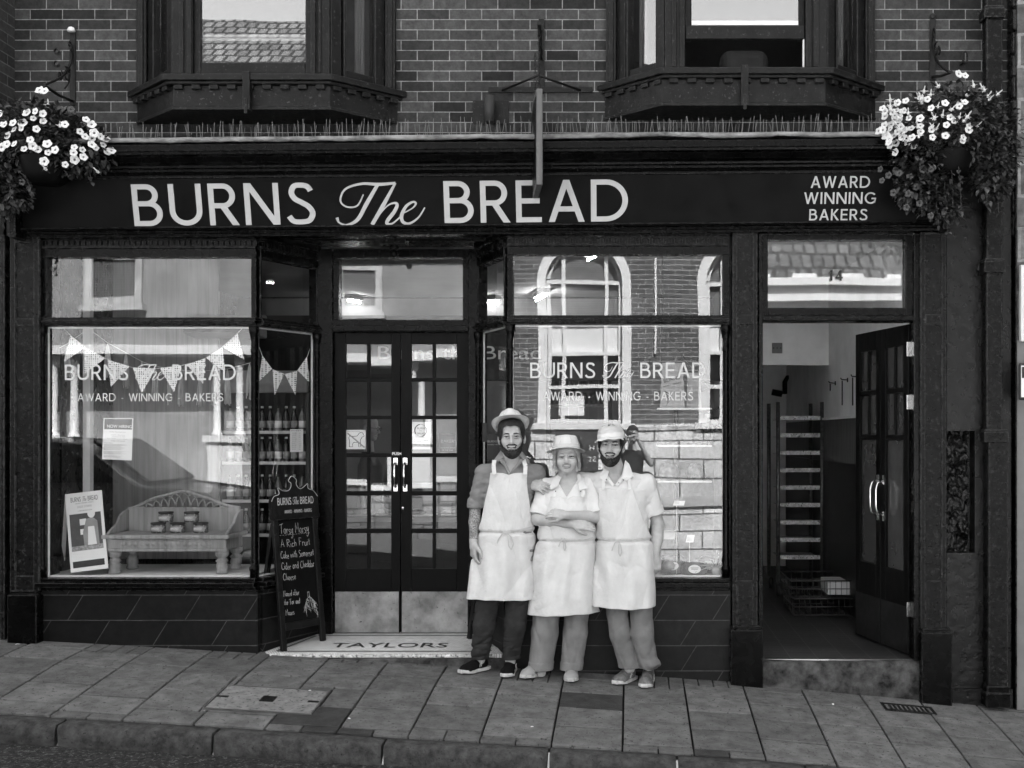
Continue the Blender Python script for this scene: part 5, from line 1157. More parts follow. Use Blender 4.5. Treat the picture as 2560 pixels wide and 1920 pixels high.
def sdf_mesh(f, lo, hi, h, mats, name, parent=None, slot=None, smooth=True, relax=1):
    lo = np.array(lo, F32); hi = np.array(hi, F32); q = 4
    n = (np.ceil((hi - lo) / h / q).astype(int) + 1) * q
    ci = [lo[k] + h * (np.arange(n[k] // q) * q + (q - 1) / 2) for k in range(3)]
    gc = np.stack(np.meshgrid(*ci, indexing='ij'), -1).reshape(-1, 3).astype(F32)
    dc = f(gc).reshape([v // q for v in n])
    act = np.abs(dc) < h * q * 1.35
    Fv = np.repeat(np.repeat(np.repeat(dc, q, 0), q, 1), q, 2).astype(F32)
    am = np.repeat(np.repeat(np.repeat(act, q, 0), q, 1), q, 2)
    idx = np.argwhere(am)
    vals = np.empty(len(idx), F32)
    for s in range(0, len(idx), 400000):
        vals[s:s + 400000] = f((lo + idx[s:s + 400000] * F32(h)).astype(F32))
    Fv[am] = vals
    neg = Fv < 0
    c8 = sum(neg[i:n[0] - 1 + i, j:n[1] - 1 + j, k:n[2] - 1 + k].astype(np.int8) for i in (0, 1) for j in (0, 1) for k in (0, 1))
    cells = np.argwhere((c8 > 0) & (c8 < 8)); vid = -np.ones(c8.shape, np.int32); vid[tuple(cells.T)] = np.arange(len(cells))
    acc = np.zeros((len(cells), 3)); cnt = np.zeros(len(cells))
    E = [((0,0,0),(1,0,0)),((0,1,0),(1,1,0)),((0,0,1),(1,0,1)),((0,1,1),(1,1,1)),((0,0,0),(0,1,0)),((1,0,0),(1,1,0)),((0,0,1),(0,1,1)),((1,0,1),(1,1,1)),((0,0,0),(0,0,1)),((1,0,0),(1,0,1)),((0,1,0),(0,1,1)),((1,1,0),(1,1,1))]
    for a, b in E:
        fa = Fv[tuple((cells + a).T)]; fb = Fv[tuple((cells + b).T)]; m = (fa < 0) != (fb < 0)
        t = np.where(m, fa / np.where(m, fa - fb, 1), 0)[:, None]
        acc += np.where(m[:, None], np.array(a) + (np.array(b) - np.array(a)) * t, 0); cnt += m
    vs = lo + (cells + acc / cnt[:, None]) * h
    quads = []
    for d in range(3):
        u, v = (d + 1) % 3, (d + 2) % 3
        sl0 = [slice(None)] * 3; sl1 = [slice(None)] * 3; sl0[d] = slice(0, -1); sl1[d] = slice(1, None)
        cr = neg[tuple(sl0)] != neg[tuple(sl1)]
        e = np.argwhere(cr); e = e[(e[:, u] > 0) & (e[:, v] > 0) & (e[:, u] < n[u] - 1) & (e[:, v] < n[v] - 1)]
        if not len(e): continue
        s = neg[tuple(e.T)]
        def C(du, dv):
            c = e.copy(); c[:, u] -= du; c[:, v] -= dv; return vid[tuple(c.T)]
        Q = np.stack([C(1, 1), C(0, 1), C(0, 0), C(1, 0)], 1); Q[~s] = Q[~s][:, ::-1]; quads.append(Q)
    quads = np.concatenate(quads); quads = quads[(quads >= 0).all(1)]
    me = bpy.data.meshes.new(name)
    me.vertices.add(len(vs)); me.vertices.foreach_set('co', vs.astype(F32).ravel())
    me.loops.add(len(quads) * 4); me.loops.foreach_set('vertex_index', quads.astype(np.int32).ravel())
    me.polygons.add(len(quads)); me.polygons.foreach_set('loop_start', np.arange(len(quads), dtype=np.int32) * 4)
    me.polygons.foreach_set('loop_total', np.full(len(quads), 4, np.int32)); me.polygons.foreach_set('use_smooth', np.ones(len(quads), bool))
    for m in (mats if isinstance(mats, (list, tuple)) else [mats]): me.materials.append(m)
    if slot is not None:
        cen = vs[quads].mean(1).astype(F32); me.polygons.foreach_set('material_index', slot(cen).astype(np.int32))
    me.update(calc_edges=True); me.validate()
    return link(name, me, parent)
def rotm(yaw=0, pitch=0, roll=0):
    """yaw: face turns to +x, pitch: face tips up, roll: head leans to +x (degrees)"""
    R = Matrix.Rotation(rad(yaw), 3, 'Z') @ Matrix.Rotation(rad(-pitch), 3, 'X') @ Matrix.Rotation(rad(roll), 3, 'Y')
    return np.array(R, F32)
class Head:
    """face looks along -y in its own frame, z up, origin between the ears at eye level"""
    def __init__(s, c, R, sc, fem=False, wide=1.0): s.c, s.R, s.s, s.fem, s.w = np.array(c, F32), R, sc, fem, wide
    def loc(s, p): q = ((p - s.c) @ s.R) / s.s; q[:, 0] /= s.w; return q
    def wld(s, q): return s.c + (np.asarray(q, F32) * V3(s.w, 1, 1) * s.s) @ s.R.T
    def base(s, q):
        d = ell(q, (0, .014, .036), (.077, .096, .088))
        if s.fem:
            d = smin(d, ell(q, (0, -.018, -.045), (.062, .072, .076)), .03); d = smin(d, ell(q, (0, -.058, -.098), (.024, .022, .02)), .03)
            for x in (-1, 1): d = smin(d, ell(q, (x * .038, -.056, -.036), (.027, .026, .024)), .022)
        else:
            d = smin(d, ell(q, (0, -.018, -.048), (.062, .074, .084)), .03); d = smin(d, ell(q, (0, -.064, -.106), (.028, .022, .022)), .028)
            for x in (-1, 1): d = smin(d, ell(q, (x * .044, -.05, -.03), (.022, .024, .02)), .022)
        return d
    def skin(s, q):
        d = s.base(q)
        for x in (-1, 1):
            d = smax(d, -ell(q, (x * .032, -.100, .001), (.019, .018, .0125)), .014)
            d = smin(d, ell(q, (x * .031, -.086, .018), (.022, .009, .0065)), .012)
            d = smin(d, ell(q, (x * .078, .016, -.012), (.011, .021, .034), np.array(Matrix.Rotation(x * -.35, 3, 'Z'), F32)), .008)
            d = smin(d, ell(q, (x * .0318, -.0858, .0094), (.0180, .0088, .0064)), .003); d = smin(d, ell(q, (x * .0318, -.0842, -.0068), (.0170, .0082, .0050)), .003)
        d = smin(d, rc(q, (0, -.088, .008), (0, -.112, -.036), .0075, .0125), .012)
        for x in (-1, 1): d = smin(d, ell(q, (x * .012, -.100, -.040), (.0085, .010, .0075)), .008)
        d = smax(d, -ell(q, (0, -.098, -.0655), (.026, .022, .0075)), .006)              # smiling mouth
        for x in (-1, 1): d = smax(d, -ell(q, (x * .024, -.092, -.062), (.008, .016, .005)), .006)
        d = smin(d, rc(q, (-.018, -.088, -.0765), (.018, -.088, -.0765), .0058, .0058), .008); d = smin(d, rc(q, (0, -.093, -.0775), (0, -.093, -.0775), .0065, .0065), .01)
        d = smin(d, rc(q, (-.02, -.087, -.0565), (.02, -.087, -.0565), .0042, .0042), .008)
        return d * s.s
    def surf(s, x, z, off=0.0):
        ys = np.linspace(-.15, -.02, 261).astype(F32); q = np.stack([np.full_like(ys, x), ys, np.full_like(ys, z)], 1); d = s.skin(q)
        return float(ys[np.argmax(d < 0)]) - off
    def shell(s, q, off): return (s.base(q) - off) * s.s
def hand_sdf(p, w, f, n, side, curl=(.25, .3, .35, .4), sc=1.0, thumb=.7, spread=.05):
    """palm, four bent fingers of unequal length and a thumb from the side of the palm"""
    f = np.array(f, F32); f /= np.linalg.norm(f); n = np.array(n, F32); n -= f * (n @ f); n /= np.linalg.norm(n); s = np.cross(f, n) * side
    R = np.stack([s, f, n], 1).astype(F32); q = ((p - np.asarray(w, F32)) @ R) / sc
    d = smin(rc(q, (0, -.02, 0), (0, .03, 0), .026, .027), rbox(q, (0, .052, 0), (.042, .045, .015), .014), .02)
    for i, (x, L, r) in enumerate(((.031, .070, .0098), (.011, .079, .0102), (-.010, .074, .0098), (-.029, .058, .0086))):
        a = np.array((x, .088 - .004 * abs(i - 1), 0.0)); ang = 0; pts = [a]
        sx = (1.5 - i) * spread
        for j, l in enumerate((.46, .31, .25)):
            ang += curl[i] * (1.0, 1.25, .8)[j]; a = a + np.array((sx * l * L, math.cos(ang) * l * L, math.sin(ang) * l * L)); pts.append(a)
        d = smin(d, chain(q, pts, [r, r * .97, r * .9, r * .78], .004), .0065)
    t0 = np.array((.026, .018, .004)); t1 = t0 + np.array((.026, .032, .012)) * 1.0; t2 = t1 + np.array((.012 * thumb, .030, .012 + .006 * thumb)); t3 = t2 + np.array((.002, .024, .006))
    d = smin(d, chain(q, [t0, t1, t2, t3], [.015, .0125, .011, .0088], .005), .012)
    return d * sc
def shoe(name, parent, heel, toe, w_, mats, h=.0045, low=True, laces=None):
    """shoe from heel to toe on the ground: upper with a tongue opening, and its sole"""
    heel = np.array(heel, F32); toe = np.array(toe, F32); d = toe - heel; L = float(np.linalg.norm(d)); f = d / L
    up = np.array((0, 0, 1), F32); s = np.cross(f, up); s /= np.linalg.norm(s); up = np.cross(s, f); R = np.stack([s, f, up], 1).astype(F32)
    def U(p):
        q = (p - heel) @ R
        e = ell(q, (0, L * .74, .030), (w_ * .52, L * .27, .040)); e = smin(e, ell(q, (0, L * .32, .045), (w_ * .42, L * .34, .052)), .03)
        e = smin(e, rc(q, (0, L * .22, .06), (0, L * .20, .10), .040, .036), .025); e = smin(e, rc(q, (0, L * .38, .075), (0, L * .66, .045), .024, .028), .02)
        return np.maximum(e, .012 - q[:, 2])
    def So(p):
        q = (p - heel) @ R
        y = np.clip(q[:, 1] / L, 0, 1); hw = np.interp(y, [0, .08, .3, .5, .72, .9, 1], [.028, .036, .037, .039, .048, .040, .02]).astype(F32) * (w_ / .098)
        rise = np.interp(y, [0, .65, 1], [0, 0, .012]).astype(F32)
        e = np.maximum(np.abs(q[:, 0]) - hw - .004, np.maximum(-q[:, 1] - .012, q[:, 1] - L - .012)); return np.maximum(e, np.maximum(-q[:, 2] + rise + .001, q[:, 2] - rise - .026))
    m = np.minimum(heel, toe) - .09; M2 = np.maximum(heel, toe) + .09; M2[2] += .10
    o = sdf_mesh(U, m, M2, h, mats[0], name, parent); sdf_mesh(So, m, M2, h, mats[1], 'sole', o)
    lb = MB()
    for i in range(5):
        y = L * (.40 + .065 * i); z = .094 - .0075 * i; a = [heel + R @ np.array((x, y + .004 * abs(x) * 30, z - abs(x) * .35), F32) for x in (-.03, -.015, 0, .015, .03)]
        lb.tube(a, .0032, 5)
    if laces: lb.build('laces', laces, o)
    return o, R, heel, L
# ------------------------------------------------------------------ the three bakers
def tattoo_mat():
    m, nt, b = _new('tattooed skin'); L = nt.links
    tc = N(nt, 'ShaderNodeTexCoord'); v = N(nt, 'ShaderNodeTexVoronoi', Scale=34.0); v.feature = 'DISTANCE_TO_EDGE'
    n = N(nt, 'ShaderNodeTexNoise', Scale=22.0, Detail=3.0); mx = N(nt, 'ShaderNodeMixRGB', Fac=.25); L.new(tc.outputs['Object'], n.inputs['Vector']); L.new(tc.outputs['Object'], mx.inputs[1]); L.new(n.outputs['Color'], mx.inputs[2]); L.new(mx.outputs[0], v.inputs['Vector'])
    r = ramp(nt, [(0.03, .07), (0.16, .38)]); L.new(v.outputs['Distance'], r.inputs[0])
    n2 = N(nt, 'ShaderNodeTexNoise', Scale=16.0, Detail=3.0); L.new(tc.outputs['Object'], n2.inputs['Vector']); r2 = ramp(nt, [(.4, .5), (.6, 1.0)]); L.new(n2.outputs[0], r2.inputs[0])
    m2 = N(nt, 'ShaderNodeMixRGB', Fac=1.0); m2.blend_type = 'MULTIPLY'; L.new(r.outputs[0], m2.inputs[1]); L.new(r2.outputs[0], m2.inputs[2])
    L.new(m2.outputs[0], b.inputs['Base Color']); b.inputs['Roughness'].default_value = .5
    return m
def mat_weave(name, base, dark, scale, rough=.9, bump=.15):
    """small woven check"""
    m, nt, b = _new(name); L = nt.links
    tc = N(nt, 'ShaderNodeTexCoord'); sp = N(nt, 'ShaderNodeSeparateXYZ'); L.new(tc.outputs['Object'], sp.inputs[0])
    o = []
    for ax_ in (0, 2):
        a = N(nt, 'ShaderNodeMath', _operation='MULTIPLY'); L.new(sp.outputs[ax_], a.inputs[0]); a.inputs[1].default_value = scale
        s_ = N(nt, 'ShaderNodeMath', _operation='SINE'); L.new(a.outputs[0], s_.inputs[0]); o.append(s_)
    ad = N(nt, 'ShaderNodeMath', _operation='ADD'); L.new(o[0].outputs[0], ad.inputs[0]); L.new(o[1].outputs[0], ad.inputs[1])
    r = ramp(nt, [(.0, dark), (1.0, base)]); mr = N(nt, 'ShaderNodeMapRange'); mr.inputs[1].default_value = -1.6; mr.inputs[2].default_value = 1.0; L.new(ad.outputs[0], mr.inputs[0]); L.new(mr.outputs[0], r.inputs[0])
    n = N(nt, 'ShaderNodeTexNoise', Scale=9.0, Detail=5.0); L.new(tc.outputs['Object'], n.inputs['Vector']); r2 = ramp(nt, [(.3, .8), (.7, 1.15)]); L.new(n.outputs[0], r2.inputs[0])
    m2 = N(nt, 'ShaderNodeMixRGB', Fac=1.0); m2.blend_type = 'MULTIPLY'; L.new(r.outputs[0], m2.inputs[1]); L.new(r2.outputs[0], m2.inputs[2])
    L.new(m2.outputs[0], b.inputs['Base Color']); b.inputs['Roughness'].default_value = rough; b.inputs['Specular IOR Level'].default_value = .15
    return m
M['skin'] = mat('skin', .38, .5, .16, 14., .06, 220, .4)
M['skinw'] = mat('fair skin', .40, .5, .12, 14., .05, 220, .4)
M['lip'] = mat('lips', .19, .4, .1); M['lipw'] = mat('rosy lips', .25, .38, .1)
M['lipin'] = mat('inner lip', .05, .5, .1); M['tattoo'] = tattoo_mat()
M['hairdark'] = mat('dark hair', .010, .5, .6, 30., .7, 260, .4, stretch=(1, 1, .25)); M['hairfair'] = mat('fair hair', .42, .5, .5, 40., .8, 260, .4, stretch=(1, 1, .2))
M['beard'] = mat('dark beard', .034, .8, .7, 90., 1.0, 400, .2)
M['eye'] = mat('eye white', .13, .2, .05); M['iris'] = mat('iris', .01, .1, .1); M['teeth'] = mat('teeth', .55, .25, .04)
M['chambray'] = mat('grey chambray shirt', .20, .9, .10, 12., .15, 300, .15)
M['apron'] = mat('white cotton apron', .60, .9, .07, 7., .5, 30, .1); M['polo'] = mat('white polo shirt', .63, .9, .04, 10., .12, 60, .12)
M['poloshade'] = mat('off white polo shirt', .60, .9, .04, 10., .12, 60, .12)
M['strap'] = mat('apron tape', .45, .9, .08, 20.)
M['seam'] = mat('apron hem seam', .62, .9, .08, 20.)
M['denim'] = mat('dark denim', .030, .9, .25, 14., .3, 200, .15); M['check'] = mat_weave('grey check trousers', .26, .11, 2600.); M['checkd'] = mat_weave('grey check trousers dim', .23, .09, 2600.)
M['suede'] = mat('black suede', .006, .9, .3, 30., .4, 200, .1); M['solew'] = mat('white sole', .50, .6, .15, 20.); M['clog'] = mat('pale grey clog', .28, .6, .1, 10., .1, 60); M['solec'] = mat('clog sole', .42, .6, .1)
M['trainer'] = mat('grey mesh trainer', .11, .7, .55, 26., .5, 160); M['lace'] = mat('dark laces', .015, .8)
M['hat'] = mat('white trilby', .62, .8, .03, 8., .10, 500, .2); M['hatnet'] = mat('white net cap', .57, .85, .05, 8., .5, 900, .2)
M['button'] = mat('button', .12, .4)
def pp(px, py, Y): return V3(X(px, Y), Y, Z(py, Y))
def face_parts(h, root, skin_kind, hair, beard, moust=None):
    ev = [('eye', M['eye']), ]
    for x in (-1, 1):
        c = h.wld(V3(x * .0315, -.0815, .0015)); m = MB(); R = np.array(h.R)
        m.lathe([(.0001, -.0115), (.006, -.010), (.0100, -.0055), (.0115, 0), (.0100, .0055), (.006, .010), (.0001, .0115)], (0, 0, 0), 14)
        i0 = len(m.f); m.lathe([(.0001, .0113), (.004, .0113), (.0068, .0101), (.0068, .0092)], (0, 0, 0), 12, mi=1)
        Mt = Matrix.Translation(c.tolist()) @ Matrix(h.R.tolist()).to_4x4() @ Matrix.Scale(h.s, 4) @ Matrix.Rotation(rad(90), 4, 'X')
        m.xf(Mt); e = m.build('eye', [M['eye'], M['iris']], root)
        ln = MB(); pts = [h.wld(V3(x * (.0318 + dx), h.surf(x * (.0318 + dx), .0036 - 10 * dx * dx, .0006), .0036 - 10 * dx * dx)) for dx in np.linspace(-.0155, .0165, 7)]
        ln.tube(pts, [.0008, .0018, .0022, .0024, .0024, .002, .001] if not h.fem else [.001, .002, .0024, .0026, .0028, .0028, .0016], 5); ln.build('eyelashes', M['beard'] if hair is M['hairdark'] else M['lace'], root)
        br = MB(); bp = []
        for t in np.linspace(0, 1, 9):
            bx_, bz_ = x * (.013 + .037 * t), (.0172 if not h.fem else .0195) + .0060 * math.sin(t * 2.5) - .005 * t; bp.append(h.wld(V3(bx_, h.surf(bx_, bz_, .0), bz_)))
        bw_ = (1.35 if not h.fem else .55); br.tube(bp, [.0020 * bw_, .0032 * bw_, .0036 * bw_, .0036 * bw_, .0034 * bw_, .0030 * bw_, .0026 * bw_, .002 * bw_, .0009], 6); br.build('eyebrow', M['beard'] if not h.fem else mat('brow', .10, .8), root)
    t = MB(); tw = .025 if not h.fem else .020; pts = [(x, -.0968 + 16 * x * x * .8, -.0635 + 9.0 * x * x) for x in np.linspace(-tw, tw, 11)]
    vs = [];
    for (x, y, z) in pts: vs += [h.wld(V3(x, y, z + (.0040 if not h.fem else .0032) - 5 * x * x)), h.wld(V3(x, y + .001, z - (.0044 if not h.fem else .0034) + 5 * x * x)), h.wld(V3(x, y + .01, z))]
    n = len(pts); t.add([tuple(v) for v in vs], [f for i in range(n - 1) for f in ((i * 3, i * 3 + 3, i * 3 + 4, i * 3 + 1), (i * 3, i * 3 + 2, i * 3 + 5, i * 3 + 3), (i * 3 + 1, i * 3 + 4, i * 3 + 5, i * 3 + 2))], 0, True); t.build('teeth', M['teeth'], root)
    lo, hi = h.c - .17 * h.s, h.c + .17 * h.s
    if not h.fem:
        def beardf(p):
            q = h.loc(p); d = h.shell(q, .0045)
            low = smin(smin(h.shell(q, .0055), rc(q, (0, -.064, -.108), (0, -.058, -.118), .024, .015) * h.s, .02), d, .004)
            ax_ = np.abs(q[:, 0])
            # edge of the beard: sideburn - cheek line - round the mouth
            line = np.interp(ax_, [0, .020, .031, .040, .055, .066, .08], [-.0845, -.086, -.080, -.074, -.060, -.034, .02]).astype(F32)
            edge = (q[:, 2] - line) * .8 * h.s + .0035 * wrk(q, 230, 3, 3)
            must = np.maximum(np.abs(q[:, 2] + .0470 + 8.0 * q[:, 0] ** 2) - (.0040 - .03 * ax_), ax_ - .034) * h.s      # moustache
            side = np.maximum(ax_ - .040, 0) * 0
            jaw = np.maximum(edge, (q[:, 1] - .028) * h.s); jaw = np.maximum(jaw, (-(ax_ - .012) * 1.0 - (q[:, 2] + .1) * 3) * 0 - 1)
            must = np.maximum(must, (q[:, 1] + .03) * h.s)
            return np.maximum(low, np.minimum(jaw, must)) + .0020 * wrk(q, 260, 7, 3)
        sdf_mesh(beardf, lo - .02, hi, .0028, M['beard'], 'beard', root)
    def hairf(p):
        q = h.loc(p); d = h.shell(q, .011)
        ax_ = np.abs(q[:, 0])
        if not h.fem:
            front = np.interp(ax_, [0, .03, .052, .062, .085], [.066, .072, .060, .01, -.03]).astype(F32)
            fr = (front - q[:, 2]) * h.s; fy = (q[:, 1] + .012) * -1 * h.s
            cut = np.minimum(fr, np.where(q[:, 1] > -.012, (-.045 - q[:, 2]) * h.s, 9.)); 
            m = np.where(q[:, 1] > .012, (-.075 - q[:, 2]) * h.s, fr)
            return np.maximum(d, m) + .0018 * wrk(q, 190, 2, 3, (1, 1, .3))
        d = h.shell(q, .013)
        for x in (-1, 1):
            d = smin(d, chain(q, [(x * .066, .0, .03), (x * .073, -.004, -.03), (x * .074, .004, -.07), (x * .070, .012, -.105)], [.014, .012, .009, .003], .02) * h.s, .015)
            d = smin(d, chain(q, [(x * .072, .015, 0), (x * .080, .014, -.06), (x * .084, .016, -.100)], [.012, .008, .003], .02) * h.s, .01)
        front = np.interp(ax_, [0, .04, .058, .069, .076, .1], [.075, .07, .045, .02, -.10, -.12]).astype(F32)
        m = np.where(q[:, 1] < .0, (front - q[:, 2]) * h.s, (-.108 - q[:, 2]) * h.s)
        return np.maximum(d, m) + .0035 * wrk(q, 150, 2, 4, (1, 1, .22))
    sdf_mesh(hairf, lo - .03, hi + .02, .003, hair, 'hair', root)
def trilby(root, c, R, rc_=.098, brim=.142, hcrown=.098, droop=.012, flare=1.0):
    """crown base centre c; local z = hat axis; oval, pinched at the front"""
    m = MB(); n = 48; ov = 1.12
    def ring(r, z, pinch=0, wav=0):
        o = []
        for k in range(n):
            a = 2 * math.pi * k / n; x, y = r * math.cos(a), r * ov * math.sin(a)
            fr = max(0, -math.sin(a)); pin = pinch * math.exp(-((abs(math.cos(a)) - .62) / .28) ** 2) * fr
            zz = z + (wav * (math.cos(a) ** 2) if wav else 0)
            o.append((x * (1 - pin * .9), y * (1 - pin * .25), zz))
        return o
    rt = rc_ * .93; rings = [ring(brim - .001, -.004 * flare, 0, droop), ring(brim, -.001, 0, droop), ring((brim + rc_) / 2, .0005, 0, droop * .35), ring(rc_ + .004, .002), ring(rc_, .008), ring(rc_ * .985, .022), ring(rc_ * .89, .055, .14), ring(rc_ * .78, .088, .34), ring(rc_ * .70, hcrown + .004, .42), ring(rc_ * .58, hcrown + .006, .34), ring(rc_ * .36, hcrown - .014, .2), ring(rc_ * .15, hcrown - .022, .0)]
    inner = [ring(brim - .003, -.006 * flare, 0, droop), ring((brim + rc_) / 2, -.0045, 0, droop * .35), ring(rc_ - .004, -.003), ring(rc_ - .008, .02), ring(rc_ * .76, .08, .3), ring(rc_ * .2, hcrown - .03)]
    for rs in (rings, inner):
        vs = [p for r in rs for p in r]; m.add(vs, [(i * n + k, i * n + (k + 1) % n, (i + 1) * n + (k + 1) % n, (i + 1) * n + k) for i in range(len(rs) - 1) for k in range(n)] + [tuple((len(rs) - 1) * n + k for k in range(n))], 0, True)
    Mt = Matrix.Translation([float(v) for v in c]) @ Matrix(np.array(R).tolist()).to_4x4()
    m.xf(Mt); o = m.build('trilby_hat', M['hat'], root)
    b = MB(); rs = [ring(rc_ + .0025, .004), ring(rc_ + .003, .010), ring(rc_ + .001, .030), ring(rc_ - .002, .031)]
    b.add([p for r in rs for p in r], [(i * n + k, i * n + (k + 1) % n, (i + 1) * n + (k + 1) % n, (i + 1) * n + k) for i in range(3) for k in range(n)], 0, True); b.xf(Mt); b.build('hat_band', M['hatnet'], o)
    s_ = MB()                                                       # piped seams of the crown panels
    for a in (-62, -118, 62, 118, 0, 180):
        pts = []
        for r, z in ((rc_ + .002, .03), (rc_ * .895, .055), (rc_ * .79, .086), (rc_ * .71, hcrown + .004)):
            ca, sa = math.cos(rad(a)), math.sin(rad(a)); fr = max(0, -sa); pn = (.3 if z > .07 else .12 if z > .05 else 0) * math.exp(-((abs(ca) - .62) / .28) ** 2) * fr
            pts.append((r * ca * (1 - pn * .9) * 1.004, r * ov * sa * (1 - pn * .25) * 1.004, z))
        s_.tube(pts, .0024, 5)
    s_.xf(Mt); s_.build('crown_seam', M['hat'], o)
    return o
def collar_flaps(root, neck, pts, m, th=.004):
    """pts: list of flaps, each a list of 3D points (outline)"""
    for q in pts:
        b = MB(); b.prism([tuple(v) for v in q], (0, th, 0)); o = b.build('collar', m, root, bevel=.0015)
def tape(root, pts, w_, m, name='apron_tie', th=.0025):
    b = MB(); pts = [Vector([float(c) for c in p]) for p in pts]
    for i, (a, c) in enumerate(zip(pts[:-1], pts[1:])):
        d = (c - a).normalized(); s_ = d.cross(Vector((0, -1, 0))); s_ = (s_.normalized() if s_.length > 1e-4 else Vector((1, 0, 0))) * w_ / 2
        b.prism([a - s_, c - s_, c + s_, a + s_], (0, -th - .0002 * i, 0))
    return b.build(name, m, root)
def person(name, label):
    return empty(name, (0, 0, 0), label, 'person', 'bakers posing in front of the shop window')
def rebase(root, loc):
    """put the person's empty at the feet without moving the parts"""
    loc = Vector(loc); root.location = loc
    for ch in root.children: ch.location = ch.location - loc

# ======================================================== the man in the grey shirt
def baker_a():
    r = person('person', 'bearded baker in a white trilby and grey rolled sleeve shirt with tattooed forearm'); Yc = -.20
    h = Head(pp(1279, 1093, Yc - .03), rotm(5, 2, -2), 1.14)
    ST = lambda rows, dy=0, e=0: [(Z(y, Yc), (X(a, Yc) + X(b, Yc)) / 2, Yc + cy, (X(b, Yc) - X(a, Yc)) / 2 + e, d + e) for y, a, b, d, cy in rows]
    tor = [(1160, 1243, 1315, .065, .02), (1178, 1217, 1336, .095, .015), (1205, 1213, 1336, .118, .005), (1260, 1211, 1330, .128, 0), (1325, 1206, 1330, .132, -.005), (1400, 1203, 1334, .122, 0), (1440, 1205, 1330, .115, 0)]
    shL, shR = pp(1211, 1183, Yc + .01), pp(1340, 1184, Yc + .04)
    elL, wrL = pp(1189, 1266, Yc + .03), pp(1184, 1352, Yc - .06)
    elR, wrR = pp(1350, 1268, -.085), pp(1392, 1322, -.065)
    nk0, nk1 = h.wld(V3(0, .022, -.07)), pp(1279, 1166, Yc + .025)
    hipL, knL, anL = pp(1230, 1440, Yc), pp(1211, 1562, Yc - .03), pp(1199, 1652, Yc + .03)
    hipR, knR, anR = pp(1300, 1440, Yc), pp(1287, 1562, Yc - .03), pp(1276, 1652, Yc + .02)
    def body(p):
        d = stack(p, ST(tor, 0, -.016)); d = smin(d, rc(p, nk0, nk1, .066, .074), .03)
        d = smin(d, rc(p, nk1 + V3(0, .005, -.01), shL, .05, .048), .03); d = smin(d, rc(p, nk1 + V3(0, .005, -.01), shR, .05, .048), .03)
        d = smin(d, chain(p, [shL, elL, elL * .55 + wrL * .45, wrL], [.050, .042, .043, .029], .012), .02); d = smin(d, chain(p, [shR, elR, wrR], [.050, .042, .03], .012), .02)
        d = smin(d, chain(p, [hipL, knL, anL], [.075, .05, .038], .01), .03); d = smin(d, chain(p, [hipR, knR, anR], [.075, .05, .038], .01), .03)
        d = smin(d, hand_sdf(p, wrL + V3(.0, 0, -.012), (.02, -.12, -1), (.72, .35, 0), 1, (.30, .34, .40, .48), 1.06, .6, .02), .012)
        hm = np.linalg.norm(p - h.c, axis=1) < .24
        e = np.full(len(p), 9., F32); 
        if hm.any(): e[hm] = h.skin(h.loc(p[hm]))
        return smin(d, e, .012)
    def slot(c):
        q = h.loc(c); s_ = np.zeros(len(c), int)
        s_[(np.abs(q[:, 2] + .067) < .016) & (np.abs(q[:, 0]) < .028) & (q[:, 1] < -.082) & (np.abs(q[:, 2] + .067) > .006)] = 1
        s_[(np.abs(q[:, 2] + .0655) < .0068) & (np.abs(q[:, 0]) < .029) & (q[:, 1] < -.06)] = 3
        t = ((c - elL) @ (wrL - elL)) / float((wrL - elL) @ (wrL - elL)); dd = np.linalg.norm(c - elL - t[:, None] * (wrL - elL), axis=1)
        s_[(t > -.1) & (t < .97) & (dd < .07)] = 2
        return s_
    sdf_mesh(body, (X(1160, Yc), Yc - .24, -.02), (X(1410, Yc), .0, Z(1025, Yc)), .0034, [M['skin'], M['lip'], M['tattoo'], M['lipin']], 'body', r, slot)
    face_parts(h, r, 'm', M['hairdark'], True)
    trilby(r, h.wld(V3(-.004, .026, .078)), rotm(4, 30, -4), .097, .138, .096, .022)
    vb = pp(1275, 1187, Yc)
    def shirt(p):
        d = stack(p, ST(tor)); d = smin(d, rc(p, nk1 + V3(0, .005, -.022), shL, .062, .060), .035); d = smin(d, rc(p, nk1 + V3(0, .005, -.022), shR, .062, .060), .035)
        sl = chain(p, [shL, shL * .4 + elL * .6, elL + V3(0, 0, .004)], [.064, .059, .058], .01); cuff = np.maximum(rc(p, elL + V3(0, 0, .03), elL + V3(0, 0, -.004), .062, .061), ((elL[2] - .006) - p[:, 2]))
        d = smin(d, np.minimum(sl, cuff), .02); d = smin(d, chain(p, [shR, elR, wrR], [.064, .056, .045], .01), .02)
        d = d + .0058 * wrk(p, 52, 4, 5, (.7, .7, 1.1)) * np.clip(np.abs(p[:, 0] - h.c[0]) * 9, .15, 1)
        d = np.maximum(d, (elL[2] - .012) - p[:, 2] - 9 * (p[:, 0] > shL[0] + .035))
        V = np.maximum(np.abs(p[:, 0] - vb[0]) - (p[:, 2] - vb[2]) * .52, p[:, 1] - Yc)            # open neck
        d = smax(d, -np.minimum(V, rc(p, nk0, nk1 + V3(0, 0, -.02), .072, .082)), .004)
        return np.maximum(d, Z(1402, Yc) - p[:, 2])
    sdf_mesh(shirt, (X(1165, Yc), Yc - .20, Z(1405, Yc)), (X(1410, Yc), .0, Z(1140, Yc)), .0042, M['chambray'], 'shirt', r)
    Yf = Yc - .125
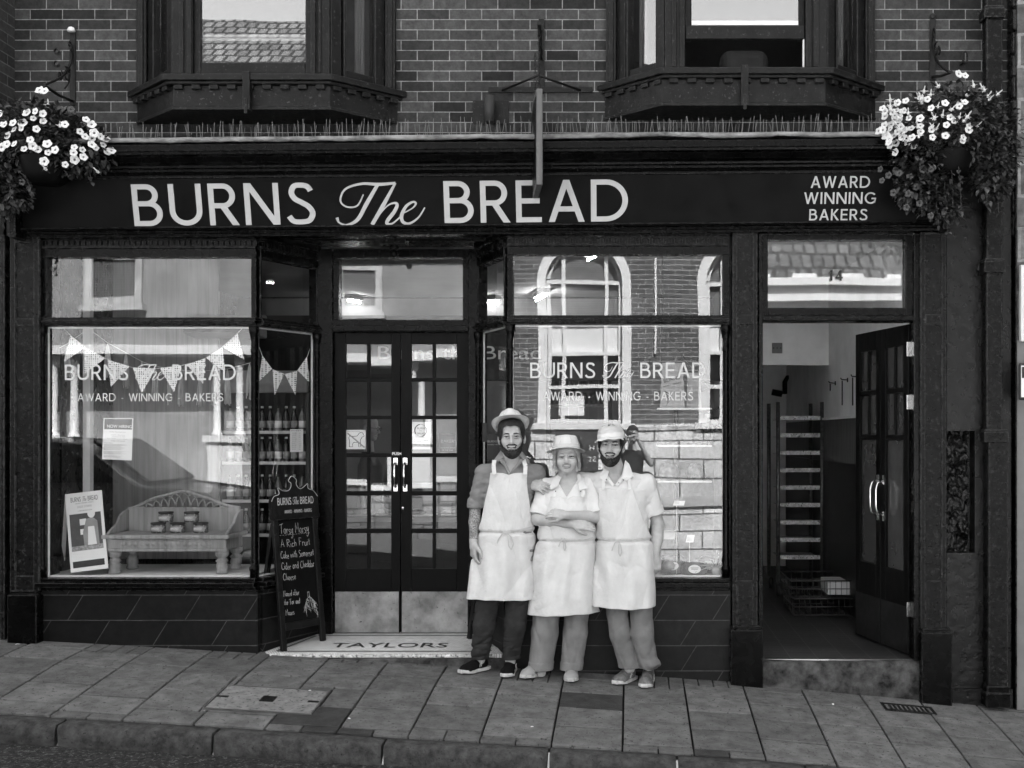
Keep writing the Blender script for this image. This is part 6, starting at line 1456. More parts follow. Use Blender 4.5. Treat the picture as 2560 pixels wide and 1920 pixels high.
    fl = [[(1252, 1126, .07), (1263, 1142, .035), (1247, 1154, -.018), (1229, 1160, .0), (1237, 1146, .05)], [(1304, 1127, .07), (1298, 1141, .035), (1312, 1152, -.018), (1325, 1158, .0), (1318, 1144, .05)], [(1247, 1150, .0), (1260, 1147, -.0), (1276, 1182, -.045), (1268, 1174, -.04)], [(1310, 1150, .0), (1299, 1147, -.0), (1276, 1182, -.045), (1286, 1174, -.04)]]
    collar_flaps(r, None, [[pp(x, y, Yc - .075 + dy) for x, y, dy in f] for f in fl], M['chambray'])
    ap_st = [(1170, 1228, 1320, .118, .004), (1205, 1212, 1336, .122, .004), (1260, 1209, 1331, .132, 0), (1325, 1203, 1332, .137, -.005), (1360, 1199, 1333, .138, -.005), (1420, 1190, 1333, .142, -.01), (1500, 1178, 1334, .150, -.015)]
    def apron(p):
        d0 = stack(p, ST(ap_st)) ; xx = p[:, 0] - h.c[0]; zz = p[:, 2]
        fold = .0046 * wrk(p, 74, 9, 5, (1, .5, .7)) * (.45 + .55 * wrk(p, 9, 6, 2)) + .011 * wrk(p, 19, 2, 2, (1.3, .5, .7)) + np.clip((Z(1330, Yc) - zz) * 5, 0, 1) * (.009 * np.sin(xx * 47 + 1.2 + 1.5 * np.sin(zz * 6)) + .009 * np.sin(xx * 21 + 1.1 * np.sin(zz * 4))) + .012 * np.exp(-((zz - Z(1329, Yc)) / .014) ** 2)
        d = np.maximum(d0 - .011 + fold, -(d0 + .012 + fold))
        pyv = PY0 - (zz - CAM_Z) * S(Yc)
        lx = X(1577, Yc) * 0 + (np.interp(pyv, [1180, 1210, 1250, 1300, 1325, 1335, 1500], [1229, 1226, 1216, 1206, 1195, 1185, 1160]) - PX0) / S(Yc)
        rx = (np.interp(pyv, [1180, 1210, 1250, 1300, 1325, 1335, 1500], [1320, 1320, 1325, 1331, 1340, 1345, 1345]) - PX0) / S(Yc)
        d = np.maximum(d, np.maximum(lx - p[:, 0], p[:, 0] - rx)); d = np.maximum(d, p[:, 1] - (Yc - .01 + .06 * np.clip((pyv - 1325) / 60, 0, 1)))
        topz = Z(1181, Yc) - .012 * np.exp(-((xx + .012) / .03) ** 2)
        return np.maximum(d, np.maximum(zz - topz, Z(1494 + 0, Yc) - .004 * np.sin(xx * 12) - zz))
    ap = sdf_mesh(apron, (X(1155, Yc), Yc - .23, Z(1505, Yc)), (X(1350, Yc), Yc + .08, Z(1170, Yc)), .0036, M['apron'], 'apron', r)
    for x0, x1 in ((1234, 1236), (1314, 1313)):
        tape(ap, [pp(x0 + (2 if x0 < 1280 else -5), 1150, Yc - .07), pp(x0, 1165, Yc - .108), pp(x1, 1186, Yc - .128)], .029, M['apron'], 'strap', .004)
    wy = Yc - .150
    tape(ap, [pp(1204, 1322, wy + .06), pp(1225, 1325, wy + .012), pp(1262, 1328, wy - .001), pp(1300, 1325, wy + .012), pp(1330, 1317, wy + .065)], .009, M['strap'])
    tape(ap, [pp(1263, 1330, wy - .007), pp(1255, 1336, wy - .012), pp(1246, 1349, wy - .010), pp(1243, 1358, wy - .008)], .009, M['strap']); tape(ap, [pp(1265, 1331, wy - .008), pp(1278, 1342, wy - .013), pp(1284, 1360, wy - .012), pp(1278, 1374, wy - .012), pp(1272, 1365, wy - .010), pp(1270, 1340, wy - .007)], .008, M['strap']); tape(ap, [pp(1257, 1329, wy - .008), pp(1263, 1334, wy - .014), pp(1276, 1330, wy - .012)], .014, M['strap'])
    def trs(p):
        d = stack(p, [(Z(1455, Yc), X(1267, Yc), Yc, .165, .108), (Z(1390, Yc), X(1267, Yc), Yc, .18, .118), (Z(1330, Yc), X(1267, Yc), Yc, .17, .115)])
        for hp, k, a in ((hipL, knL, anL), (hipR, knR, anR)):
            d = smin(d, chain(p, [hp, k, a], [.094, .077, .058], .02), .035)
        low = np.clip((.42 - p[:, 2]) / .3, 0, 1)
        d = d + (.006 + .007 * low) * wrk(p, 46, 13, 5, (.7, .7, 1.6))
        return np.maximum(d, Z(1648, Yc) - p[:, 2])
    sdf_mesh(trs, (X(1170, Yc), Yc - .17, Z(1660, Yc)), (X(1345, Yc), Yc + .17, Z(1330, Yc)), .0042, M['denim'], 'trousers', r)
    gl = lambda x, y: V3(x, y, ground(x, y))
    a0 = gl(X(1206, Yc) + .02, Yc + .10); a1 = gl(X(1153, -.28), -.30); o, R, hh, L = shoe('shoe', r, a0, a1, .10, [M['suede'], M['solew']], laces=M['lace'])
    b0 = gl(X(1276, Yc), Yc + .12); b1 = gl(X(1264, -.33), -.33); o2, R2, h2, L2 = shoe('shoe', r, b0, b1, .102, [M['suede'], M['solew']], laces=M['lace'])
    for ob, Rm, hl, LL, sd in ((o, R, a0, L, None), (o2, R2, b0, L2, None)):
        sgn = 1 if (Rm[:, 0] @ V3(1, 0, 0)) > 0 else -1
        st_ = MB(); q_ = lambda x, z: tuple(hl + Rm @ V3(sgn * (.0505 if ob is o else .049), LL * (.40 + x), .038 + z))
        st_.tube([q_(.055, 0), q_(.045, .030), q_(-.005, .004), q_(-.015, .034)], .0026, 5); st_.build('shoe_emblem', M['solew'], ob)
    rebase(r, (X(1240, Yc), Yc, ground(X(1240, Yc), Yc)))
    return r
baker_a()

def Yst(Yc):
    return lambda rows, e=0: [(Z(y, Yc), (X(a, Yc) + X(b, Yc)) / 2, Yc + cy, (X(b, Yc) - X(a, Yc)) / 2 + e, d + e) for y, a, b, d, cy in rows]
def make_apron(r, Yc, rows, ymid, top, bot, edges, notch, seed, wrap=.06, curve=.0):
    """cotton apron hanging over the clothes: edges = rows (photo y, left x, right x)"""
    ST = Yst(Yc); E_ = np.array(edges, F32); xm = X(notch[0], Yc); zt_, zb_, zw = Z(top, Yc), Z(bot, Yc), Z(ymid, Yc)
    def apron(p):
        d0 = stack(p, ST(rows)); xx = p[:, 0] - xm; zz = p[:, 2]
        fold = .0046 * wrk(p, 74, seed, 5, (1, .5, .7)) * (.45 + .55 * wrk(p, 9, seed + 6, 2)) + .011 * wrk(p, 19, seed + 5, 2, (1.3, .5, .7)) + np.clip((zw - zz) * 5, 0, 1) * (.009 * np.sin(xx * 45 + seed + 1.5 * np.sin(zz * 6 + seed)) + .009 * np.sin(xx * 20 + seed + 1.1 * np.sin(zz * 4))) + .012 * np.exp(-((zz - zw) / .014) ** 2)
        d = np.maximum(d0 - .011 + fold, -(d0 + .012 + fold)); pyv = PY0 - (zz - CAM_Z) * S(Yc)
        lx = (np.interp(pyv, E_[:, 0], E_[:, 1]) - PX0) / S(Yc); rx = (np.interp(pyv, E_[:, 0], E_[:, 2]) - PX0) / S(Yc)
        d = np.maximum(d, np.maximum(lx - p[:, 0], p[:, 0] - rx)); d = np.maximum(d, p[:, 1] - (Yc - .012 + wrap * np.clip((pyv - ymid) / 60, 0, 1)))
        return np.maximum(d, np.maximum(zz - zt_ + notch[1] * np.exp(-(xx / .03) ** 2), zb_ - .005 * np.sin(xx * 11 + seed) + curve * xx - zz))
    x0, x1 = X(E_[:, 1].min() - 8, Yc), X(E_[:, 2].max() + 8, Yc)
    return sdf_mesh(apron, (x0, Yc - .27, zb_ - .03), (x1, Yc + .1, zt_ + .02), .0036, M['apron'], 'apron', r)
def bow(ap, cx, cy, wy, sc=1.0):
    q = lambda a, b, d: pp(cx + a * sc, cy + b * sc, wy - d)
    tape(ap, [q(-2, 2, .007), q(-9, 9, .012), q(-15, 22, .010), q(-18, 32, .008)], .008, M['strap'])
    tape(ap, [q(1, 2, .008), q(8, 16, .013), q(11, 36, .012), q(6, 48, .011), q(2, 38, .010), q(3, 12, .007)], .0075, M['strap'])
    tape(ap, [q(-8, -1, .008), q(-1, 4, .014), q(9, 0, .012)], .013, M['strap'])

def baker_b():
    r = person('person', 'smiling woman baker in a white trilby with arms crossed over a long white apron'); Yc = -.19; ST = Yst(Yc)
    h = Head(pp(1416, 1143, Yc - .04), rotm(3, 3, -3), 1.0, True, 1.10)
    tor = [(1192, 1386, 1450, .06, .03), (1212, 1352, 1482, .10, .015), (1240, 1351, 1484, .125, 0), (1275, 1352, 1484, .145, -.02), (1320, 1350, 1486, .14, -.015), (1350, 1352, 1484, .14, -.02), (1420, 1345, 1488, .15, -.01), (1475, 1345, 1486, .135, 0)]
    sL, sR = pp(1364, 1218, Yc + .01), pp(1474, 1213, Yc + .01)
    eL, eR = pp(1343, 1298, Yc - .07), pp(1495, 1293, Yc - .07); wL, wR = pp(1432, 1311, Yc - .205), pp(1414, 1288, Yc - .232)
    nk0, nk1 = h.wld(V3(0, .022, -.07)), pp(1421, 1202, Yc + .02)
    lg = [(pp(1374, 1450, Yc), pp(1362, 1580, Yc - .02), pp(1350, 1682, Yc)), (pp(1446, 1450, Yc), pp(1439, 1580, Yc - .02), pp(1427, 1682, Yc))]
    def body(p):
        d = stack(p, ST(tor, -.014)); d = smin(d, rc(p, nk0, nk1, .060, .076), .03)
        for s_, e_, w_ in ((sL, eL, wL), (sR, eR, wR)):
            d = smin(d, rc(p, nk1, s_, .05, .046), .03); d = smin(d, chain(p, [s_, e_], [.046, .046], .012), .02); 
        fa = chain(p, [eL, eL * .6 + wL * .4, wL], [.046, .043, .029], .012); fb = chain(p, [eR, eR * .6 + wR * .4, wR], [.046, .043, .029], .012)
        fa = smin(fa, hand_sdf(p, wL + V3(.008, 0, 0), (1, -.05, -.10), (0, .75, -.5), -1, (.12, .12, .15, .2), .92, .3, .03), .012)
        fb = smin(fb, hand_sdf(p, wR + V3(-.006, 0, .001), (-1, .10, .16), (-.1, .75, -.5), 1, (.30, .34, .36, .40), .92, .3, .03), .012)
        d = smin(d, np.minimum(fa, fb), .008)
        for a, b, c in lg: d = smin(d, chain(p, [a, b, c], [.08, .055, .042], .01), .03)
        hm = np.linalg.norm(p - h.c, axis=1) < .21; e = np.full(len(p), 9., F32); e[hm] = h.skin(h.loc(p[hm])); return smin(d, e, .016)
    def slot(c):
        q = h.loc(c); s_ = np.zeros(len(c), int); s_[(np.abs(q[:, 2] + .067) < .016) & (np.abs(q[:, 0]) < .027) & (q[:, 1] < -.082) & (np.abs(q[:, 2] + .067) > .006)] = 1
        s_[(np.abs(q[:, 2] + .0655) < .0062) & (np.abs(q[:, 0]) < .029) & (q[:, 1] < -.06)] = 2; return s_
    sdf_mesh(body, (X(1305, Yc), Yc - .33, -.08), (X(1535, Yc), .0, Z(1085, Yc)), .0034, [M['skinw'], M['lipw'], M['lipw']], 'body', r, slot)
    face_parts(h, r, 'f', M['hairfair'], False)
    trilby(r, h.wld(V3(0, .012, .058)), rotm(4, 7, -1), .098, .142, .094, -.016)
    vb = pp(1419, 1240, Yc)
    def shirt(p):
        d = stack(p, ST(tor)); 
        for s_, e_ in ((sL, eL), (sR, eR)):
            d = smin(d, rc(p, nk1 + V3(0, .005, -.02), s_, .058, .057), .035); m_ = s_ * .12 + e_ * .88
            sl = np.maximum(chain(p, [s_, m_, e_], [.060, .067, .069], .01), ((p - m_) @ (e_ - s_)) / float(np.linalg.norm(e_ - s_))); d = smin(d, sl, .025)
        d = d + .0042 * wrk(p, 48, 8, 5)
        V = np.maximum(np.abs(p[:, 0] - vb[0]) - (p[:, 2] - vb[2]) * .62, p[:, 1] - Yc)
        d = smax(d, -np.minimum(V, rc(p, nk0, nk1 + V3(0, 0, -.02), .072, .082)), .004); return np.maximum(d, Z(1440, Yc) - p[:, 2])
    sdf_mesh(shirt, (X(1318, Yc), Yc - .25, Z(1440, Yc)), (X(1520, Yc), .0, Z(1175, Yc)), .0042, M['polo'], 'polo_shirt', r)
    fl = [[(1397, 1182, .085), (1404, 1192, .04), (1394, 1216, -.03), (1377, 1224, -.025), (1374, 1216, -.01), (1386, 1194, .05)], [(1440, 1183, .085), (1449, 1186, .07), (1456, 1200, .02), (1471, 1220, -.02), (1448, 1226, -.035), (1446, 1206, .0)]]
    collar_flaps(r, None, [[pp(x, y, Yc - .085 + dy) for x, y, dy in f] for f in fl], M['polo'])
    rows = [(1225, 1372, 1466, .138, 0), (1275, 1356, 1480, .158, -.02), (1320, 1352, 1484, .152, -.015), (1350, 1350, 1486, .150, -.02), (1420, 1341, 1490, .164, -.02), (1535, 1330, 1494, .178, -.03)]
    ap = make_apron(r, Yc, rows, 1350, 1238, 1529, [(1236, 1380, 1462), (1262, 1374, 1466), (1290, 1362, 1478), (1320, 1348, 1490), (1352, 1335, 1500), (1540, 1320, 1530)], (1419, .012), 4, .10, .02)
    tape(ap, [pp(1388, 1226, Yc - .12), pp(1386, 1242, Yc - .150)], .022, M['apron'], 'strap'); tape(ap, [pp(1458, 1226, Yc - .12), pp(1457, 1242, Yc - .150)], .022, M['apron'], 'strap')
    wy = Yc - .178; tape(ap, [pp(1352, 1344, wy + .085), pp(1375, 1349, wy + .03), pp(1408, 1351, wy), pp(1440, 1351, wy + .004), pp(1468, 1348, wy + .04), pp(1484, 1343, wy + .085)], .008, M['strap']); bow(ap, 1408, 1347, wy, .62)
    for bx in (1389, 1452): 
        b = MB(); b.lathe([(.001, 0), (.0045, 0), (.0045, .003), (.001, .003)], (0, 0, 0), 10); b.xf(Matrix.Translation(pp(bx, 1228, Yc - .128).tolist()) @ Matrix.Rotation(rad(90), 4, 'X')); b.build('button', M['button'], r)
    def trs(p):
        d = stack(p, [(Z(1470, Yc), X(1411, Yc), Yc, .185, .115), (Z(1400, Yc), X(1412, Yc), Yc, .20, .13), (Z(1345, Yc), X(1415, Yc), Yc, .19, .125)])
        for (a, b, c), R_ in zip(lg, ((.098, .092, .086), (.096, .084, .076))): d = smin(d, chain(p, [a, b, c], R_, .02), .025)
        d = d + .006 * wrk(p, 44, 17, 5, (1.2, 1, .45)); return np.maximum(d, Z(1671, Yc) - p[:, 2])
    t = sdf_mesh(trs, (X(1308, Yc), Yc - .2, Z(1690, Yc)), (X(1490, Yc), Yc + .17, Z(1345, Yc)), .0042, M['check'], 'trousers', r)
    for (a, b, c), R_ in zip(lg, (.093, .084)):
        def cuff(p): return np.maximum(rc(p, b, c, R_ + .004, R_) - .0015 * wrk(p, 60, 3, 3), np.abs(p[:, 2] - Z(1663, Yc)) - .030)
        sdf_mesh(cuff, c - V3(.13, .13, .06), c + V3(.13, .13, .12), .0045, M['check'], 'trouser_cuff', t)
    gl = lambda x, y: V3(x, y, ground(x, y))
    shoe('clog', r, gl(X(1352, Yc), Yc + .10), gl(X(1309, -.32), -.33), .105, [M['clog'], M['solec']]); shoe('clog', r, gl(X(1428, Yc), Yc + .11), gl(X(1427, -.34), -.35), .105, [M['clog'], M['solec']])
    rebase(r, (X(1400, Yc), Yc, ground(X(1400, Yc), Yc)))
baker_b()

def cap(root, c, R, sc=1.0):
    m = MB(); n = 40; rx, ry, hz = .086 * sc, .106 * sc, .098 * sc; rings = []
    prof = [(1.0, -.012), (1.005, 0), (1.0, .016), (.985, .030), (.94, .048), (.84, .062), (.64, .072), (.36, .077), (.05, .078)]
    for k_, z in prof: rings.append([(rx * k_ * math.cos(2 * math.pi * i / n), ry * k_ * math.sin(2 * math.pi * i / n), z * sc + .004 * math.cos(2 * math.pi * i / n * 6) * (.03 < z < .09)) for i in range(n)])
    m.add([p for q in rings for p in q], [(i * n + k, i * n + (k + 1) % n, (i + 1) * n + (k + 1) % n, (i + 1) * n + k) for i in range(len(rings) - 1) for k in range(n)] + [tuple((len(rings) - 1) * n + k for k in range(n))], 0, True)
    Mt = Matrix.Translation([float(v) for v in c]) @ Matrix(np.array(R).tolist()).to_4x4(); m.xf(Mt); o = m.build('baker_cap', M['hatnet'], root)
    v = MB(); na, nr = 24, 6; vs = []
    for lay in (0, -.003):
        for j in range(nr + 1):
            t = j / nr
            for i in range(na + 1):
                a = rad(-90 - 70 + 140 * i / na); ext = .052 * sc * max(0, math.cos(rad((-70 + 140 * i / na) * 1.28))) ** .7 + .003
                vs.append((rx * 1.005 * math.cos(a) + math.cos(a) * ext * t, ry * 1.005 * math.sin(a) + math.sin(a) * ext * t, -.004 + lay - .016 * t * t - .010 * t * (math.cos(a) ** 2) + .004 * math.sin(i * 1.1) * t))
    K = (nr + 1) * (na + 1); fs = []
    for l in (0, 1):
        for j in range(nr):
            for i in range(na): q = l * K + j * (na + 1) + i; fs.append((q, q + 1, q + na + 2, q + na + 1))
    for i in range(na): q = nr * (na + 1) + i; fs.append((q, q + 1, K + q + 1, K + q))
    v.add(vs, fs, 0, True); v.xf(Mt); v.build('peak', M['hat'], o)
    b = MB(); rs = [[(rx * k_ * math.cos(2 * math.pi * i / n), ry * k_ * math.sin(2 * math.pi * i / n), z) for i in range(n)] for k_, z in ((1.012, -.012), (1.022, -.008), (1.018, .026), (1.0, .028))]
    b.add([p for q in rs for p in q], [(i * n + k, i * n + (k + 1) % n, (i + 1) * n + (k + 1) % n, (i + 1) * n + k) for i in range(3) for k in range(n)], 0, True); b.xf(Mt); b.build('cap_band', M['hat'], o)
    return o
def baker_c():
    r = person('person', 'bearded baker in a white peaked cap and white polo shirt hugging the woman'); Yc = -.22; ST = Yst(Yc)
    h = Head(pp(1527, 1114, Yc - .04), rotm(-1, 3, 2), 1.13)
    tor = [(1183, 1494, 1562, .065, .02), (1199, 1489, 1618, .10, .012), (1224, 1491, 1626, .122, .004), (1265, 1495, 1621, .130, 0), (1348, 1498, 1620, .135, -.005), (1400, 1496, 1632, .13, 0), (1450, 1497, 1629, .115, 0)]
    sL, sR = pp(1502, 1205, Yc + .03), pp(1617, 1208, Yc + .01)
    eL, wL = pp(1425, 1200, -.062), pp(1332, 1212, -.165); eR, wR = pp(1645, 1312, Yc + .04), pp(1639, 1386, Yc - .03)
    nk0, nk1 = h.wld(V3(0, .022, -.07)), pp(1541, 1190, Yc + .025)
    lg = [(pp(1535, 1440, Yc), pp(1549, 1585, Yc - .03), pp(1574, 1670, Yc - .02)), (pp(1598, 1440, Yc), pp(1606, 1585, Yc - .05), pp(1621, 1664, Yc - .03))]
    def body(p):
        d = stack(p, ST(tor, -.016)); d = smin(d, rc(p, nk0, nk1, .066, .074), .03)
        for s_ in (sL, sR): d = smin(d, rc(p, nk1 + V3(0, .005, -.01), s_, .05, .048), .03)
        d = smin(d, chain(p, [sL, eL, wL], [.052, .044, .03], .012), .02); d = smin(d, chain(p, [sR, eR, eR * .55 + wR * .45, wR], [.052, .046, .047, .031], .012), .02)
        d = smin(d, hand_sdf(p, wR + V3(0, 0, -.012), (-.02, -.10, -1), (-.35, .85, 0), -1, (.35, .5, .6, .7), 1.08, .6, .01), .012)
        d = smin(d, hand_sdf(p, wL + V3(-.012, -.045, .006), (.78, -.60, -.12), (.42, .62, -.62), 1, (.22, .26, .32, .36), 1.04, .4, .06), .012)
        for a, b, c in lg: d = smin(d, chain(p, [a, b, c], [.08, .052, .04], .01), .03)
        hm = np.linalg.norm(p - h.c, axis=1) < .24; e = np.full(len(p), 9., F32); e[hm] = h.skin(h.loc(p[hm])); return smin(d, e, .012)
    def slot(c):
        q = h.loc(c); s_ = np.zeros(len(c), int); s_[(np.abs(q[:, 2] + .067) < .016) & (np.abs(q[:, 0]) < .028) & (q[:, 1] < -.082) & (np.abs(q[:, 2] + .067) > .006)] = 1
        s_[(np.abs(q[:, 2] + .0655) < .0066) & (np.abs(q[:, 0]) < .029) & (q[:, 1] < -.06)] = 2; return s_
    sdf_mesh(body, (X(1318, Yc), Yc - .24, -.08), (X(1675, Yc), .0, Z(1050, Yc)), .0034, [M['skin'], M['lip'], M['lipin']], 'body', r, slot)
    face_parts(h, r, 'm', M['hairdark'], True)
    cap(r, h.wld(V3(.001, .004, .050)), rotm(-12, 3, -7), 1.13)
    vb = pp(1537, 1213, Yc)
    def shirt(p):
        d = stack(p, ST(tor))
        for s_ in (sL, sR): d = smin(d, rc(p, nk1 + V3(0, .005, -.022), s_, .062, .061), .035)
        m_ = sR * .26 + eR * .74; d = smin(d, np.maximum(chain(p, [sR, m_, eR], [.064, .069, .070], .01), ((p - m_) @ (eR - sR)) / float(np.linalg.norm(eR - sR))), .025)
        m_ = sL * .15 + eL * .85; d = smin(d, np.maximum(chain(p, [sL, eL], [.064, .062], .01), ((p - m_) @ (eL - sL)) / float(np.linalg.norm(eL - sL))), .03)
        d = d + .0045 * wrk(p, 44, 14, 5); V = np.maximum(np.abs(p[:, 0] - vb[0]) - (p[:, 2] - vb[2]) * .62, p[:, 1] - Yc)
        d = smax(d, -np.minimum(V, rc(p, nk0, nk1 + V3(0, 0, -.02), .072, .082)), .004); return np.maximum(d, Z(1430, Yc) - p[:, 2])
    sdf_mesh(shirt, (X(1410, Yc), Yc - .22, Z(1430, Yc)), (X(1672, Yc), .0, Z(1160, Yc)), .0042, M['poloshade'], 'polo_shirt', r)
    fl = [[(1516, 1165, .07), (1523, 1176, .03), (1516, 1204, -.035), (1498, 1196, -.01), (1503, 1180, .035)], [(1563, 1150, .075), (1573, 1160, .055), (1584, 1190, -.01), (1566, 1202, -.03), (1553, 1196, -.035), (1558, 1172, .01)], [(1514, 1196, -.02), (1522, 1194, -.03), (1537, 1212, -.05), (1531, 1216, -.05)], [(1562, 1196, -.02), (1554, 1194, -.03), (1537, 1212, -.05), (1545, 1216, -.05)]]
    collar_flaps(r, None, [[pp(x, y, Yc - .08 + dy) for x, y, dy in f] for f in fl], M['polo'])
    for bx, by in ((1516, 1199), (1547, 1207), (1559, 1200)):
        b = MB(); b.lathe([(.001, 0), (.0045, 0), (.0045, .003), (.001, .003)], (0, 0, 0), 10); b.xf(Matrix.Translation(pp(bx, by, Yc - .136).tolist()) @ Matrix.Rotation(rad(90), 4, 'X')); b.build('button', M['button'], r)
    rows = [(1205, 1495, 1622, .124, 0), (1265, 1493, 1623, .134, 0), (1348, 1496, 1622, .141, -.008), (1420, 1494, 1634, .146, -.01), (1520, 1491, 1636, .155, -.02)]
    ap = make_apron(r, Yc, rows, 1349, 1219, 1513, [(1215, 1500, 1582), (1230, 1499, 1585), (1290, 1495, 1606), (1335, 1490, 1625), (1349, 1485, 1640), (1525, 1470, 1650)], (1537, .01), 7, .08, -.01)
    tape(ap, [pp(1508, 1200, Yc - .11), pp(1508, 1224, Yc - .134)], .020, M['apron'], 'strap'); tape(ap, [pp(1573, 1190, Yc - .09), pp(1574, 1224, Yc - .138)], .020, M['apron'], 'strap')
    wy = Yc - .162; tape(ap, [pp(1500, 1345, wy + .07), pp(1525, 1350, wy + .015), pp(1548, 1352, wy), pp(1580, 1351, wy + .004), pp(1606, 1346, wy + .04), pp(1619, 1341, wy + .075)], .008, M['strap']); bow(ap, 1545, 1350, wy, .85)
    def trs(p):
        d = stack(p, [(Z(1455, Yc), X(1567, Yc), Yc, .16, .105), (Z(1390, Yc), X(1565, Yc), Yc, .18, .118), (Z(1335, Yc), X(1560, Yc), Yc, .17, .115)])
        l1 = chain(p, lg[0], [.088, .071, .062], .02); l2 = chain(p, lg[1], [.090, .077, .064], .02)
        l2 = smin(l2, ell(p, lg[1][2] + V3(.02, -.01, .02), (.068, .07, .024)), .03); d = smin(d, l1, .03); d = smin(d, l2, .012)
        low = np.clip((.30 - p[:, 2]) / .25, 0, 1); d = d + (.006 + .007 * low) * wrk(p, 46, 19, 5, (1, 1, .8)); return np.maximum(d, Z(1668, Yc) - p[:, 2])
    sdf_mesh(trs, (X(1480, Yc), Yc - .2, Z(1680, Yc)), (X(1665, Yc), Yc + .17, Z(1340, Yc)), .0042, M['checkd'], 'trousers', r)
    gl = lambda x, y: V3(x, y, ground(x, y))
    for a, b in ((gl(X(1583, Yc), Yc + .09), gl(X(1538, -.34), -.34)), (gl(X(1624, Yc), Yc + .08), gl(X(1611, -.38), -.38))):
        o, R, hl, L = shoe('shoe', r, a, b, .104, [M['trainer'], M['solew']], laces=M['lace'])
        sgn = 1 if (R[:, 0] @ V3(1, 0, 0)) > 0 else -1; e = MB(); q_ = lambda x, z: tuple(hl + R @ V3(sgn * .0500, L * (.40 + x), .036 + z))
        e.tube([q_(.10, .0), q_(.02, .035), q_(-.03, .02)], .0026, 5); e.tube([q_(.06, .0), q_(-.01, .035)], .0026, 5); e.build('shoe_emblem', M['solew'], o)
    rebase(r, (X(1580, Yc), Yc, ground(X(1580, Yc), Yc)))
baker_c()
# ------------------------------------------------------------------ rooms behind the glass (parts of the building)
M['iwall'] = mat('interior grey wall', .22, .8, .15, 2.); M['iceil'] = mat('interior ceiling', .30, .8, .08, 2.); M['ifloor'] = mat('interior floor', .06, .5, .3, 4.)
M['pwall'] = mat('passage white wall', .85, .75, .12, 2.); M['bulk'] = mat('dark bulkhead', .012, .5, .3)
def boards(name, base, dark, scale, axis=0, rough=.6):
    m, nt, b = _new(name); L = nt.links; tc = N(nt, 'ShaderNodeTexCoord'); sp = N(nt, 'ShaderNodeSeparateXYZ'); L.new(tc.outputs['Object'], sp.inputs[0])
    a = N(nt, 'ShaderNodeMath', _operation='MULTIPLY'); L.new(sp.outputs[axis], a.inputs[0]); a.inputs[1].default_value = scale; f = N(nt, 'ShaderNodeMath', _operation='FRACT'); L.new(a.outputs[0], f.inputs[0])
    r = ramp(nt, [(.0, dark), (.05, base), (.5, base * 1.06), (.96, base * .95)]); L.new(f.outputs[0], r.inputs[0])
    n = N(nt, 'ShaderNodeTexNoise', Scale=5.0, Detail=5.0); mp = N(nt, 'ShaderNodeMapping', Scale=(6, 6, .6)); L.new(tc.outputs['Object'], mp.inputs[0]); L.new(mp.outputs[0], n.inputs['Vector']); r2 = ramp(nt, [(.3, .7), (.7, 1.2)]); L.new(n.outputs[0], r2.inputs[0])
    m2 = N(nt, 'ShaderNodeMixRGB', Fac=1.0); m2.blend_type = 'MULTIPLY'; L.new(r.outputs[0], m2.inputs[1]); L.new(r2.outputs[0], m2.inputs[2]); L.new(m2.outputs[0], b.inputs['Base Color']); b.inputs['Roughness'].default_value = rough; return m
M['boards'] = boards('grey vertical boards', .20, .08, 11.); M['wood'] = boards('carved pale wood', .30, .2, 3.); M['woodd'] = mat('dark wood', .05, .6, .3)
IN = empty('shop_interior', parent=B)
def part(nm, m, *bx):
    q = MB()
    for b_ in bx: q.box(*b_)
    return q.build(nm, m, IN)
part('back_wall', M['iwall'], (-4.6, .94, 4.4, 4.45, .0, 3.36)); part('side_partition', M['boards'], (-4.72, -4.63, .31, 4.4, 0, 3.36)); part('side_partition', M['iwall'], (.945, .985, .11, 6.0, 0, 3.4))
part('ceiling', M['iceil'], (-4.62, .94, .08, 4.39, 3.372, 3.40)); part('floor', M['ifloor'], (-4.49, .94, .68, 4.39, .0, .232))
part('window_bed', M['white'], (-4.60, X(637) - .06, .06, .9, .70, .748)); part('window_bed', M['white'], (cR[0] + .05, .90, .06, .9, .70, .748))
part('bed_front', M['iwall'], (-4.44, X(637) - .3, .901, .93, .232, .748), (cR[0] + .2, .90, .901, .93, .232, .748))
part('boarded_partition', M['boards'], (-4.62, X(545, 1.3), 1.3, 1.34, .749, 3.37)); part('bulkhead', M['bulk'], (-4.48, .94, 2.8, 3.0, 2.36, 3.0))
t_ = font_text('wall_lettering', 'Burns the Bread', .19, mat('pale raised letters', .75, .6), IN, (X(941, 2.8), 2.795, Z(898, 2.8)), extrude=.006); w_ = max(v.co.x for v in t_.data.vertices); t_.scale = ((X(1352, 2.8) - X(941, 2.8)) / w_, 1, 1)
part('corner_post', M['white'], (X(207, .7), X(225, .7), .7, .76, .75, 3.37))
ac = empty('air_conditioner', P(545, 830, 1.2), 'long grey wall air conditioner high behind the bunting', 'air conditioner'); m = MB(); m.prism([(X(478, 1.2), 1.29, Z(845, 1.2)), (X(478, 1.2), 1.0, Z(838, 1.2)), (X(478, 1.2), .98, Z(800, 1.2)), (X(478, 1.2), 1.29, Z(785, 1.2))], (.62, 0, 0)); relo2(m, ac).build('casing', M['iwall'], ac, bevel=.015, seg=3)
m = MB(); m.box(X(478, 1.2) + .02, X(478, 1.2) + .6, .975, .99, Z(836, 1.2), Z(826, 1.2)); relo2(m, ac).build('vent_slot', M['ink'], ac)
M['tube'] = mat_emit('lit tube', .9, 16.)
def ceil_pt(px, py, z=3.30): Y = FPX * (z - CAM_Z) / (PY0 - py) - CAM_D; return Vector((X(px, Y), Y, z))
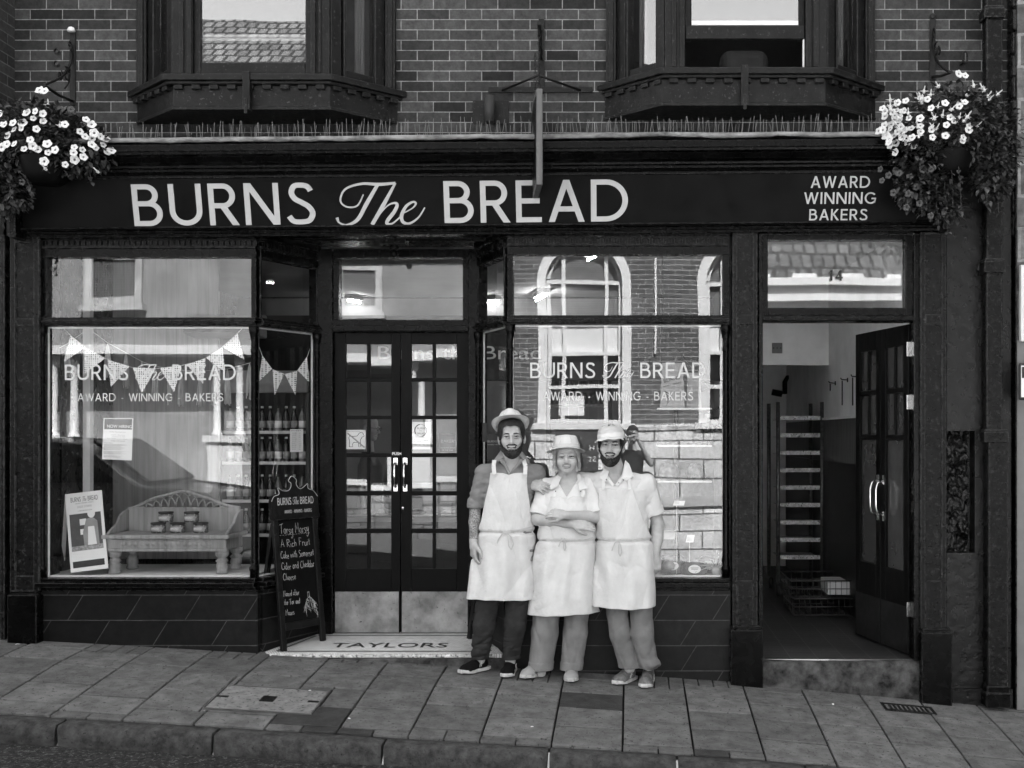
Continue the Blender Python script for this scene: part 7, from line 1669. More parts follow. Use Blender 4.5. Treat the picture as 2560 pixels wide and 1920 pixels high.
for (a, b_), lb in zip((((1470, 650), (1500, 634)), ((1340, 752), (1366, 737)), ((1210, 758), (1246, 754)), ((870, 752), (900, 757))), ('lit ceiling tube nearest the arch reflection', 'lit ceiling tube left of the arch reflection', 'lit ceiling tube behind the right entrance splay', 'lit ceiling tube seen through the fanlight')):
    f = empty('strip_light', ceil_pt(*a), lb, 'light'); p, q = ceil_pt(*a), ceil_pt(*b_); m = MB(); m.tube([p, q], .009, 6); relo2(m, f).build('lit_tube', M['tube'], f)
    m = MB(); d = (q - p).normalized(); s_ = Vector((-d.y, d.x, 0)) * .04; m.hexa([p - s_ + Vector((0, 0, .025)), q - s_ + Vector((0, 0, .025)), q + s_ + Vector((0, 0, .025)), p + s_ + Vector((0, 0, .025))], [p - s_ + Vector((0, 0, .07)), q - s_ + Vector((0, 0, .07)), q + s_ + Vector((0, 0, .07)), p + s_ + Vector((0, 0, .07))]); relo2(m, f).build('batten', M['iwall'], f)
# ---- side passage
PA = empty('side_passage', parent=B)
def ppart(nm, m, fn): q = MB(); fn(q); return q.build(nm, m, PA)
M['ptile'] = mat_brick('passage floor tiles', .028, .045, .10, .20, .10, .004, axes='XY', offset=0, bump=.3, rough=.4)
ppart('tiled_floor', M['ptile'], lambda q: q.add([(.99, -.005, Pz - .002), (2.3, -.005, Pz - .002), (2.3, 6, Pz - .002), (.99, 6, Pz - .002)], [(0, 1, 2, 3)]))
wq = lambda z0, z1, off: [(2.145 - off, .11, z0), (2.0 - off, 3.0, z0), (1.98 - off, 6, z0), (1.98 - off, 6, z1), (2.0 - off, 3.0, z1), (2.145 - off, .11, z1)]
def rw_(q, z0, z1, off): v = wq(z0, z1, off); q.add(v, [(0, 1, 4, 5), (1, 2, 3, 4)])
ppart('passage_wall', M['pwall'], lambda q: rw_(q, 1.97, 3.4, 0)); ppart('wainscot', boards('grey wainscot', .13, .07, 16., 1), lambda q: rw_(q, 1.55, 1.969, .004))
M['wicker'] = mat_brick('dark corrugated cladding', .022, .030, .006, .03, .075, .022, axes='YZ', bump=1.0, rough=.35)
ppart('lower_cladding', M['wicker'], lambda q: rw_(q, Pz, 1.549, .008)); ppart('dado_ledge', M['pwall'], lambda q: q.box(1.93, 1.985, 1.2, 3.0, 1.965, 1.985))
ppart('passage_lining', M['pwall'], lambda q: (q.box(.986, .992, .11, 6, Pz, 3.4), q.box(.99, 2.4, 6, 6.05, Pz, 3.4), q.box(.993, 2.3, .11, 6, 3.4, 3.43))); ppart('bulkhead', M['pwall'], lambda q: q.box(.994, 1.999, 3.0, 3.08, 2.52, 3.399)); ppart('jamb_wall', M['iwall'], lambda q: q.box(2.15, 2.31, .11, .3, Pz, 3.4))
so = empty('socket_plate', P(1943, 870, 2.99), 'square blanking plate with two screws on the passage bulkhead', 'socket'); m = MB(); m.pbox(1930, 1956, 857, 883, 2.985, 2.999); relo2(m, so).build('plate', M['palewall'], so, bevel=.003)
m = MB()
for px in (1934, 1943, 1952): m.pbox(px - 1.4, px + 1.4, 868.5, 871.5, 2.981, 2.9849)
relo2(m, so).build('screw', M['ink'], so)
pi = empty('pipework', P(1990, 960, 5.6), 'dark bent pipes and cables on the rear wall of the side passage', 'pipes'); m = MB()
for pts, r in (([(1962, 985), (1962, 955), (1968, 944), (1985, 941), (2000, 946)], .03), ([(1982, 1040), (1982, 960), (1990, 950), (2020, 945)], .012), ([(2000, 946), (2030, 930), (2042, 915)], .014), ([(2030, 935), (2075, 918)], .01), ([(1930, 980), (1955, 985)], .04)): m.tube([P(x, y, 5.8) for x, y in pts], r, 8)
relo2(m, pi).build('pipes', M['iron'], pi)
for i, (px, py, ln, Y) in enumerate(((2068, 958, 20, 2.7), (2096, 950, 64, 2.2), (2121, 942, 70, 1.8))):
    x = 2.145 - .145 * (Y - .11) / 2.89; z = Z(py, Y); k = empty('hook', (x, Y, z), ('short key ring hanging from the deepest wall hook of the passage', 'dark strap hanging from the middle wall hook of the passage', 'dark strap hanging from the wall hook nearest the open side door')[i], 'hook', 'hooks on the passage wall')
    m = MB(); m.tube([(0, 0, 0), (-.06, 0, .005), (-.07, 0, .02)], .006, 6); m.box(-.008, 0, -.015, .015, -.02, .02); m.build('peg', M['iron'], k); m = MB(); m.box(-.058, -.05, -.012, .012, -ln / 270., -.006); m.build('strap', M['ink'], k)
tr = empty('bread_trolley', (X(2000, 3.3), 3.3, Pz), 'tall metal bread trolley with sloping runners in the side passage', 'trolley')
Yt = 3.3; xl, xr = X(1945, Yt), X(2055, Yt)
for x, y in ((xl, Yt), (xr, Yt), (xl - .02, Yt + .62), (xr - .02, Yt + .62)):
    m = MB(); m.tube([(x, y, Pz + .14), (x, y, Z(1005, Yt))], .021, 8); relo2(m, tr).build('post', mat('worn steel', .14, .4, .4, 30., metal=.6), tr)
for i in range(9):
    y = 1045 + i * 43.5; z = Z(y, Yt); m = MB(); m.box(xl + .022, xr - .022, Yt - .02, Yt + .0, z - .02, z + .022); m.box(xl + .022, xr - .022, Yt + .001, Yt + .6, z - .018, z - .012); relo2(m, tr).build('shelf', mat('scuffed tray edge', .55, .5, .4, 25., chips=.4, chipv=.05), tr)
for x, y in ((xl, Yt), (xr, Yt), (xl, Yt + .6), (xr, Yt + .6)):
    m = MB(); m.lathe([(.001, -.02), (.055, -.018), (.06, 0), (.055, .018), (.001, .02)], (0, 0, 0), 14); m.xf(Matrix.Translation((x - tr.location.x, y - tr.location.y, .06)) @ Matrix.Rotation(rad(90), 4, 'Y')); m.build('wheel', M['ink'], tr)
def wire_basket(loc, sx, sy, sz, label):
    b = empty('wire_basket', loc, label, 'basket', 'wire bread baskets'); m = MB()
    for z in (0, sz * .5, sz): m.tube([(-sx, -sy, z), (sx, -sy, z), (sx, sy, z), (-sx, sy, z), (-sx, -sy, z)], .004 if z < sz else .006, 5)
    for i in range(13):
        x = -sx + 2 * sx * i / 12
        for y in (-sy, sy): m.tube([(x, y, 0), (x, y, sz)], .0025, 4)
        m.tube([(x, -sy, 0), (x, sy, 0)], .0025, 4)
    for i in range(8):
        y = -sy + 2 * sy * i / 7
        for x in (-sx, sx): m.tube([(x, y, 0), (x, y, sz)], .0025, 4)
    m.build('wires', mat('basket wire', .08, .4, .2, metal=.5), b); return b
bx = X(2055, 2.3); wire_basket((bx, 2.35, Pz + .012), .31, .36, .15, 'lower wire bread basket on the passage floor'); wire_basket((bx - .02, 2.40, Pz + .17), .31, .36, .15, 'upper wire bread basket holding a white carton')
m = MB(); m.box(bx + .02, bx + .26, 2.1, 2.5, Pz + .182, Pz + .30); tag(m.build('carton', M['paper'], None, bevel=.004), 'white carton lying in the upper wire basket', 'box')
# ---- left window display
by = .22; bx0, bx1 = X(255, by), X(574, by); zs = Z(1337, by); be = empty('carved_bench', ((bx0 + bx1) / 2, .4, .749), 'small carved wooden bench with a pierced gothic back in the left window', 'bench')
m = MB(); m.box(bx0, bx1, .2, .64, zs - .032, zs); relo2(m, be).build('seat', M['wood'], be, bevel=.008, seg=2)
m = MB(); m.box(bx0 + .03, bx1 - .03, .225, .245, zs - .105, zs - .033)
for i in range(15):
    x = bx0 + .16 + i * (bx1 - bx0 - .32) / 14; m.lathe([(.001, -.006), (.016, -.004), (.020, 0), (.016, .004), (.001, .006)], (0, 0, 0), 8); n0 = len(m.v) - 40; m.v[n0:] = [(x + p[0], .223 + p[2], zs - .07 + p[1] * 1.1) for p in m.v[n0:]]
m.box(bx0 + .02, bx1 - .02, .215, .25, zs - .128, zs - .1055); m.box(bx0 + .03, bx0 + .05, .25, .6, zs - .12, zs - .033); m.box(bx1 - .05, bx1 - .03, .25, .6, zs - .12, zs - .033); relo2(m, be).build('carved_rail', M['wood'], be, bevel=.003)
for x in (bx0 + .075, bx1 - .075):
    for y in (.27, .58):
        m = MB(); h_ = zs - .128 - .749; m.lathe([(.044, 0), (.047, .015), (.038, .03), (.044, .05), (.045, h_ * .42), (.036, h_ * .48), (.050, h_ * .56), (.036, h_ * .64), (.030, h_ * .70), (.048, h_ * .80), (.050, h_ * .92), (.052, h_)], (x, y, .749), 16); relo2(m, be).build('leg', M['wood'], be)
oy = .60; outl = [(1420, 640), (1340, 628), (1260, 592), (1180, 570), (1090, 535), (960, 570), (900, 582), (830, 625), (755, 650)]
op = [(X(x / 2.37, oy), Z(1000 + y / 2.37, oy)) for x, y in outl]; ox = np.array([p[0] for p in op][::-1]); oz = np.array([p[1] for p in op][::-1]); zb_ = Z(1000 + 645 / 2.37, oy)
m = MB(); m.box(ox[0], ox[-1], oy, oy + .022, zs, zb_); m.box(ox[0], ox[-1], oy - .004, oy + .026, zb_ + .0003, zb_ + .012)
xs = np.linspace(ox[0], ox[-1], 40); sm = [np.interp(x, ox, oz) for x in xs]; sm = np.convolve(np.pad(sm, 2, mode='edge'), np.ones(5) / 5, 'valid')
m.tube([(x, oy + .011, z) for x, z in zip(xs, sm)], .014, 6)
for xc in np.arange(ox[0] + .05, ox[-1] - .04, .060):
    b_ = np.interp(xc, xs, sm) - zb_ - .004; run = []
    for t in np.linspace(0, math.pi, 19):
        x, z = xc + .088 * math.cos(t), zb_ + .012 + b_ * math.sin(t) * .96
        if ox[0] < x < ox[-1] and z < np.interp(x, xs, sm) + .004: run.append((x, oy + .011, z))
    if len(run) > 2: m.tube(run, .0068, 5)
relo2(m, be).build('backrest', M['wood'], be)
for xx in (bx0 + .02, bx1 - .045):
    m = MB(); ap_ = [(.23, zs + .002), (.26, zs + .02), (.33, zs + .05), (.40, zs + .075), (.45, zs + .13), (.52, zs + .16), (.598, zb_)]
    m.prism([(xx, y, z) for y, z in ap_] + [(xx, .598, zs + .002)], (.022, 0, 0)); relo2(m, be).build('side_arm', M['wood'], be, bevel=.004)
M['jar'] = mat('preserve jar', .10, .15, .3, 20., chips=.4, chipv=.5); lbls = ('jar of preserve on the left of the upper pair', 'jar of preserve on the right of the upper pair', 'jar of preserve at the left of the lower row', 'jar of preserve in the middle of the lower row', 'jar of preserve at the right of the lower row')
for (px, py, Y), lb in zip(((415, 1309, .44), (479, 1309, .44), (396, 1335, .40), (444, 1335, .40), (502, 1335, .40)), lbls):
    z = zs + .001 if py > 1320 else zs + .083; j = empty('preserve_jar', (X(px, Y), Y, z), lb, 'jar', 'preserve jars stacked on the carved bench'); m = MB(); m.lathe([(.050, 0), (.056, .006), (.056, .06), (.050, .066)], (0, 0, 0), 20); m.build('jar', M['jar'], j); m = MB(); m.lathe([(.057, .0665), (.057, .080), (.001, .081)], (0, 0, 0), 20); m.build('lid', M['ink'], j)
    m = MB()
    q = [(.0572 * math.cos(a), .0572 * math.sin(a)) for a in np.linspace(rad(-140), rad(-40), 9)]; m.add([(x, y, .014) for x, y in q] + [(x, y, .052) for x, y in q], [(k, k + 1, 10 + k, 9 + k) for k in range(8)], 0, True); m.build('label', M['inkgrey'], j)
    font_text('label_lettering', 'BREAD', .02, M['paper'], j, (-.033, -.0585, .028), extrude=.0003)
# window poster board on its stand
pb = empty('poster_board', P(215, 1432, .14), 'white folding poster board about baking classes standing left of the bench', 'poster board')
u0, v0 = P(177, 1432, .12), P(270, 1420, .16); t0, t1 = P(162.5, 1236, .26), P(263, 1232, .26); U = (v0 - u0).normalized(); Wp = (v0 - u0).length; Hp = (t0 - u0).length; Vp = (t0 - u0).normalized(); Np = U.cross(Vp).normalized()
MP = Matrix(((U.x, -Np.x, Vp.x, 0), (U.y, -Np.y, Vp.y, 0), (U.z, -Np.z, Vp.z, 0), (0, 0, 0, 1)))
def flat(nm, m, parent, *r):
    q = MB()
    for a, b_, c, d, o in r: q.box(a, b_, -o - .0005, -o, c, d)
    q.xf(MP); return q.build(nm, m, parent)
pb.location = u0; q = MB(); q.box(0, Wp, 0, .012, 0, Hp); q.xf(MP); q.build('panel', M['paper'], pb)
flat('picture', mat('printed picture', .06, .6, .3, 9.), pb, (.02, Wp - .02, Hp * .26, Hp * .73, .0002)); flat('footer', M['ink'], pb, (.02, Wp - .02, .03, Hp * .13, .0002))
q = MB(); a = Wp * .63; hz = Hp * .26
for pts, o in (([(a - .055, .02), (a + .055, .02), (a + .05, .22), (a + .015, .255), (a - .03, .24), (a - .06, .14)], .0008), ): q.prism([(x, -o - .0005, hz + z) for x, z in pts], (0, .0005, 0))
q.xf(MP); q.build('printed_coat', M['inkgrey'], pb)
q = MB(); q.prism([(a + .01 + .028 * math.cos(t), -.0016, hz + .282 + .036 * math.sin(t)) for t in np.linspace(0, 6.28, 15)[:-1]], (0, .0005, 0)); q.prism([(a - .03, -.0020, hz + .03), (a + .035, -.0020, hz + .03), (a + .025, -.0020, hz + .18), (a - .02, -.0020, hz + .18)], (0, .0005, 0)); q.xf(MP); q.build('printed_apron', M['paper'], pb)
flat('printed_table', mat('printed table', .3, .7, .5, 60.), pb, (.021, Wp - .021, Hp * .262, Hp * .32, .0028)); flat('printed_shelves', M['paper'], pb, (Wp * .34, Wp * .52, Hp * .58, Hp * .66, .0006), (Wp * .34, Wp * .5, Hp * .46, Hp * .53, .0006))
q = MB(); logo(q, Wp * .14, Wp * .88, Hp * .885, Hp * .945, -.0002, .0004, bold=.12); q.xf(MP); q.build('lettering', M['ink'], pb)
q = MB(); letters(q, 'AWARD WINNING BAKERS', Wp * .26, Wp * .76, Hp * .855, Hp * .87, .12, -.0002, .0003, .16); letters(q, 'SCHOOL OF BAKING', Wp * .30, Wp * .70, Hp * .805, Hp * .83, .11, -.0002, .0003, .16); letters(q, 'A TWIN BREADUCATION', Wp * .31, Wp * .70, Hp * .757, Hp * .772, .14, -.0002, .0003, .16); letters(q, 'TO LEARN MORE ASK INSIDE', Wp * .1, Wp * .8, Hp * .17, Hp * .19, .14, -.0002, .0003, .16) if False else None; q.xf(MP); q.build('lettering', M['inkgrey'], pb)
q = MB(); q.hexa([t0 - u0 + Vector((-.005, .01, 0)), t0 - u0 + Vector((.02, .01, 0)), P(150, 1432, .5) - u0 + Vector((.03, 0, 0)), P(150, 1432, .5) - u0], [t0 - u0 + Vector((-.005, .02, -.01)), t0 - u0 + Vector((.02, .02, -.01)), P(150, 1432, .5) - u0 + Vector((.03, .01, 0)), P(150, 1432, .5) - u0 + Vector((0, .01, 0))]); q.build('rear_leg', M['white'], pb)
# notices on the glass
def sheet(nm, label, cat, quad, Y, m=None, group=None):
    p = [P(x, y, Y) for x, y in quad]; o = empty(nm, p[3], label, cat, group); q = MB(); q.prism([v - p[3] for v in p], (0, .0008, 0)); q.build('sheet', m or M['paper'], o); return o, p[3]
nh, o0 = sheet('notice', 'white now hiring notice stuck inside the left window', 'notice', [(259, 1045), (333, 1046), (329, 1151), (255, 1148)], .034)
q = MB(); q.prism([P(x, y, .0335) - o0 for x, y in ((261.5, 1047), (330.5, 1047.5), (329.5, 1074), (260.5, 1073))], (0, .0002, 0)); q.build('header', M['ink'], nh)
font_text('header_lettering', 'NOW HIRING!', .0335, M['paper'], nh, P(267, 1069, .0332) - o0, (90, 1.5, 0), .0002, sx=.90)
for tx, x, y, s_ in (('Sunday Shop Supervisor', 274, 1080.5, .0125), ('Location : Glastonbury', 277, 1088, .0115), ('St Dunstans Car Park', 279, 1092.5, .0115), ('Hours - Sundays 6.5 hours minimum', 267, 1097, .0105), ('Holiday cover essential', 277, 1103, .0112), ('Responsibilities:', 261, 1108, .010)): font_text('print', tx, s_, M['inkgrey'], nh, P(x, y, .0334) - o0, (90, 2, 0), .0001)
q = MB()
for i in range(13):
    if i in (6, 10): continue
    y = 1110.5 + i * 2.6; q.prism([P(x, yy, .0336) - o0 for x, yy in ((260 - i * .1, y), (260 + rng.uniform(40, 66), y + .8), (260 + 40, y + 1.5), (260 - i * .1, y + .9))], (0, .0001, 0))
q.build('print_lines', M['inkgrey'], nh)
# bunting and tassel garland
M['flag'] = mat_dots('spotted bunting paper', .93, .16, .75, 62.)
M['string'] = mat('white string', .6, .8)
def crop1(pts): return [(100 + x / 3.607, 800 + y / 3.607) for x, y in pts]
bu = empty('bunting', P(375, 890, .10), 'string of eight spotted triangular flags swagged across the left window', 'bunting', 'bunting')
def flags(root, org, strs, fl, Yf):
    q = MB(); q.tube([P(x, y, Yf(x)) - org for x, y in strs], .0022, 5); q.build('cord', M['string'], root)
    for t in fl:
        a, b_, c = [P(x, y, Yf(x) - .004) for x, y in t]; pts = [a]
        n = 7
        for (s_, e_) in ((a, b_), (b_, c), (c, a)):
            for k in range(1, n + 1):
                m1 = s_.lerp(e_, (k - .5) / n); cen = (a + b_ + c) / 3; pts.append(m1 + (m1 - cen).normalized() * .004); pts.append(s_.lerp(e_, k / n))
        o_ = pts[0].copy(); q = MB(); q.prism([p - o_ for p in pts[:-1]], (0, .0006, 0)); f = q.build('flag', M['flag'], root); f.location = o_ - org
flags(bu, Vector(bu.location), crop1([(200, 62), (275, 138), (400, 240), (585, 345), (700, 390), (835, 428), (960, 440), (1085, 435), (1280, 410), (1400, 380), (1490, 345), (1640, 250), (1780, 120), (1840, 60)]),
      [crop1(t) for t in (((275, 140), (405, 245), (218, 375)), ((405, 255), (585, 345), (398, 487)), ((612, 362), (805, 418), (640, 600)), ((838, 430), (1040, 440), (918, 655)), ((1085, 437), (1275, 414), (1208, 648)), ((1325, 402), (1490, 347), (1470, 575)), ((1500, 342), (1645, 252), (1665, 465)), ((1655, 248), (1780, 122), (1840, 355)))], lambda x: .10)
def Ysp(px):
    t = .5
    for _ in range(30):
        Y = .62 * t; t = (X(px, Y) - cL[0] + .05) / (kL[0] - cL[0])
        t = min(max(t, 0), 1.1)
    return .62 * t + .03
c2 = lambda pts: [(x / 2.458, 550 + y / 2.458) for x, y in pts]
b2 = empty('bunting', P(720, 920, .35), 'short string of four spotted flags in the splayed side pane of the entrance', 'bunting', 'bunting')
flags(b2, Vector(b2.location), c2([(1592, 778), (1612, 835), (1672, 917), (1748, 948), (1826, 928), (1888, 840), (1935, 705)]), [c2(t) for t in (((1612, 837), (1670, 915), (1590, 992)), ((1675, 922), (1745, 947), (1688, 1075)), ((1752, 950), (1825, 930), (1815, 1075)), ((1830, 924), (1886, 843), (1900, 995)))], Ysp)
tg = empty('tassel_garland', P(375, 870, .30), 'pale tassel garland hanging behind the spotted bunting', 'garland'); org = Vector(tg.location); q = MB()
for st in ([(75, 305), (245, 215), (385, 115)], [(480, 110), (610, 205), (775, 295), (920, 375), (1040, 415), (1165, 440), (1275, 452), (1445, 460), (1575, 455), (1700, 440), (1900, 385)]): q.tube([P(x, y, .30) - org for x, y in crop1(st)], .002, 4)
q.build('cord', M['string'], tg)
M['tassel'] = mat('pale tissue tassel', .42, .9, .25, 50., .5, 120, stretch=(4, 4, .3))
for (x, y0, y1) in ((85, 320, 620), (245, 235, 520), (610, 210, 525), (775, 298, 620), (920, 378, 670), (1040, 415, 730), (1165, 445, 770), (1275, 455, 785), (1445, 462, 815), (1575, 460, 785), (1690, 445, 775), (1890, 390, 722)):
    (px, a), (_, b_) = crop1([(x, y0), (x, y1)]); o_ = P(px, a, .30); L_ = Z(a, .3) - Z(b_, .3); q = MB()
    for k in range(16):
        an = rng.uniform(0, 6.28); r = rng.uniform(.004, .026); q.tube([(0, 0, 0), (.006 * math.cos(an), .006 * math.sin(an), -.03), (r * .8 * math.cos(an), r * .8 * math.sin(an), -L_ * .45), (r * math.cos(an) + rng.uniform(-.008, .008), r * math.sin(an), -L_ * rng.uniform(.85, 1.0))], [.002, .005, .006, .0035], 5)
    f = q.build('tassel', M['tassel'], tg); f.location = o_ - org
# drinks fridge with its bottles
Yq = 1.4; fr = empty('drinks_fridge', (X(662, Yq), Yq, .232), 'tall open drinks fridge full of bottles behind the splayed pane', 'fridge'); fx0, fx1 = X(556, Yq), X(766, Yq); ft = Z(955, Yq)
q = MB(); q.box(fx0 - .03, fx0, Yq - .02, Yq + .55, .232, ft); q.box(fx1, fx1 + .03, Yq - .02, Yq + .55, .232, ft); q.box(fx0, fx1, Yq + .5, Yq + .55, .232, ft); q.box(fx0, fx1, Yq - .02, Yq + .5, .232, .70); relo2(q, fr).build('cabinet', M['bulk'], fr)
q = MB(); q.prism([(fx0 - .03, Yq - .06, ft - .1), (fx0 - .03, Yq - .10, ft - .02), (fx0 - .03, Yq - .02, ft + .10), (fx0 - .03, Yq + .55, ft + .1), (fx0 - .03, Yq + .55, ft)], (fx1 - fx0 + .06, 0, 0)); relo2(q, fr).build('canopy', M['iwall'], fr, bevel=.02, seg=3)
shz = [Z(v, Yq) for v in (1078, 1155, 1250, 1335)]
M['steel2'] = mat('white shelf edge', .5, .4, .1)
for z in shz:
    q = MB(); q.box(fx0 + .002, fx1 - .002, Yq, Yq + .49, z - .012, z); relo2(q, fr).build('shelf', M['bulk'], fr); q = MB(); q.box(fx0 + .002, fx1 - .002, Yq - .012, Yq - .001, z - .022, z + .004); relo2(q, fr).build('price_rail', M['steel2'], fr)
M['bott'] = mat('dark bottle', .02, .08, .5, 8.); M['bott2'] = mat('pale drink bottle', .16, .1, .5, 8.); bprot = []
for kind in range(2):
    b = empty('bottle', (0, 0, -50)); q = MB(); q.lathe([(.001, 0), (.029, .001), (.030, .01), (.030, .11), (.026, .14), (.012, .175), (.011, .20)], (0, 0, 0), 12); q.build('glass_body', (M['bott'], M['bott2'])[kind], b); q = MB(); q.lathe([(.013, .2005), (.013, .218), (.001, .219)], (0, 0, 0), 10); q.build('cap', (M['steel2'], M['ink'])[kind], b)
    q = MB(); q.lathe([(.0306, .03), (.0306, .09)], (0, 0, 0), 12); q.build('label', (M['inkgrey'], M['paper'])[kind], b); bprot.append(b)
for z in shz:
    for i in range(10):
        kd = 0 if (i + int(z * 10)) % 3 else 1; px_ = fx0 + .05 + i * (fx1 - fx0 - .1) / 9; o = dup(bprot[kd], loc=(px_, Yq + .05, z + .0005)); tag(o, ('dark' if kd == 0 else 'pale') + ' bottle with a %s label in the front row of the drinks fridge' % ('grey' if kd == 0 else 'white'), 'bottle', ('dark' if kd == 0 else 'pale') + ' bottles in the drinks fridge')
for b in bprot:
    for c in list(b.children): bpy.data.objects.remove(c)
    bpy.data.objects.remove(b)
pl, o0 = sheet('price_list', 'typed price list hanging on the front of the drinks fridge', 'notice', [(725, 1073), (758, 1073), (758, 1130), (725, 1130)], 1.33)
font_text('print', 'BURNS THE BREAD', .013, M['ink'], pl, P(727.5, 1078, 1.329) - o0, extrude=.0001, sx=.8); q = MB()
for i in range(9): y = 1082 + i * 5; q.prism([P(x, yy, 1.3295) - o0 for x, yy in ((730, y), (741 - (i % 3), y), (741 - (i % 3), y + 1.4), (730, y + 1.4))], (0, .0001, 0)); q.prism([P(x, yy, 1.3295) - o0 for x, yy in ((747, y), (752, y), (752, y + 1.4), (747, y + 1.4))], (0, .0001, 0))
q.build('print_lines', M['inkgrey'], pl)
# notices on the entrance doors
nd, o0 = sheet('notice', 'white no dogs except guide dogs sticker on the left entrance door', 'notice', [(866, 1075), (914, 1075), (914, 1123), (866, 1123)], YD + .026)
font_text('print', 'EXCEPT FOR GUIDE DOGS', .0085, M['ink'], nd, P(868, 1080, YD + .0255) - o0, extrude=.0001, sx=1.05)
q = MB(); dogp = [(873, 1117), (874, 1103), (872, 1094), (874, 1090), (884, 1091), (893, 1090), (898, 1083), (904, 1080), (908, 1084), (911, 1090), (905, 1093), (901, 1100), (902, 1117), (897, 1117), (896, 1106), (884, 1106), (881, 1111), (882, 1117)]
q.tube([P(x, y, YD + .0245) - o0 for x, y in dogp + dogp[:1]], .0022, 4); q.build('dog_outline', M['ink'], nd); q = MB(); q.tube([P(869, 1083, YD + .024) - o0, P(911, 1118, YD + .024) - o0], .0055, 4); q.build('bar', M['inkgrey'], nd)
no, o0 = sheet('notice', 'white opening hours notice with a wheat wreath on the right entrance door', 'notice', [(1031, 1055), (1076, 1055), (1076, 1123), (1031, 1123)], YD + .026)
q = MB(); cx, cy = 1052, 1076
for a0, a1 in ((100, 215), (-80, 35)): q.tube([P(cx + 15 * math.cos(rad(a)), cy - 15 * math.sin(rad(a)), YD + .0248) - o0 for a in np.linspace(a0, a1, 14)], .0042, 4)
q.tube([P(cx + 15 * math.cos(rad(a)), cy - 15 * math.sin(rad(a)), YD + .0252) - o0 for a in np.linspace(0, 360, 30)], .0012, 4); q.build('wreath', M['ink'], no)
for tx, x, y, s_ in (('BURNS', 1043, 1073, .0215), ('The', 1048, 1078.5, .014), ('BREAD', 1043, 1086, .0215), ('MONDAY -', 1035, 1101, .012), ('SATURDAY', 1035, 1105.5, .012), ('SUNDAY', 1057, 1103, .012), ('7.30am - 5pm', 1034, 1113, .0105), ('10am - 4pm', 1056, 1113, .0105)): font_text('print', tx, s_, M['ink'], no, P(x, y, YD + .0255) - o0, extrude=.0001)
na, o0 = sheet('award_poster', 'black national bakery award poster in the right entrance door', 'poster', [(1097, 1083), (1139, 1084), (1137, 1131), (1101, 1131)], YD + .027, M['ink'])
for tx, x, y, s_ in (('BAKERY', 1102, 1107, .036), ('NATIONAL BAKER', 1101, 1121, .0145), ('OF THE YEAR', 1105, 1127, .0145)): font_text('lettering', tx, s_, M['inkgrey'], na, P(x, y, YD + .0265) - o0, extrude=.0002)
for i, (a, b_, c, d, tx) in enumerate(((1206, 1217, 1057, 1105, ()), (1218, 1262, 1085, 1150, (('BURNS the BREAD', 1218.5, 1106, .024), ('AWARD - WINNING', 1218.5, 1113, .014))))):
    so_, o0 = sheet('dark_poster', ('narrow black poster at the edge of the splayed pane beside the grey shirted baker', 'dark poster with pale lettering behind the grey shirted baker')[i], 'poster', [(a, c), (b_, c), (b_, d), (a, d)], .36, M['ink'])
    for t__, x, y, s_ in tx: font_text('lettering', t__, s_, M['inkgrey'], so_, P(x, y, .3595) - o0, extrude=.0002)
# ---- shop counter, trays, bread, the customer inside
co = empty('shop_counter', (-2.0, 2.4, .232), 'dark shop counter with a pale top beyond the entrance doors', 'counter'); q = MB(); q.box(-3.1, -.9, 2.2, 2.8, .232, 1.0); relo2(q, co).build('front', M['bulk'], co); q = MB(); q.box(-3.15, -.85, 2.15, 2.85, 1.001, 1.04); relo2(q, co).build('top', M['palewall'], co); q = MB(); q.box(-3.1, -.9, 2.3, 2.32, 1.0405, 1.34); q.box(-3.1, -.9, 2.3, 2.7, 1.341, 1.36); relo2(q, co).build('glass_screen', M['glass'], co)
M['crust'] = mat('bread crust', .12, .6, .5, 16., .5, 60); M['crustl'] = mat('pale bun', .32, .6, .3, 20., .3, 60)
def loaf(loc, sx, sy, sz, m, label, grp, rz=0.0, slash=True):
    q = MB(); q.lathe([(.001, 0), (.75, .0), (.97, .18), (1.0, .42), (.9, .72), (.62, .93), (.25, 1.0), (.001, 1.01)], (0, 0, 0), 16); q.v = [(x * sx * (1 + .05 * MN.noise(Vector((x * 3, y * 3, loc[0] * 9)))), y * sy, z * sz) for x, y, z in q.v]
    if slash:
        for t in (-.45, 0, .45): q.tube([(sx * (t - .12), -sy * .5, sz * .90), (sx * t, 0, sz * (1.02 - .25 * t * t)), (sx * (t + .12), sy * .5, sz * .88)], .006, 5)
    o = q.build('loaf', m, None); o.location = loc; o.rotation_euler = (0, 0, rz); tag(o, label, 'bread', grp); return o
for i, px in enumerate((880, 962, 1045, 1128)):
    p = P(px, 1296, 2.22); t = empty('cake_tray', (p.x, 2.5, 1.0405), 'pale tray of buns on the counter, behind the %s door pane column' % ('first', 'second', 'third', 'fourth')[i], 'tray', 'bun trays on the counter'); q = MB(); q.box(-.12, .12, -.13, .13, 0, .012); q.build('tray', M['paper'], t)
    q = MB()
    for k in range(6): q.lathe([(.036, .0), (.04, .02), (.03, .042), (.001, .05)], (-.075 + .075 * (k % 3), -.05 + .1 * (k // 3), .0125), 10)
    q.build('buns', M['crustl'], t)
rk = empty('bread_rack', (X(1445, 3.2), 3.2, .232), 'bread rack on the back wall with loaves on two shelves', 'rack'); rx0, rx1 = X(1372, 3.2), X(1520, 3.2); rz = [Z(v, 3.2) for v in (1052, 1010, 965)]
q = MB(); q.box(rx0 - .03, rx0 - .001, 3.2, 3.6, .232, 2.75); q.box(rx1 + .001, rx1 + .03, 3.2, 3.6, .232, 2.75); relo2(q, rk).build('upright', M['woodd'], rk)
for z in rz: q = MB(); q.box(rx0, rx1, 3.2, 3.6, z - .025, z); relo2(q, rk).build('shelf', M['wood'], rk)
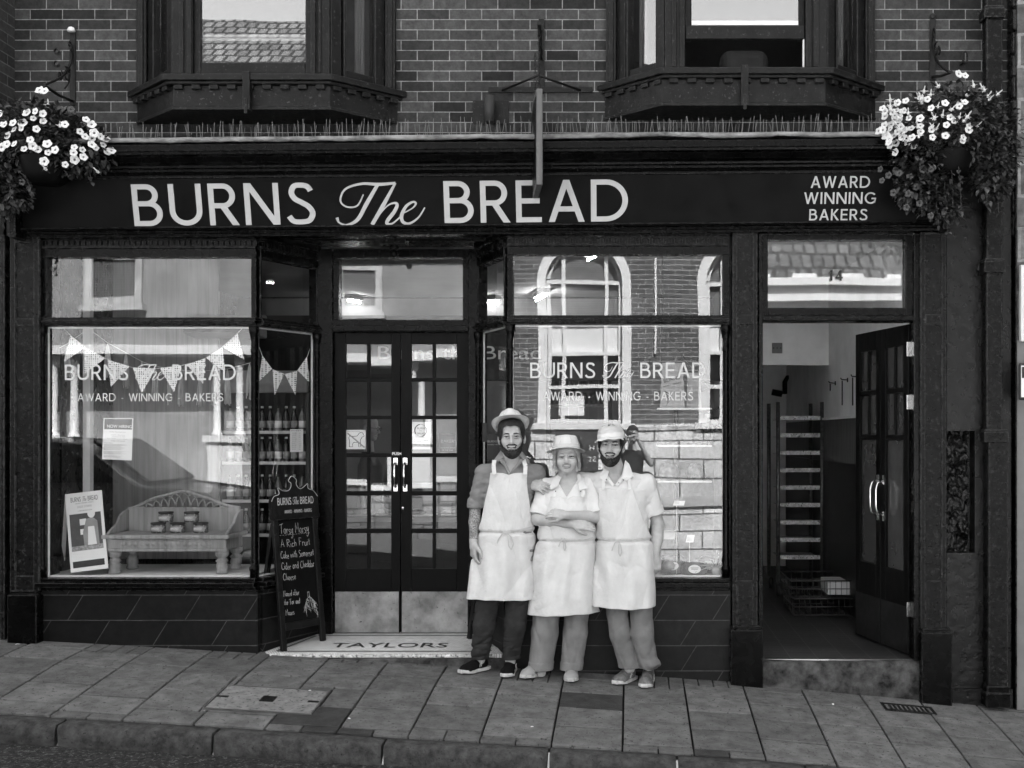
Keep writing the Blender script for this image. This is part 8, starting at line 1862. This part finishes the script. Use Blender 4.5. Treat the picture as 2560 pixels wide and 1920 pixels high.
for j, z in enumerate(rz[1:]):
    for i in range(6): loaf((rx0 + .05 + i * (rx1 - rx0 - .1) / 5, 3.33, z + .0005), .045, .12, .12 + .02 * ((i * 7 + j) % 3), M['crust'], 'crusty loaf on the %s shelf of the rack on the back wall' % ('middle', 'top')[j], 'loaves on the %s rack shelf' % ('middle', 'top')[j], slash=False)
q = MB()
for i in range(6): x = rx0 + .006 + i * (rx1 - rx0) / 6; q.box(x, x + (rx1 - rx0) / 6 - .012, 3.22, 3.24, rz[0] + .0005, rz[0] + .14)
tag(q.build('label_holder', M['palewall'], None), 'row of pale card fronts along the lowest shelf of the bread rack', 'shelf cards')
def customer():
    r = empty('person', (0, 0, 0), 'bald man with glasses in dark clothes inside the shop behind the left door', 'person'); Yc = 3.3; h = Head(pp(925, 1069, Yc), rotm(75, -8, 0), 1.0); z0 = .235; c = h.c
    def body(p):
        d = stack(p, [(.95, c[0], Yc, .13, .17), (1.2, c[0], Yc, .13, .18), (1.5, c[0], Yc, .12, .20), (1.62, c[0], Yc, .07, .10)]); d = smin(d, rc(p, h.wld(V3(0, .02, -.07)), V3(c[0] - .02, Yc, 1.6), .055, .065), .03)
        for s_ in (-1, 1):
            d = smin(d, chain(p, [V3(c[0], Yc + s_ * .19, 1.55), V3(c[0] - .02, Yc + s_ * .22, 1.27), V3(c[0] + .18, Yc + s_ * .17, 1.15)], [.06, .05, .035], .01), .03); d = smin(d, chain(p, [V3(c[0], Yc + s_ * .09, .98), V3(c[0] + .02, Yc + s_ * .09, .6), V3(c[0], Yc + s_ * .09, z0 + .06)], [.09, .065, .05], .01), .03)
            d = smin(d, ell(p, V3(c[0] + .06, Yc + s_ * .09, z0 + .035), (.13, .05, .04)), .02); d = smin(d, hand_sdf(p, V3(c[0] + .19, Yc + s_ * .17, 1.14), (1, 0, -.2), (0, -s_, -.3), s_, sc=1.0), .01)
        return smin(d, h.skin(h.loc(p)), .012)
    sdf_mesh(body, (c[0] - .3, Yc - .35, z0 - .02), (c[0] + .45, Yc + .35, 2.1), .007, [M['bulk'], M['skin']], 'body', r, lambda q: ((q[:, 2] > 1.64) | (q[:, 0] > c[0] + .17)).astype(int)); g = MB()
    for x in (-.032, .032): g.tube([h.wld(V3(x + .022 * math.cos(a), -.108, .0 + .016 * math.sin(a))) for a in np.linspace(0, 6.28, 13)], .002, 4)
    g.tube([h.wld(V3(.055, -.106, .004)), h.wld(V3(.082, .0, .004))], .002, 4); g.tube([h.wld(V3(-.055, -.106, .004)), h.wld(V3(-.082, .0, .004))], .002, 4); g.build('glasses', M['ink'], r)
    rebase(r, (float(c[0]), Yc, z0))
customer()
# ---- right window display
ds = empty('display_stand', (X(1690, .45), .45, .749), 'display stand with three pale shelves on a dark post in the right window', 'display stand'); dz = [Z(v, .45) for v in (1200, 1112, 1021)]; x0, x1 = X(1642, .45), X(1776, .45); q = MB(); q.tube([(X(1690, .52), .52, .749), (X(1690, .52), .52, dz[2])], .018, 8); relo2(q, ds).build('post', M['ink'], ds); q = MB(); q.box(x0 + .05, x1 - .05, .3, .75, .749, .765); relo2(q, ds).build('base', M['ink'], ds)
for z in dz: q = MB(); q.box(x0, x1, .28, .72, z - .014, z); relo2(q, ds).build('shelf', M['white'], ds, bevel=.002)
M['kraft'] = mat('paper bag', .34, .8, .15, 12., .5, 30)
for i, (a, b_, top_, Y, lb) in enumerate(((1650, 1716, 908, .45, 'printed paper carrier bag on the top display shelf'), (1716, 1756, 932, .5, 'plain paper bag behind the printed carrier on the top display shelf'))):
    bg_ = empty('paper_bag', (X((a + b_) / 2, Y), Y, dz[2] + .0005), lb, 'paper bag'); hw = (X(b_, Y) - X(a, Y)) / 2; H_b = Z(top_, Y) - dz[2]; q = MB(); q.hexa([(-hw, -.05, 0), (hw * .85, -.05, 0), (hw * .85, .05, 0), (-hw, .05, 0)], [(-hw * .85, -.012, H_b), (hw * .7, -.012, H_b), (hw * .7, .012, H_b), (-hw * .85, .012, H_b)]); q.build('bag', M['kraft'], bg_)
    if i == 0: font_text('print', 'BURNS', .042, M['ink'], bg_, (-hw * .72, -.036, H_b * .56), (83.5, -14, 0), .0004); font_text('print', 'AWARD - WINNING', .016, M['ink'], bg_, (-hw * .75, -.0385, H_b * .46), (83.5, -14, 0), .0004)
    if i == 0:
        q = MB()
        for k in range(5): q.tube([(-hw * .55 + .012 * k, -.046 + .002 * k, .02 + .02 * k), (-hw * .3 - .01 * k, -.042, .06 + .018 * k)], .003, 4)
        q.build('wheat_print', M['ink'], bg_)
M['cello'] = mat_glass('cellophane', 1.5, .92, .08, .004, 30.)
def wrapped(px, Y, z, sx, sz, lb, oval=True, card=None):
    o = loaf((X(px, Y), Y, z + .002), sx, .07, sz, M['crust'], lb, 'wrapped loaves in the right window', slash=True); q = MB(); q.lathe([(.001, 0), (.9, .02), (1.08, .4), (.95, .85), (.5, 1.08), (.001, 1.1)], (0, 0, 0), 12); q.v = [(x * sx * 1.05, y * .078, zz * sz * 1.03) for x, y, zz in q.v]; q.build('wrapper', M['cello'], o)
    if oval: q = MB(); q.prism([(.048 * math.cos(t), -.083, sz * .5 + .032 * math.sin(t)) for t in np.linspace(0, 6.283, 21)[:-1]], (0, .002, 0)); q.build('label', M['paper'], o); q = MB(); q.box(-.025, .025, -.0845, -.0835, sz * .5 - .003, sz * .5 + .003); q.box(-.03, .03, -.0845, -.0835, sz * .5 + .008, sz * .5 + .012); q.build('print_lines', M['inkgrey'], o)
    return o
wrapped(1680, .26, .7485, .11, .135, 'wrapped loaf with an oval label beside the standing baker hand'); wrapped(1735, .20, .7485, .10, .10, 'wrapped loaf with an oval label in the front middle of the right window'); wrapped(1768, .34, .7485, .09, .12, 'wrapped loaf with an oval label in the right corner of the window')
for i, (px, z) in enumerate(((1668, dz[1]), (1712, dz[1]), (1755, dz[1]), (1672, dz[0]), (1740, dz[0]))): wrapped(px, .42, z, .075, .15 - .03 * (i > 2), ('wrapped loaf at the left of the middle display shelf', 'wrapped loaf next to the post on the middle display shelf', 'wrapped loaf at the right of the middle display shelf', 'wrapped loaf at the left of the lowest display shelf', 'wrapped loaf at the right of the lowest display shelf')[i], False)
for i, (x0_, y0_, x1_, y1_, Y) in enumerate(((1686, 1252, 1713, 1264, .16), (1718, 1337, 1737, 1356, .15), (1640, 1326, 1690, 1348, .5))):
    pc, o0 = sheet('price_card', ('white price card leaning under the lowest display shelf', 'white price card above the front middle loaf', 'wide white card on the bed behind the baker hand')[i], 'price card', [(x0_, y0_), (x1_, y0_), (x1_ - 3, y1_), (x0_ - 4, y1_)], Y); q = MB()
    for k in range(3): q.box(.012, .05, -.0008, -.0002, .012 + .010 * k, .015 + .010 * k)
    q.build('print_lines', M['inkgrey'], pc); q = MB(); zz = o0.z; q.tube([(.03, .004, .0), (.03, .03, .749 - zz)], .003, 4); q.build('stick', M['steel2'], pc)
m = MB(); m.lathe([(.045, 0), (.05, .03), (.03, .06), (.001, .072)], (0, 0, 0), 16); o = m.build('bun', M['crustl'], None); o.location = (X(1671, .14), .14, .80); tag(o, 'pale domed bun raised on a small stand beside the baker hand', 'bun'); m = MB(); m.lathe([(.05, 0), (.05, .004), (.01, .008), (.01, .045), (.05, .05), (.05, .0505)], (0, 0, 0), 16); o = m.build('cake_stand', M['cello'], None); o.location = (X(1671, .14), .14, .7488); tag(o, 'small clear stand under the pale bun', 'cake stand')
rf = empty('raffia_bow', (X(1790, .15), .15, .80), 'pale raffia bow and straw spray in the right corner of the window', 'bow'); m = MB()
for k in range(22): a = rng.uniform(-.3, 3.4); L_ = rng.uniform(.08, .2); m.tube([(0, 0, 0), (L_ * .5 * math.cos(a), rng.uniform(-.03, .03), L_ * .5 * math.sin(a) + .02), (L_ * math.cos(a), rng.uniform(-.04, .04), L_ * math.sin(a) * .7)], .0028, 4)
m.build('strands', mat('raffia', .5, .8), rf); m = MB(); m.lathe([(.03, -.05), (.035, .0), (.02, .01), (.001, .012)], (0, 0, 0), 10); m.build('knot', mat('raffia knot', .4, .8), rf)
fl = empty('rose_spray', (X(1768, .35), .35, dz[1]), 'leafy rose spray tumbling past the right ends of the display shelves', 'flowers'); m = MB(); m2 = MB()
for k in range(46): p = Vector((rng.gauss(.02, .045), rng.gauss(-.05, .03), rng.gauss(.17, .07))); leaf(m, p, Vector((rng.uniform(-1, 1), rng.uniform(-1, .3), rng.uniform(-1, .6))), Vector((0, -.5, 1)), rng.uniform(.03, .06), .015, rng.choice((0, 0, 1)))
m.tube([(0, 0, .0), (.01, -.03, .12), (.04, -.05, .26)], .004, 5, 1); m.build('foliage', [M['leafd'], M['leafm']], fl)
for (x, y, z) in ((0, -.1, .22), (.05, -.08, .17), (-.02, -.09, .15)):
    m = MB(); m.lathe([(.004, -.02), (.026, -.012), (.03, .008), (.022, .016), (.02, .006), (.013, .014), (.011, .008), (.001, .016)], (x, y, z), 12); m.build('rose', mat('grey rose', .3, .6), fl)
tp = empty('dark_pennant', P(1700, 950, .62), 'dark folded triangular pennant hanging above the paper bags', 'pennant'); p_ = [(1656, 827), (1686, 864), (1713, 898), (1771, 968), (1750, 982), (1700, 925), (1649, 901), (1646, 840)]; m = MB(); m.prism([P(x, y, .62 + .0003 * (x - 1650)) - Vector(tp.location) for x, y in p_], (0, .02, 0)); m.build('cloth', mat('dark cloth', .012, .6, .6, 9., .5, 20), tp, bevel=.004); m = MB(); m.tube([P(1656, 828, .63) - Vector(tp.location), Vector((X(1656, .63), .63, 3.37)) - Vector(tp.location)], .003, 4); m.build('cord', M['ink'], tp)
# ------------------------------------------------------------------ pavement chalkboards
M['frame'] = mat('black chalkboard frame', .008, .45, .5, 14., .3, 60, .2, chips=.12, chipv=.06); M['slate'] = mat('chalkboard slate', .004, .7, .3, 5., spec=.1); M['chalk'] = mat('chalk', .36, .9, .5, 60.)
HW = {  # handwriting strokes: x 0..1 of the letter's width, y 0 baseline, 1 cap height
 'T': (.8, ['0,.95 .8,1', '.42,.97 .38,0']), 'o': (.5, ['.3,.5 .08,.4 .05,.12 .22,0 .42,.12 .42,.38 .28,.5']), 'r': (.38, ['.08,.5 .08,0', '.08,.32 .2,.5 .36,.46']), 's': (.4, ['.36,.45 .12,.5 .06,.36 .34,.18 .3,.02 .04,.03']),
 'y': (.46, ['.05,.5 .1,.16 .3,.14 .42,.5', '.42,.5 .36,-.3 .12,-.45 .02,-.28']), 'M': (.9, ['.05,0 .12,1 .42,.3 .72,1 .85,0']), 'A': (.75, ['.02,0 .36,1 .72,0', '.14,.36 .6,.36']), 'R': (.66, ['.08,0 .08,1', '.08,.98 .5,.96 .56,.7 .1,.52 .62,0']),
 'i': (.2, ['.1,.5 .1,0', '.1,.7 .11,.74']), 'c': (.42, ['.38,.42 .18,.5 .05,.25 .16,.02 .38,.08']), 'h': (.46, ['.08,1 .08,0', '.08,.34 .26,.5 .38,.36 .38,0']), 'F': (.6, ['.1,0 .1,1 .58,1', '.1,.55 .5,.55']), 'u': (.48, ['.06,.5 .08,.1 .28,.02 .4,.2 .4,.5', '.4,.5 .42,0']), 't': (.34, ['.16,.8 .16,.08 .3,.02', '.02,.52 .32,.52']),
 'C': (.66, ['.62,.84 .36,1 .08,.64 .12,.2 .4,0 .64,.14']), 'a': (.48, ['.4,.44 .18,.5 .06,.22 .2,0 .4,.2', '.4,.5 .42,0']), 'k': (.44, ['.08,1 .08,0', '.4,.5 .1,.22 .42,0']), 'e': (.44, ['.06,.26 .38,.28 .34,.48 .14,.46 .06,.2 .2,0 .4,.08']), 'w': (.66, ['.04,.5 .16,.02 .32,.42 .48,.02 .62,.5']), 'S': (.6, ['.54,.86 .3,1 .08,.8 .5,.36 .42,.06 .06,.08']),
 'm': (.7, ['.06,.5 .06,0', '.06,.36 .2,.5 .32,.36 .32,0', '.32,.36 .48,.5 .6,.36 .6,0']), 'd': (.48, ['.4,.42 .16,.5 .05,.22 .2,0 .4,.18', '.42,1 .42,0']), 'n': (.46, ['.06,.5 .06,0', '.06,.34 .24,.5 .38,.36 .38,0']), 'N': (.7, ['.06,0 .08,1 .6,0 .64,1']), 'f': (.34, ['.34,.9 .18,.98 .14,.7 .14,-.1', '.0,.5 .3,.5']), ' ': (.34, [])}
def handwrite(mb, tx, x0, x1, z, h, w_, y):
    tot = sum(HW[c][0] + .09 for c in tx); sx = (x1 - x0) / tot; cx = 0; k = 0
    for c in tx:
        wd, st = HW[c]
        for s_ in st:
            k += 1; pts = [tuple(map(float, p.split(','))) for p in s_.split()]; pts = spline(pts, 4) if len(pts) > 3 and c not in 'MANwR' else pts
            pts = [(x0 + (cx + a) * sx, z + b * h + .06 * h * math.sin((cx + a) * 2.1)) for a, b in pts]; l, r = ribbon(pts, w_)
            for i in range(len(pts) - 1): mb.prism([(p[0], y - .00012 * k, p[1]) for p in (r[i], r[i + 1], l[i + 1], l[i])], (0, .0004, 0))
        cx += wd + .09
def aboard(o, d, lean, label, text, name='chalkboard', wide=.424):
    b = empty(name, o, label, 'chalkboard'); U = Vector((d[0], d[1], 0)).normalized(); n = Vector((-U.y, U.x, 0)); Vv = (Vector((0, 0, 1)) + n * lean).normalized(); n2 = U.cross(Vv) * -1
    Mb = Matrix(((U.x, n2.x * -1, Vv.x, 0), (U.y, n2.y * -1, Vv.y, 0), (U.z, n2.z * -1, Vv.z, 0), (0, 0, 0, 1)))
    if (Mb @ Vector((0, 1, 0))).dot(n) < 0: Mb = Mb @ Matrix.Scale(-1, 4, (0, 1, 0))
    W = wide; q = MB(); f_ = .045
    q.box(0, f_, 0, .03, .0, .985); q.box(W - f_, W, 0, .03, .0, .985); q.box(f_ + .0004, W - f_ - .0004, 0, .03, .15, .205); q.xf(Mb); q.build('frame', M['frame'], b, bevel=.003)
    q = MB(); q.box(f_ - .001, W - f_ + .001, .012, .02, .2055, .984); q.xf(Mb); q.build('slate', M['slate'], b)
    cr = [(670,1530),(672,1450),(700,1400),(760,1375),(750,1310),(800,1340),(860,1345),(895,1310),(900,1265),(875,1240),(915,1190),(965,1230),(960,1270),(975,1310),(1010,1330),(1060,1300),(1092,1278),(1095,1330),(1150,1355),(1198,1420),(1200,1530)]
    up = [((x - 670) / 530 * (W + .03) - .015, 1.075 + (1530 - y) / 4.147 / 336) for x, y in cr]
    q = MB(); q.prism([(x, -.008, z) for x, z in up[1:-1]] + [(W + .015, -.008, .986), (-.015, -.008, .986)], (0, .03, 0)); q.xf(Mb); hd = q.build('header', M['frame'], b)
    q = MB(); sp_ = spline(up[1:-1], 4); cz = 1.1; q.tube([(x + (W / 2 - x) * .015, -.0095, z - .006) for x, z in sp_], .0026, 4); q.xf(Mb); q.build('outline', M['enamel'], hd)
    q = MB()
    for s_ in (.02, W - .055): q.prism([(s_, .03, .95), (s_, .34, .0), (s_, .37, .0), (s_, .06, .96)], (.035, 0, 0))
    q.box(.056, W - .056, .26, .28, .2, .24); q.xf(Mb); q.build('rear_frame', M['frame'], b)
    if text:
        q = MB(); logo(q, .045, W - .035, 1.095, 1.150, -.0085, .0006, bold=.13); letters(q, 'AWARD - WINNING - BAKERS', .105, W - .065, 1.030, 1.055, .13, -.0085, .0005, .16); q.xf(Mb); q.build('lettering', M['enamel'], hd)
        q = MB()
        for tx, a, c, z, h in (('Torsy Morsy', .062, .340, .875, .075), ('A Rich Fruit', .062, .345, .775, .058), ('Cake with Somerset', .055, .372, .690, .054), ('Cider and Cheddar', .055, .370, .605, .054), ('Cheese', .062, .185, .525, .050), ('Named after', .055, .205, .405, .042), ('the Tor and', .055, .205, .340, .042), ('Moors', .062, .145, .262, .042)): handwrite(q, tx, a, c, z, h, .0032, .0115)
        for i in range(12): q.prism([(.06 + i * .025, .0113, .866), (.075 + i * .025, .0113, .866), (.075 + i * .025, .0113, .868), (.06 + i * .025, .0113, .868)], (0, .0004, 0))
        hill = lambda t: (.235 + .135 * t, .225 + .15 * math.sin(math.pi * min(1, t * .95 + .06)) ** .8)
        for k in range(34):
            t = rng.uniform(0.03, .97); x, z = hill(t); z2 = z - rng.uniform(.02, .10); pts = [(x, z), (x + rng.uniform(-.02, .035), max(.215, (z + z2) / 2)), (min(.372, x + rng.uniform(-.01, .05)), max(.212, z2))]; l, r = ribbon(pts, .0020)
            for i in range(2): q.prism([(p[0], .0110 - .00005 * k, p[1]) for p in (r[i], r[i + 1], l[i + 1], l[i])], (0, .0003, 0))
        for pts in ([hill(t) for t in np.linspace(0, 1, 14)], [(.285, .372), (.283, .415), (.291, .412), (.297, .416), (.300, .372)]):
            l, r = ribbon(pts, .003)
            for i in range(len(pts) - 1): q.prism([(p[0], .0106, p[1]) for p in (r[i], r[i + 1], l[i + 1], l[i])], (0, .0003, 0))
        q.xf(Mb); q.build('chalk_writing', M['chalk'], b)
    return b
o = P(697, 1624, .04); aboard((o.x + .035, .02, mz(.02) + .002), (.24, .36), .11, 'black crown topped chalkboard advertising fruit cake beside the entrance', True)
aboard((X(1166, .44), .44, mz(.4) + .002), (.21, -.36), .16, 'second black chalkboard edge on behind the grey shirted baker', False, wide=.36)
# ------------------------------------------------------------------ the photographer, seen in the glass behind the bakers
def photographer():
    yc = -8.86; zg = -.17; r = empty('person', (0, 0, 0), 'photographer in a dark shirt holding a camera, reflected in the right window', 'person'); h = Head(V3(.03, yc - .02, 1.83), rotm(0, 0, 0) @ np.array(Matrix.Rotation(rad(180), 3, 'Z'), F32), 1.0)
    sh = [V3(s_ * .20, yc - .05, 1.50) for s_ in (-1, 1)]; el_ = [V3(-.30, yc + .10, 1.32), V3(.31, yc + .10, 1.36)]; wr_ = [V3(-.09, yc + .22, 1.72), V3(.10, yc + .22, 1.74)]
    def body(p):
        d = stack(p, [(.9, 0, yc - .05, .17, .12), (1.15, 0, yc - .05, .17, .13), (1.42, 0, yc - .05, .20, .13), (1.56, 0, yc - .05, .10, .08)]); d = smin(d, rc(p, V3(.02, yc - .04, 1.77), V3(0, yc - .05, 1.5), .055, .065), .03)
        for s_, e, w_, sg in zip(sh, el_, wr_, (-1, 1)):
            d = smin(d, rc(p, V3(0, yc - .05, 1.5), s_, .06, .06), .03); d = smin(d, chain(p, [s_, e, w_], [.06, .045, .03], .01), .02); d = smin(d, hand_sdf(p, w_, (-sg * .5, .5, .7), (-sg * .8, .3, -.4), -sg, (.5, .5, .5, .5)), .01)
            x = sg * .11; d = smin(d, chain(p, [V3(x, yc - .05, .92), V3(x * 1.1, yc - .03, .42), V3(x * 1.1, yc - .05, zg + .06)], [.10, .07, .055], .01), .03); d = smin(d, ell(p, V3(x * 1.1, yc + .02, zg + .04), (.05, .13, .045)), .02)
        return smin(d, h.skin(h.loc(p)), .012)
    sdf_mesh(body, (-.42, yc - .25, zg - .02), (.42, yc + .34, 2.02), .007, [M['skin'], M['lace'], M['denim']], 'body', r, lambda q: np.where(q[:, 2] < .95, 2, np.where((q[:, 2] < 1.56) & (q[:, 1] < yc + .13), 1, 0)))
    sdf_mesh(lambda p: np.maximum(h.shell(h.loc(p), .014), np.where(h.loc(p)[:, 1] > .0, -.07 - h.loc(p)[:, 2], .06 - h.loc(p)[:, 2])), h.c - .15, h.c + .16, .006, M['hairdark'], 'hair', r)
    c = empty('camera_body', (0, yc + .20, 1.80), 'black camera held to the photographer face', 'camera'); q = MB(); q.box(-.065, .065, -.03, .02, -.04, .045); q.box(-.03, .03, -.03, .02, .0455, .065); q.build('body', M['ink'], c, bevel=.006); q = MB(); q.lathe([(.001, 0), (.033, 0), (.033, .06), (.026, .06), (.024, .05), (.001, .05)], (0, 0, 0), 18); q.xf(Matrix.Translation((0, .021, 0)) @ Matrix.Rotation(rad(-90), 4, 'X')); q.build('lens', M['ink'], c)
photographer()
# parked car across the road, only seen reflected in the left window
ca = empty('parked_car', (-6.4, -4.7, -.17 + .0677 * 6.4), 'grey parked car reflected in the lower half of the left window', 'car'); M['car'] = mat('car paint', .34, .2, .1, 3., spec=.6); Lc = 4.2
pr = [(-2.1, .25), (-2.1, .75), (-1.95, .95), (-1.5, 1.0), (-1.15, 1.42), (-.4, 1.52), (.35, 1.45), (1.0, 1.0), (1.75, .90), (2.05, .70), (2.1, .25)]
q = MB(); n = len(pr); Ys_ = [(-.78, .86), (-.86, 1), (.86, 1), (.78, .86)]; vs = [(x * (1 if k > .9 else .995), y * (.86 if z > 1.02 else 1), z if k > .9 else max(.25, z * .99)) for y, k in Ys_ for x, z in pr]
q.add(vs, [(j * n + i, j * n + (i + 1) % n, (j + 1) * n + (i + 1) % n, (j + 1) * n + i) for j in range(3) for i in range(n)] + [tuple(range(n)), tuple(3 * n + i for i in reversed(range(n)))], 0); q.build('body', M['car'], ca, bevel=.03, seg=2)
for y in (-.765, .765):
    q = MB(); q.prism([(x, y * (1.0), z) for x, z in ((-1.2, 1.03), (-.95, 1.38), (-.42, 1.44), (-.38, 1.03))], (0, .02 * (1 if y > 0 else -1), 0)); q.prism([(x, y, z) for x, z in ((-.30, 1.03), (-.34, 1.44), (.28, 1.38), (.80, 1.03))], (0, .02 * (1 if y > 0 else -1), 0)); q.build('side_window', M['odark'], ca)
for x in (-1.35, 1.35):
    for y in (-.80, .80): q = MB(); q.lathe([(.001, -.10), (.20, -.10), (.31, -.09), (.32, 0), (.31, .09), (.20, .10), (.001, .10)], (0, 0, 0), 20); q.xf(Matrix.Translation((x, y, .30)) @ Matrix.Rotation(rad(90), 4, 'X')); q.build('wheel', M['ink'], ca)
q = MB(); q.prism([(1.06, -.66, 1.03), (1.06, .66, 1.03), (.42, .60, 1.475), (.42, -.60, 1.475)], (.03, 0, .02)); q.build('windscreen', M['odark'], ca)
